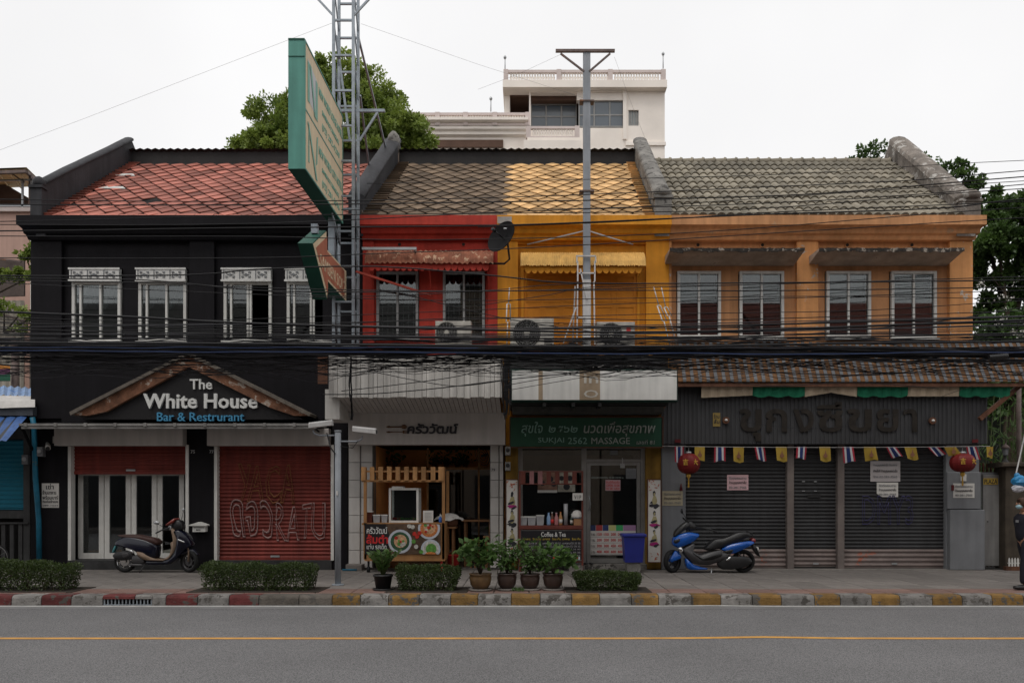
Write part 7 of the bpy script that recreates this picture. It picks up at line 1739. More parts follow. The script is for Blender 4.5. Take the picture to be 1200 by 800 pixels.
pp = thing('thin_pole','thin grey pole rising behind the gate pillar at the right edge','pole',(X(1194,18.6),18.6,0)); b = MB(); b.tube([(X(1194,18.6),18.6,0),(X(1194,18.6),18.6,Z(455,18.6))],.05,8); obj('pole', b, m_rb, pp)
hp = thing('hanging_white_pole','white slanting pole hung from the awning with blue and white bags tied to its end','pole',(X(1189,14.3),14.3,Z(560,14.3)))
D=14.3; b = MB(); b.tube([(X(1190,D),D,Z(558,D)),(X(1218,17.1),17.1,Z(432,17.1))],.013,6); obj('pole', b, m_wtube, hp)
def bag(c, r, sz, m, nm, seed):
    b = MB(); rr=random.Random(seed); n=12; S=7
    for i in range(S+1):
        a=-PI/2+PI*i/S
        for k in range(n): q=2*PI*k/n; R_=r*max(.08,math.cos(a))*(1+rr.uniform(-.16,.16)); b.v.append((c[0]+R_*math.cos(q),c[1]+R_*math.sin(q)*.8,c[2]+sz*math.sin(a)))
    for i in range(S):
        for k in range(n): j=(k+1)%n; b.face([i*n+k,i*n+j,(i+1)*n+j,(i+1)*n+k])
    return obj(nm, b, m, hp)
m_bbag = M('blue_bag_plastic',(.02,.2,.42),.35,.25,8,.3)
bag((X(1194,D),D-.02,Z(563.5,D)),.13,.11,m_bbag,'blue_bag',1); bag((X(1192,D),D-.02,Z(572,D)),.1,.075,M('white_bag_plastic',(.5,.5,.55),.4,.15,8,.3),'white_bag',3); bag((X(1191,D),D-.02,Z(557.5,D)),.05,.06,m_bbag,'bag_knot',5)

# ================================================================ vegetation
def crown(blobs, n, size, m, parent, seed, rnd=.6, shape=1.7, name='crown', sub=None):
    """leaf clumps: every blob (x,y,z,rx,ry,rz) gets sub-clumps, leaves sit round the sub-clumps so gaps show"""
    rr = random.Random(seed); st = random.getstate(); random.seed(seed); b = MB(); tot = sum(q[3]*q[5] for q in blobs)
    for (x,y,z,rx,ry,rz) in blobs:
        k = int(n*rx*rz/tot); ns = sub or max(8,int(14*(rx*rz)))
        for s_ in range(ns):
            while True:
                v = Vector((rr.uniform(-1,1),rr.uniform(-1,1),rr.uniform(-1,1)))
                if .3 < v.length < 1: break
            c = Vector((x+v.x*rx,y+v.y*ry,z+v.z*rz)); r_ = rr.uniform(.16,.36)*min(rx,rz)
            pts = []
            for q in range(max(4,k//ns)):
                d = Vector((rr.gauss(0,1),rr.gauss(0,1),rr.gauss(0,1)*.7)).normalized(); pts.append((c+d*r_*rr.uniform(.3,1.15), d+Vector((0,0,.2))))
            leaves(b, pts, size, rnd, shape)
    random.setstate(st); return obj(name, b, m, parent, recalc=False)
def trunk(parent, base, tips, r, name='trunk', seed=0):
    rr = random.Random(seed); b = MB(); base = Vector(base); top = Vector((sum(t[0] for t in tips)/len(tips),sum(t[1] for t in tips)/len(tips),0)); 
    fork = base.lerp(Vector((top.x,top.y,min(t[2] for t in tips))), .72)
    b.tube([base, base.lerp(fork,.5)+Vector((rr.uniform(-.1,.1),0,0)), fork],[r,r*.8,r*.62],9); obj(name, b, m_bark, parent)
    b = MB()
    for t in tips:
        t = Vector(t); m_ = fork.lerp(t,.5)+Vector((rr.uniform(-.2,.2),rr.uniform(-.2,.2),.15)); b.tube([fork,m_,t],[r*.45,r*.28,r*.07],6)
        for k in range(3): e=m_.lerp(t,.3*k)+Vector((rr.uniform(-.8,.8),rr.uniform(-.5,.5),rr.uniform(.1,.8)))*.8; b.tube([m_.lerp(t,.3*k),e],[r*.12,r*.03],4)
    obj('limbs', b, m_bark, parent)
TD = 33.0; s_=TD/FP
t = thing('broadleaf_tree','broad green tree rising behind the red and black roofs around the lattice tower','tree',(X(395,TD),TD,0))
bl = [(X(u,TD),TD+dy,Z(v,TD),ru*s_,ru*s_*.9,rv*s_) for u,v,ru,rv,dy in ((290,172,24,12,0),(318,145,36,28,0),(305,168,28,22,.5),(352,168,45,26,-.3),(395,92,34,28,0),(372,84,20,16,.4),(430,110,40,28,.3),(455,145,46,30,0),(478,165,34,22,-.5),(400,140,50,40,.8),(345,125,28,24,.4),(375,100,22,20,0),(330,180,60,24,0),(440,180,60,24,0))]
crown(bl, 95000, .15, m_leaft, t, 11, sub=44); trunk(t,(X(395,TD),TD,0),[(q[0],q[1],q[2]) for q in bl[:10]],.4)
t = thing('slender_tree','wispy treetop showing above the grey roof beside the right gable wall','tree',(X(1030,30),30,0)); s2=30/FP
bl = [(X(u,30),30+dy,Z(v,30),ru*s2,ru*s2,rv*s2) for u,v,ru,rv,dy in ((1020,178,22,12,0),(1008,186,18,12,.3),(1040,186,20,14,0),(1078,186,14,14,.2),(1090,200,16,16,0),(1060,200,30,18,0))]
crown(bl, 2600, .15, m_leafd, t, 12, sub=9); trunk(t,(X(1040,30),30,0),[(q[0],q[1],q[2]) for q in bl],.2,seed=4)
RT = 23.5; s3=RT/FP
t = thing('dense_garden_tree','dense dark green garden tree filling the right edge beside the tan shophouse','tree',(X(1185,RT),RT,0))
bl = [(X(u,RT),RT+dy,Z(v,RT),ru*s3,ru*s3*.8,rv*s3) for u,v,ru,rv,dy in ((1150,250,30,24,0),(1185,232,30,22,.5),(1165,290,36,34,-.2),(1210,270,44,40,0),(1160,340,34,34,.3),(1210,330,44,44,0),(1240,240,40,34,.4),(1165,385,36,30,.2),(1225,390,50,40,0),(1150,420,34,30,.6),(1200,440,50,34,.2),(1280,320,60,80,.3))]
crown(bl, 60000, .145, m_leafd, t, 13); trunk(t,(X(1190,RT),RT,0),[(q[0],q[1],q[2]) for q in bl[:9]],.28,seed=6)
t = thing('wispy_tree','thin airy tree above the dense garden tree at the right gable end','tree',(X(1135,26),26,0)); s4=26/FP
bl = [(X(u,26),26+dy,Z(v,26),ru*s4,ru*s4,rv*s4) for u,v,ru,rv,dy in ((1118,200,14,10,0),(1138,205,16,12,.2),(1140,222,14,12,0),(1125,228,14,10,0),(1146,244,16,14,0),(1128,196,10,8,0))]
crown(bl, 3000, .13, m_leafd, t, 14, sub=8); trunk(t,(X(1140,26),26,0),[(q[0],q[1],q[2]) for q in bl],.14,seed=8)
# flowering shrub and bamboo
t = thing('flowering_shrub','white flowering shrub with broad leaves between the tan shophouse and the right edge','shrub',(X(1175,20),20,0)); s5=20/FP
bl = [(X(u,20),20+dy,Z(v,20),ru*s5,ru*s5*.7,rv*s5) for u,v,ru,rv,dy in ((1160,388,20,16,0),(1185,380,24,20,0),(1205,400,26,20,0),(1165,415,26,24,.1),(1200,440,30,30,.2),(1165,460,24,26,.2))]
crown(bl, 2600, .2, m_leafp, t, 15, shape=2.2, sub=10); trunk(t,(X(1180,20),20.1,0),[(q[0],q[1],q[2]) for q in bl[:4]],.07,seed=9)
m_flow = M('white_petals',(.7,.68,.64),.7,.1,4,0); b = MB(); st = random.getstate(); random.seed(3)
for u,v,n in ((1147,334,14),(1150,331,8),(1175,347,8),(1183,350,16),(1178,362,8),(1175,372,22),(1172,378,14),(1198,376,14),(1186,391,26),(1194,393,30),(1200,390,20),(1158,354,5),(1190,332,4)):
    D=19.3; leaves(b,[((X(u+random.gauss(0,2.2),D),D+random.gauss(0,.06),Z(v+random.gauss(0,1.8),D)),(0,-1,.3)) for _ in range(n)],.06,.8,1.3)
random.setstate(st); obj('blossom', b, m_flow, t, recalc=False)
t = thing('bamboo_clump','dark bamboo clump behind the grey door under the awning end','bamboo',(X(1170,19),19,0)); b = MB(); st=random.getstate(); random.seed(8); culms = MB()
for k in range(15):
    x0 = X(1152+k*5,19); y_=19+random.uniform(-.1,.6); top=Z(random.uniform(455,500),19); xt=x0+random.uniform(-.3,.3); culms.tube([(x0,y_,0),((x0+xt)/2,y_,top*.5),(xt,y_-.1,top)],[.02,.016,.006],5)
    for q in range(46):
        tt = random.uniform(.35,1); leaves(b,[((x0+(xt-x0)*tt+random.gauss(0,.12),y_+random.gauss(0,.1),top*tt+random.gauss(0,.05)),(random.gauss(0,.8),-.3,-.3))],.24,.3,6,.6)
random.setstate(st); obj('culms', culms, M('bamboo_culm',(.07,.09,.03),.6,.3,3,.05), t); obj('foliage', b, m_leafp, t, recalc=False)
b = MB(); b.box(X(1146,24.5),22,24.6,24.7,0,Z(420,24.5)); o = obj('garden_back_wall', b, M('dark_green_wall',(.03,.035,.025),.95,.4,1.5,.3)); tag(o,'dark green wall behind the garden tree and bamboo at the right edge','wall')  # plain dark green sheet closing the view behind tree and bamboo
# bushes on the left behind
for l,D,blb,n,sz,sd in (('dark vine hanging over the pink wall beside the black shophouse',22.5,((40,297,8,9),(36,303,8,6),(42,306,5,14),(30,300,6,4)),700,.14,21),
                ('low hedge-like shrub growing along the top of the grey panel at the left edge',20.8,((-20,322,26,7),(12,322,20,7),(35,325,14,7)),1500,.12,22),
                ('thin weedy bush between the corrugated wall and the black shophouse',20.2,((5,360,9,10),(28,362,10,4),(38,372,10,8),(30,385,14,4)),500,.13,23)):
    t = thing('wall_shrub', l, 'shrub', (X(blb[0][0],D),D,Z(blb[0][1]+30,D)), 'shrubs left of the black shophouse'); k_=D/FP
    crown([(X(u,D),D,Z(v,D),a*k_,.25,c*k_) for u,v,a,c in blb], n, sz, m_leaft, t, sd, name='foliage', sub=10)
    b = MB(); 
    for u,v,a,c in blb: b.tube([(X(blb[0][0],D),D,Z(blb[0][1]+30,D)),(X(u,D),D,Z(v,D))],[.03,.01],5)
    obj('stems', b, m_bark, t)
# clipped hedges at the kerb
HD0, HD1 = 13.62, 14.12
def hedge(u0,u1,vt_,lab,seed,n=15000):
    x0,x1 = X(u0,HD0),X(u1,HD0); H = Z(vt_,HD0)-.0; st=random.getstate(); random.seed(seed)
    b = MB(); b.bbox(x0-.1,x1+.1,KY1+.05,HD1+.14,-.02,.008,.003); so_ = obj('soil_bed', b, M('dark_soil',(.035,.028,.022),.95,.4,9,.5)); tag(so_, kind='structure')
    t = thing('clipped_hedge', lab, 'hedge', ((x0+x1)/2,(HD0+HD1)/2,.008), 'clipped hedges along the kerb')
    b = MB(); pts=[]
    n = int(n*(x1-x0)/2)
    for k in range(n):
        while True:
            fx_,fy_,fz_ = random.random(),random.random(),random.random()
            d = min(fx_*(x1-x0)/.5,(1-fx_)*(x1-x0)/.5,fy_,1-fy_,(1-fz_)*.9)
            if random.random() < math.exp(-d*4.2)*1.1: break
        x=x0+(x1-x0)*fx_; hh = H*(.97+.2*noise.noise(Vector((x*1.9,seed,0)))+.05*noise.noise(Vector((x*5,seed,fy_*2)))); taper=.14*(1-fz_)
        if (max(0,abs(fx_-.5)*2*(x1-x0)/2-((x1-x0)/2-.16))/.16)**2+(max(0,fz_-.62)/.38)**2 > 1.05 or (max(0,abs(fy_-.5)*2-.5)/.5)**2+(max(0,fz_-.62)/.38)**2 > 1.25: continue
        if fz_ < .36 and random.random() < (.42-fz_*1.1)+.9*noise.noise(Vector((x*2.4,fy_*1.5,seed+7))): continue
        pts.append(((x+(.5-fx_)*taper*2+.03*noise.noise(Vector((fz_*4,x,2))),HD0+(HD1-HD0)*fy_+.03*noise.noise(Vector((x*3,fz_*5,seed))),.02+hh*fz_),(fx_-.5,(fy_-.5)*1.3,fz_-.25)))
    leaves(b,pts,.034,.6,1.5,0); obj('foliage', b, m_leaf, t, recalc=False)
    b = MB()
    for k in range(int((x1-x0)/.13)):
        x=x0+.08+k*.13+random.uniform(-.04,.04); y=random.uniform(HD0+.12,HD1-.12)
        for q in range(3): b.tube([(x,y,0),(x+random.uniform(-.08,.08),y+random.uniform(-.1,.1),H*.45),(x+random.uniform(-.14,.14),y+random.uniform(-.16,.16),H*.85)],[.009,.006,.003],4)
    obj('stems', b, m_bark, t); random.setstate(st)
hedge(-60,82,659.5,'clipped hedge at the left edge of the kerb before the blue drainpipe',31)
hedge(229,369,661.5,'clipped hedge between the navy scooter and the camera pole',32)
hedge(459,541,664,'short clipped hedge in front of the food cart',33)
hedge(670,756,672,'low clipped hedge in front of the blue bin',34)
# potted plants
m_pbr = M('glazed_brown_pot',(.05,.03,.024),.35,.35,4,.1,patch=.66,patch_col=(.09,.07,.06)); m_poc = M('ochre_glazed_pot',(.15,.085,.035),.45,.3,4,.15,streak=.3)
def potted(u,vb,D,rp,hp_,m,lab,style,hgt,spread,seed,pname='pot'):
    x=X(u,D); st=random.getstate(); random.seed(seed); t=thing('potted_plant',lab,'potted plant',(x,D,0),'potted plants along the kerb')
    b=MB(); b.lathe([(rp*1.05,0),(rp*1.1,.03)],(x,D,.0),18); obj('saucer', b, m_slab if m is not m_blk else m_blk, t)
    if style=='zz': prof=[(rp*.74,.03),(rp*.95,hp_),(rp*1.03,hp_),(rp*1.03,hp_+.03),(rp*.9,hp_+.03),(rp*.88,hp_-.02)]
    else: prof=[(rp*.62,.03),(rp*.9,hp_*.35),(rp*1.02,hp_*.75),(rp*.95,hp_*.92),(rp*1.05,hp_*.96),(rp*1.05,hp_),(rp*.9,hp_),(rp*.88,hp_-.03)]
    b=MB(); b.lathe(prof,(x,D,0),20); obj('pot', b, m, t); b=MB(); b.lathe([(rp*.88,hp_-.03),(0,hp_-.025)],(x,D,0),16); obj('soil', b, MATS['dark_soil'], t)
    s=MB(); l=MB()
    if style=='zz':
        for k in range(16):
            a=random.uniform(0,2*PI); lean=random.uniform(.1,.55)*spread; L_=hgt*random.uniform(.7,1); e=Vector((x+math.cos(a)*lean,D+math.sin(a)*lean,hp_+L_)); m_=Vector((x+math.cos(a)*lean*.3,D+math.sin(a)*lean*.3,hp_+L_*.5)); s.tube([(x,D,hp_-.03),m_,e],[.014,.011,.004],5)
            for q in range(13):
                tt=.25+.75*q/13; p=m_.lerp(e,(tt-.5)*2) if tt>.5 else Vector((x,D,hp_)).lerp(m_,tt*2)
                for sg in (-1,1): leaves(l,[(p,(sg*math.sin(a)+.3*math.cos(a),-sg*math.cos(a)+.3*math.sin(a),.7))],.11,.15,2.3,0)
    elif style=='broad':
        for k in range(13):
            a=random.uniform(0,2*PI); rr_=spread*random.uniform(.3,1); e=Vector((x+math.cos(a)*rr_,D+math.sin(a)*rr_*.8,hp_+hgt*random.uniform(.35,1))); s.tube([(x,D,hp_-.03),(x+math.cos(a)*rr_*.3,D,hp_+hgt*.3),e],[.012,.009,.005],5)
            leaves(l,[(e+Vector((random.gauss(0,.07),random.gauss(0,.06),random.gauss(0,.06))),(math.cos(a),math.sin(a),.25)) for _ in range(24)],.12,.6,1.35,.2)
    else:
        for k in range(11):
            a=random.uniform(0,2*PI); rr_=spread*random.uniform(.1,.8); e=Vector((x+math.cos(a)*rr_,D+math.sin(a)*rr_,hp_+hgt*random.uniform(.6,1))); p0=Vector((x,D,hp_-.03)); s.tube([p0,p0.lerp(e,.5)+Vector((0,0,.05)),e],[.012,.008,.004],5)
            for q in range(36): leaves(l,[(p0.lerp(e,random.uniform(.28,1))+Vector((random.gauss(0,.05),random.gauss(0,.05),random.gauss(0,.04))),(random.gauss(0,.6),random.gauss(0,.6),.2))],.11,.4,2.8,.5)
    obj('stems', s, m_bark if style!='zz' else MATS['bamboo_culm'], t); obj('foliage', l, m_leafp, t, recalc=False); random.setstate(st)
potted(449,690,13.85,.17,.24,m_blk,'fern-like plant in a black plastic pot beside the camera pole','zz',.46,.62,41)
potted(563,692,13.8,.19,.29,m_poc,'round broad leaved plant in the ochre brown glazed pot','broad',.5,.36,42)
potted(594,691,13.85,.17,.29,m_pbr,'upright drooping plant in a dark pot, next right of the ochre pot','willow',.62,.3,43)
potted(621,691,13.85,.17,.28,m_pbr,'tall dense plant in a dark pot, before the menu board','willow',.66,.34,44)
potted(648,691,13.85,.175,.29,m_pbr,'bright leaved plant in a dark pot, rightmost of the kerb pots','broad',.38,.3,45)
t = thing('weed_tuft','tiny green weed tuft on the pavement between two dark pots','weed',(X(606,13.6),13.6,0)); b=MB(); leaves(b,[((X(606,13.6)+random.gauss(0,.05),13.6+random.gauss(0,.03),.01),(random.gauss(0,.5),random.gauss(0,.5),1)) for _ in range(60)],.07,.3,3,0); obj('foliage', b, m_leafp, t, recalc=False)
t = thing('pavement_box','low pale concrete block before the white tiled pillar','block',(X(415,FD-.3),FD-.3,0)); b=MB(); b.bbox(X(405,FD-.3),X(424,FD-.3),FD-.3,FD-.02,0,.13,.01); obj('block', b, m_slab, t)
t = thing('blue_hose','short blue pipe lying on the pavement before the concrete block','pipe',(X(410,FD-.45),FD-.45,0)); b=MB(); b.tube([(X(401,FD-.45),FD-.42,.03),(X(418,FD-.45),FD-.45,.03)],.02,6); obj('pipe', b, MATS['blue_pipe_paint'], t)

# ================================================================ scooters
def scooter(D, ou, ov, name, lab, group):
    t = thing(name, lab, 'scooter', (X(ou+60,D),D,0), group)
    pt = lambda a,b_: (X(ou+a/8,D), Z(ov+b_/8,D))
    return t, pt
def wheelset(t, c, r, w=.055, ang=0, spokes=7, col=None):
    b = MB(); cx,cy,cz=c; n=30
    R = Matrix.Rotation(ang,4,'Z')
    def P3(a,rr,yy): v=R @ Vector((rr*math.cos(a),yy,rr*math.sin(a))); return (cx+v.x,cy+v.y,cz+v.z)
    prof=[(r*.7,-w*.7),(r*.86,-w),(r*.97,-w*.6),(r,0),(r*.97,w*.6),(r*.86,w),(r*.7,w*.7)]
    for k in range(n):
        for rr,yy in prof: b.v.append(P3(2*PI*k/n,rr,yy))
    m_=len(prof)
    for k in range(n):
        j=(k+1)%n
        for q in range(m_-1): b.face([k*m_+q,j*m_+q,j*m_+q+1,k*m_+q+1],True)
        b.face([k*m_+m_-1,j*m_+m_-1,j*m_,k*m_],True)
    wl = obj('wheel', b, m_rub, t); b = MB()
    for k in range(n):
        for rr,yy in ((r*.7,-w*.6),(r*.62,-w*.3),(r*.62,w*.3),(r*.7,w*.6)): b.v.append(P3(2*PI*k/n,rr,yy))
    for k in range(n):
        j=(k+1)%n
        for q in range(3): b.face([k*4+q,j*4+q,j*4+q+1,k*4+q+1],True)
    for k in range(spokes): a=2*PI*k/spokes; b.bar(P3(a,r*.1,0),P3(a+.25,r*.66,0),.016)
    b.tube([P3(0,0,-w*1.1),P3(0,0,w*1.1)],r*.17,10); b.tube([P3(0,0,-w*.5),P3(0,0,-w*.45)],r*.42,16)
    obj('rim', b, col or m_steel, wl); return wl
def panel(t, pt, pts, D, w, m, nm, yc=0, ins=.1):
    P_=[pt(*p) for p in pts]
    # subdivide + smooth the outline a little so panels read as moulded
    Q=[]
    for k in range(len(P_)):
        a=Vector((*P_[k-1],0)); c=Vector((*P_[k],0)); e=Vector((*P_[(k+1)%len(P_)],0)); Q += [tuple((c.lerp(a,.22)).xy), tuple((c*.86+a*.07+e*.07).xy), tuple((c.lerp(e,.22)).xy)]
    b=MB(); b.loftpoly(Q, D+yc, w, ins); return obj(nm, b, m, t)
m_navy = M('navy_paint',(.003,.004,.014),.25,.1,4,0,spec=.4,coat=.15); m_bsc = M('bright_blue_paint',(.003,.085,.40),.25,.08,4,0,coat=.2)
m_seat = M('brown_seat_vinyl',(.05,.022,.018),.55,.15,6,.1); m_tanp = M('tan_plastic',(.22,.155,.11),.6,.12,5,.05); m_dgr = M('dark_grey_plastic',(.045,.043,.045),.4,.12,5,.05); m_chr = M('chrome',(.6,.6,.6),.15,.05,4,0,metal=1)
D=17.02
sc, pt = scooter(D,120,580,'retro_scooter','navy blue retro scooter with brown seat parked before the folding glass door','parked scooters')
GZ = 0
r=.235; c1=pt(215,610); c2=pt(822,612)
wheelset(sc,(c1[0],D,r),r,.055,0,6,m_chr); wheelset(sc,(c2[0],D-.03,r),r,.05,math.radians(-22),6,m_dgr)
panel(sc,pt,[(130,458),(165,405),(235,382),(330,390),(430,412),(545,462),(528,592),(440,590),(370,545),(300,505),(200,478),(140,470)],D,.15,m_navy,'rear_body')
panel(sc,pt,[(150,372),(210,366),(340,366),(420,385),(520,405),(552,440),(540,464),(470,452),(400,428),(300,402),(220,396)],D,.13,m_seat,'seat',ins=.06)
panel(sc,pt,[(345,520),(405,530),(450,560),(520,592),(600,600),(600,612),(430,606),(360,560)],D,.16,m_tanp,'footboard',ins=.03)
panel(sc,pt,[(668,300),(712,330),(722,400),(716,470),(690,540),(640,600),(600,606),(610,592),(650,570),(672,500),(664,440),(690,425),(680,370)],D-.01,.13,m_tanp,'inner_shield',ins=.03)
panel(sc,pt,[(690,320),(740,322),(800,360),(845,420),(860,470),(800,500),(745,560),(700,610),(640,650),(470,650),(420,640),(430,612),(600,618),(660,592),(700,540),(722,470),(728,400)],D,.14,m_navy,'front_body',ins=.04)
panel(sc,pt,[(715,562),(745,510),(800,490),(870,505),(915,560),(880,548),(820,535),(760,560)],D-.01,.06,m_navy,'front_fender')
panel(sc,pt,[(112,560),(150,528),(230,512),(300,530),(322,570),(290,600),(200,610),(135,598)],D-.06,.06,m_blk,'engine_cover'); panel(sc,pt,[(300,560),(350,555),(420,600),(415,640),(330,650),(290,610)],D-.05,.07,m_dgr,'crankcase'); panel(sc,pt,[(205,540),(265,535),(280,565),(230,585)],D-.125,.015,m_dgr,'air_filter_cover')
panel(sc,pt,[(285,505),(310,508),(330,535),(315,542),(292,525)],D-.14,.02,m_chr,'exhaust_shield'); panel(sc,pt,[(260,635),(400,640),(420,655),(300,662)],D-.1,.05,m_dgr,'exhaust')
panel(sc,pt,[(128,455),(165,408),(205,405),(200,425),(150,455)],D,.09,m_chr,'tail_light'); panel(sc,pt,[(96,535),(130,462),(146,465),(110,540)],D,.05,M('teal_plate',(.05,.2,.22),.5,.1,3,0),'number_plate',ins=.02)
panel(sc,pt,[(672,235),(740,228),(768,268),(770,322),(700,332),(668,300)],D-.01,.1,m_blk,'headlight_cluster'); panel(sc,pt,[(640,285),(668,280),(672,318),(652,328)],D-.1,.03,m_galv,'instrument')
panel(sc,pt,[(618,276),(650,250),(700,212),(712,222),(690,250),(660,272),(630,285)],D-.02,.13,M('red_screen',(.2,.03,.02),.3,.2,4,0),'fly_screen',ins=.02)
panel(sc,pt,[(732,405),(800,430),(798,442),(760,434),(735,420)],D-.13,.02,m_chr,'shield_badge')
def tubep(t,pts,r,m,nm): b=MB(); b.tube(pts,r,6); return obj(nm,b,m,t)
q=lambda a,b_,dy=0: (pt(a,b_)[0],D+dy,pt(a,b_)[1])
tubep(sc,[q(560,350,-.3),q(610,320,-.24),q(680,290,-.05),q(700,285,.2),q(640,305,.3)],.015,m_blk,'handlebar'); 
for a,c in ((q(640,300,-.24),q(575,262,-.3)),(q(700,230,.22),q(706,150,.28))): tubep(sc,[a,c],.006,m_blk,'mirror_stem')
for m0,dx,dz in ((q(568,252,-.3),.07,.035),(q(706,138,.28),.03,.045)): b=MB(); b.lathe([(0,-1),(.8,-.6),(1,0),(.8,.6),(0,1)],(0,0,0),10); b.v=[(m0[0]+x*dx,m0[1]+y*.02,m0[2]+z*dz) for x,y,z in b.v]; obj('mirror',b,m_galv,sc)
tubep(sc,[q(780,400,-.06),q(822,520,-.07),(c2[0],D-.09,r)],.022,m_tanp,'fork'); tubep(sc,[q(180,470,.06),(c1[0],D+.08,r)],.02,m_dgr,'shock_absorber'); tubep(sc,[q(420,640,-.1),q(380,722,-.16)],.012,m_dgr,'side_stand')
D=16.98
s2_, pt = scooter(D,770,580,'blue_scooter','bright blue and black maxi scooter parked before the dark grey shutters','parked scooters')
q=lambda a,b_,dy=0: (pt(a,b_)[0],D+dy,pt(a,b_)[1])
r=.245; c1=pt(140,640); c2=pt(808,640)
wheelset(s2_,(c1[0],D-.04,r),r,.06,math.radians(38),5,m_blk); wheelset(s2_,(c2[0],D,r),r,.07,0,5,m_blk)
panel(s2_,pt,[(95,612),(130,560),(165,508),(225,560),(215,590),(160,612),(125,628)],D-.05,.07,m_bsc,'front_fender')
panel(s2_,pt,[(148,395),(200,362),(285,342),(385,358),(392,376),(335,430),(250,470),(185,492),(138,462)],D,.17,m_bsc,'front_cowl')
panel(s2_,pt,[(150,385),(165,335),(215,285),(270,245),(300,262),(300,300),(220,345),(172,385)],D,.12,m_blk,'windscreen',ins=.05)
panel(s2_,pt,[(148,415),(205,398),(200,430),(165,450),(145,440)],D-.13,.05,m_chr if False else m_blk,'headlight'); panel(s2_,pt,[(182,488),(215,480),(232,520),(205,545),(190,520)],D-.15,.03,m_chr,'indicator')
panel(s2_,pt,[(215,500),(330,440),(322,480),(310,520),(390,560),(490,525),(585,508),(620,535),(690,548),(640,580),(590,610),(480,652),(400,650),(330,640),(250,560)],D,.18,m_dgr,'side_body',ins=.05)
panel(s2_,pt,[(300,520),(395,585),(470,560),(590,520),(600,560),(500,600),(400,605)],D-.14,.05,m_blk,'step_panel',ins=.03)
panel(s2_,pt,[(250,575),(320,640),(400,668),(470,680),(455,694),(270,694)],D,.15,m_bsc,'lower_cowl',ins=.04)
panel(s2_,pt,[(430,505),(470,455),(530,410),(600,405),(660,385),(740,348),(800,338),(858,345),(878,378),(800,410),(700,450),(600,490),(480,520)],D,.13,m_blk,'seat',ins=.06)
panel(s2_,pt,[(582,505),(640,470),(700,448),(780,435),(875,424),(905,440),(860,470),(780,510),(690,550),(640,530)],D,.16,m_bsc,'tail_cowl',ins=.05)
panel(s2_,pt,[(610,515),(700,500),(680,540),(630,535)],D-.15,.03,m_blk,'vent_panel',ins=.03)
panel(s2_,pt,[(868,420),(890,396),(914,412),(908,442),(885,436)],D,.11,M('tail_lamp_red',(.2,.02,.02),.3,.1,3,0),'tail_light',ins=.04)
panel(s2_,pt,[(868,455),(900,450),(935,500),(966,582),(930,558),(890,500)],D,.05,m_blk,'rear_mudguard',ins=.02); panel(s2_,pt,[(925,485),(940,482),(952,530),(938,522)],D,.08,m_paper,'number_plate',ins=.02)
panel(s2_,pt,[(560,600),(620,575),(720,565),(850,575),(885,620),(820,668),(700,690),(590,690),(550,650)],D-.1,.06,m_blk,'engine_cover'); panel(s2_,pt,[(620,600),(660,565),(672,575),(640,610)],D-.2,.02,m_chr,'exhaust_cap',ins=.02)
tubep(s2_,[q(880,380,-.1),q(880,350,-.08),q(840,338,0),q(880,350,.08),q(880,380,.1)],.013,m_blk,'grab_rail')
tubep(s2_,[q(540,345,-.34),q(460,310,-.3),q(380,300,-.16),q(330,290,0),q(300,260,.2),q(270,215,.32)],.016,m_blk,'handlebar'); tubep(s2_,[q(430,310,-.3),q(500,362,-.36)],.007,m_blk,'brake_lever')
tubep(s2_,[q(310,260,.2),q(262,165,.28)],.008,m_blk,'mirror_stem'); b=MB(); m0=q(256,150,.28); b.lathe([(0,-1),(.8,-.6),(1,0),(.8,.6),(0,1)],(0,0,0),10); b.v=[(m0[0]+x*.03,m0[1]+y*.05,m0[2]+z*.06) for x,y,z in b.v]; obj('mirror',b,m_blk,s2_)
panel(s2_,pt,[(290,240),(330,250),(370,300),(350,330),(300,340),(280,300)],D,.09,m_blk,'dashboard')
tubep(s2_,[q(210,500,-.05),(c1[0]+.02,D-.1,r)],.022,m_blk,'fork'); tubep(s2_,[q(500,680,-.12),q(484,762,-.2)],.013,m_galv,'side_stand'); tubep(s2_,[q(740,520,-.08),(c2[0],D-.1,r)],.018,m_dgr,'shock_absorber')

# ================================================================ the masked woman at the right edge
D=13.92; px0=X(1202,D)
wm = thing('person','masked woman in dark clothes walking left at the right edge','person',(px0,D,0))
m_skn = M('skin',(.30,.16,.10),.55,.08,6,.03); m_hair = M('brown_hair',(.05,.025,.014),.6,.4,20,.3); m_cl = M('dark_navy_cloth',(.013,.013,.02),.85,.25,9,.3); m_mask = M('pale_blue_mask',(.3,.45,.5),.8,.1,8,.1)
def skin(name, verts, edges, rad, m, parent, sub=2):
    me = bpy.data.meshes.new(name); off=wloc(parent); me.from_pydata([tuple(Vector(v)-off) for v in verts],edges,[]); o=bpy.data.objects.new(name,me); COL.objects.link(o)
    md=o.modifiers.new('s','SKIN'); sv=me.skin_vertices[0].data
    for i,rr_ in enumerate(rad): sv[i].radius=rr_ if isinstance(rr_,tuple) else (rr_,rr_)
    sv[0].use_root=True; md.use_smooth_shade=True; s=o.modifiers.new('u','SUBSURF'); s.levels=s.render_levels=sub
    bpy.context.view_layer.update(); me2=bpy.data.meshes.new_from_object(o.evaluated_get(bpy.context.evaluated_depsgraph_get())); bpy.data.objects.remove(o)
    me2.materials.clear(); me2.materials.append(m); me2.name=name
    for p in me2.polygons: p.use_smooth=True
    o=bpy.data.objects.new(name,me2); COL.objects.link(o); o.parent=parent; return o
x,y=px0,D     # she faces -x; height about 1.58 m
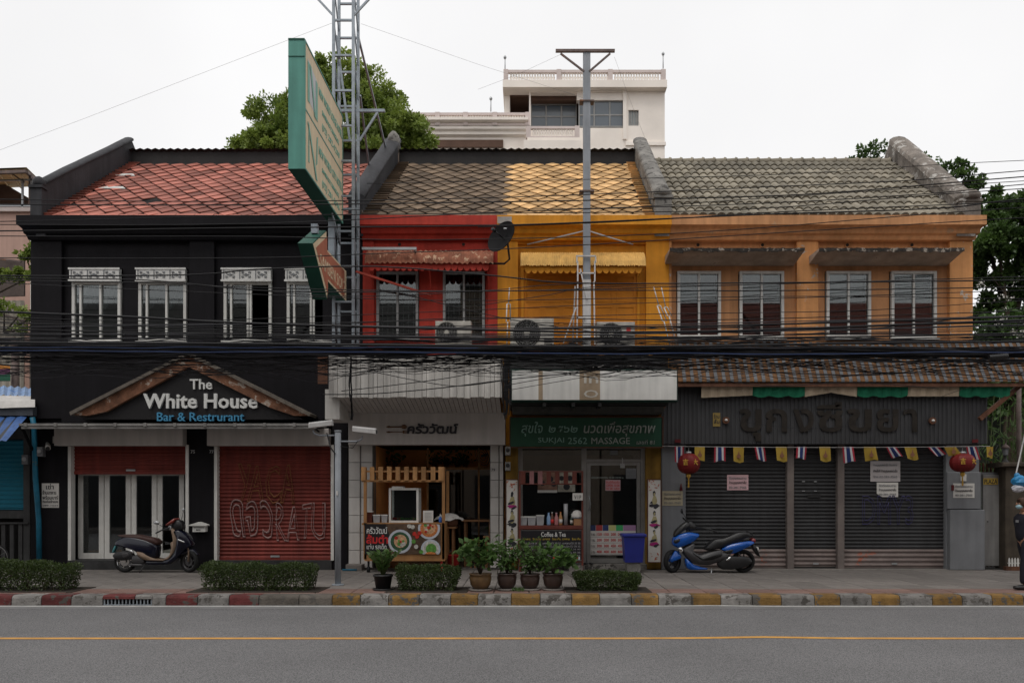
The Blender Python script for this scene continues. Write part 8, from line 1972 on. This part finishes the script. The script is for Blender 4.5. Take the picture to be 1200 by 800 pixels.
V=[(x,y,.86),(x-.01,y,1.0),(x-.02,y,1.15),(x-.015,y,1.28),(x-.03,y,1.345),(x-.055,y,1.41),(x-.075,y,1.47),(x-.07,y,1.53)]
E_=[(0,1),(1,2),(2,3),(3,4),(4,5),(5,6),(6,7)]
R_=[(.12,.14),(.115,.13),(.115,.135),(.085,.14),(.045,.05),(.055,.055),(.085,.075),(.07,.062)]
def limb(pts, rs, at):
    i=len(V); V.extend(pts); R_.extend(rs); E_.append((at,i)); E_.extend((i+k,i+k+1) for k in range(len(pts)-1)); return i+len(pts)-1
hl=[]
for sg in (-1,1):
    # legs: near leg forward
    fwd=-.10 if sg<0 else .12
    limb([(x+fwd*.15,y+sg*.09,.78),(x+fwd*.7,y+sg*.09,.45),(x+fwd*(.9 if sg<0 else 1.5),y+sg*.09,.09)],[.085,.058,.04],0)
    hand=limb([(x,y+sg*.17,1.28),(x+.05,y+sg*.2,1.06),(x+.05+.02*sg,y+sg*.2,.86),(x+.04+.02*sg,y+sg*.2,.79)],[.05,.038,.027,.024],3); hl.append((x+.04+.02*sg,y+sg*.2,.79))
    # palm and five fingers
    hx,hy,hz=hl[-1]
    for k in range(4): limb([(hx-.022+.004*k,hy-.02+.014*k,hz-.06),(hx-.024+.008*k,hy-.021+.014*k,hz-.095+.004*abs(k-1.5)),(hx-.012+.008*k,hy-.021+.014*k,hz-.122+.006*abs(k-1.5))],[.010,.009,.008],hand)
    limb([(hx-.035,hy-.005,hz-.03),(hx-.05,hy-.005,hz-.065)],[.011,.009],hand)
body = skin('body',V,E_,R_,m_skn,wm)
# clothes
def cl(name,v,e,r,m=m_cl,sub=1): return skin(name,v,e,r,m,wm,sub)
cl('shirt',[(x,y,.80),(x-.012,y,1.0),(x-.03,y,1.15),(x-.015,y,1.28),(x-.02,y,1.33)]+[(x,y-.17,1.285),(x-.01,y-.2,1.1),(x,y+.17,1.285),(x+.05,y+.2,1.1)],[(0,1),(1,2),(2,3),(3,4),(3,5),(5,6),(3,7),(7,8)],[(.165,.18),(.15,.165),(.15,.17),(.105,.165),(.06,.07),.068,.062,.068,.062])
for sg in (-1,1):
    fwd=-.10 if sg<0 else .12; cl('trouser_leg',[(x+.0,y+sg*.06,.94),(x+fwd*.15,y+sg*.09,.75),(x+fwd*.7,y+sg*.09,.45),(x+fwd*(.9 if sg<0 else 1.45),y+sg*.09,.09)],[(0,1),(1,2),(2,3)],[.12,.11,.083,.07])
    fx2=x+fwd*(.9 if sg<0 else 1.5); b=MB(); n=14; prof=[(-.17,.03,.045,.025),(-.12,.05,.06,.04),(-.03,.052,.085,.06),(.05,.05,.1,.07),(.075,.03,.08,.05)]
    for dx,w_,h_,_ in prof:
        for k in range(n): a=2*PI*k/n; b.v.append((fx2+dx,y+sg*.09+w_*math.cos(a),max(.002,.045+h_*.6*math.sin(a))))
    for i in range(len(prof)-1):
        for k in range(n): j=(k+1)%n; b.face([i*n+k,i*n+j,(i+1)*n+j,(i+1)*n+k],True)
    b.face(range(n)); b.face(range(4*n+n-1,4*n-1,-1)); obj('shoe', b, m_blk, wm)
b=MB(); hc=Vector((x-.065,y,1.505)); n=18; S=12
for i in range(S+1):
    a=-PI*.25+PI*.75*i/S
    for k in range(n):
        qd=2*PI*k/n; rr_=max(.01,math.cos(a)) ; ddx=.112*rr_*math.cos(qd)+.015; 
        if ddx<-.055 and a<.55: ddx=-.055
        b.v.append((hc.x+ddx,hc.y+.092*rr_*math.sin(qd),hc.z+.10*math.sin(a)+(.02*math.sin(qd*5+i) if a<0 else 0)))
for i in range(S):
    for k in range(n): j=(k+1)%n; b.face([i*n+k,i*n+j,(i+1)*n+j,(i+1)*n+k],True)
obj('hair', b, m_hair, wm); b=MB(); c=(x-.10,y,1.443); b.lathe([(0,-.045),(.035,-.035),(.052,-.01),(.055,.012),(.035,.035),(0,.04)],c,14,1.25,1.2); obj('face_mask', b, m_mask, wm)
b=MB()
for sg in (-1,1): b.tube([(c[0],y+sg*.06,1.45),(x-.05,y+sg*.082,1.478)],.003,4)
obj('mask_loop', b, m_mask, wm)
b=MB(); b.lathe([(0,-.02),(.012,-.015),(.016,0),(.008,.02),(0,.03)],(x-.158,y,1.485),8); obj('nose', b, m_skn, wm)
for sg in (-1,1):
    b=MB(); b.lathe([(0,-.008),(.012,0),(0,.008)],(x-.142,y+sg*.032,1.50),8); obj('eye', b, m_ink, wm)
    b=MB(); b.lathe([(0,-.03),(.014,-.01),(.018,.015),(0,.03)],(x-.055,y+sg*.083,1.475),8); obj('ear', b, m_skn, wm)
b=MB(); b.box(x-.188,x-.18,y-.09,y-.02,1.17,1.21); obj('shirt_print', b, m_galv, wm)
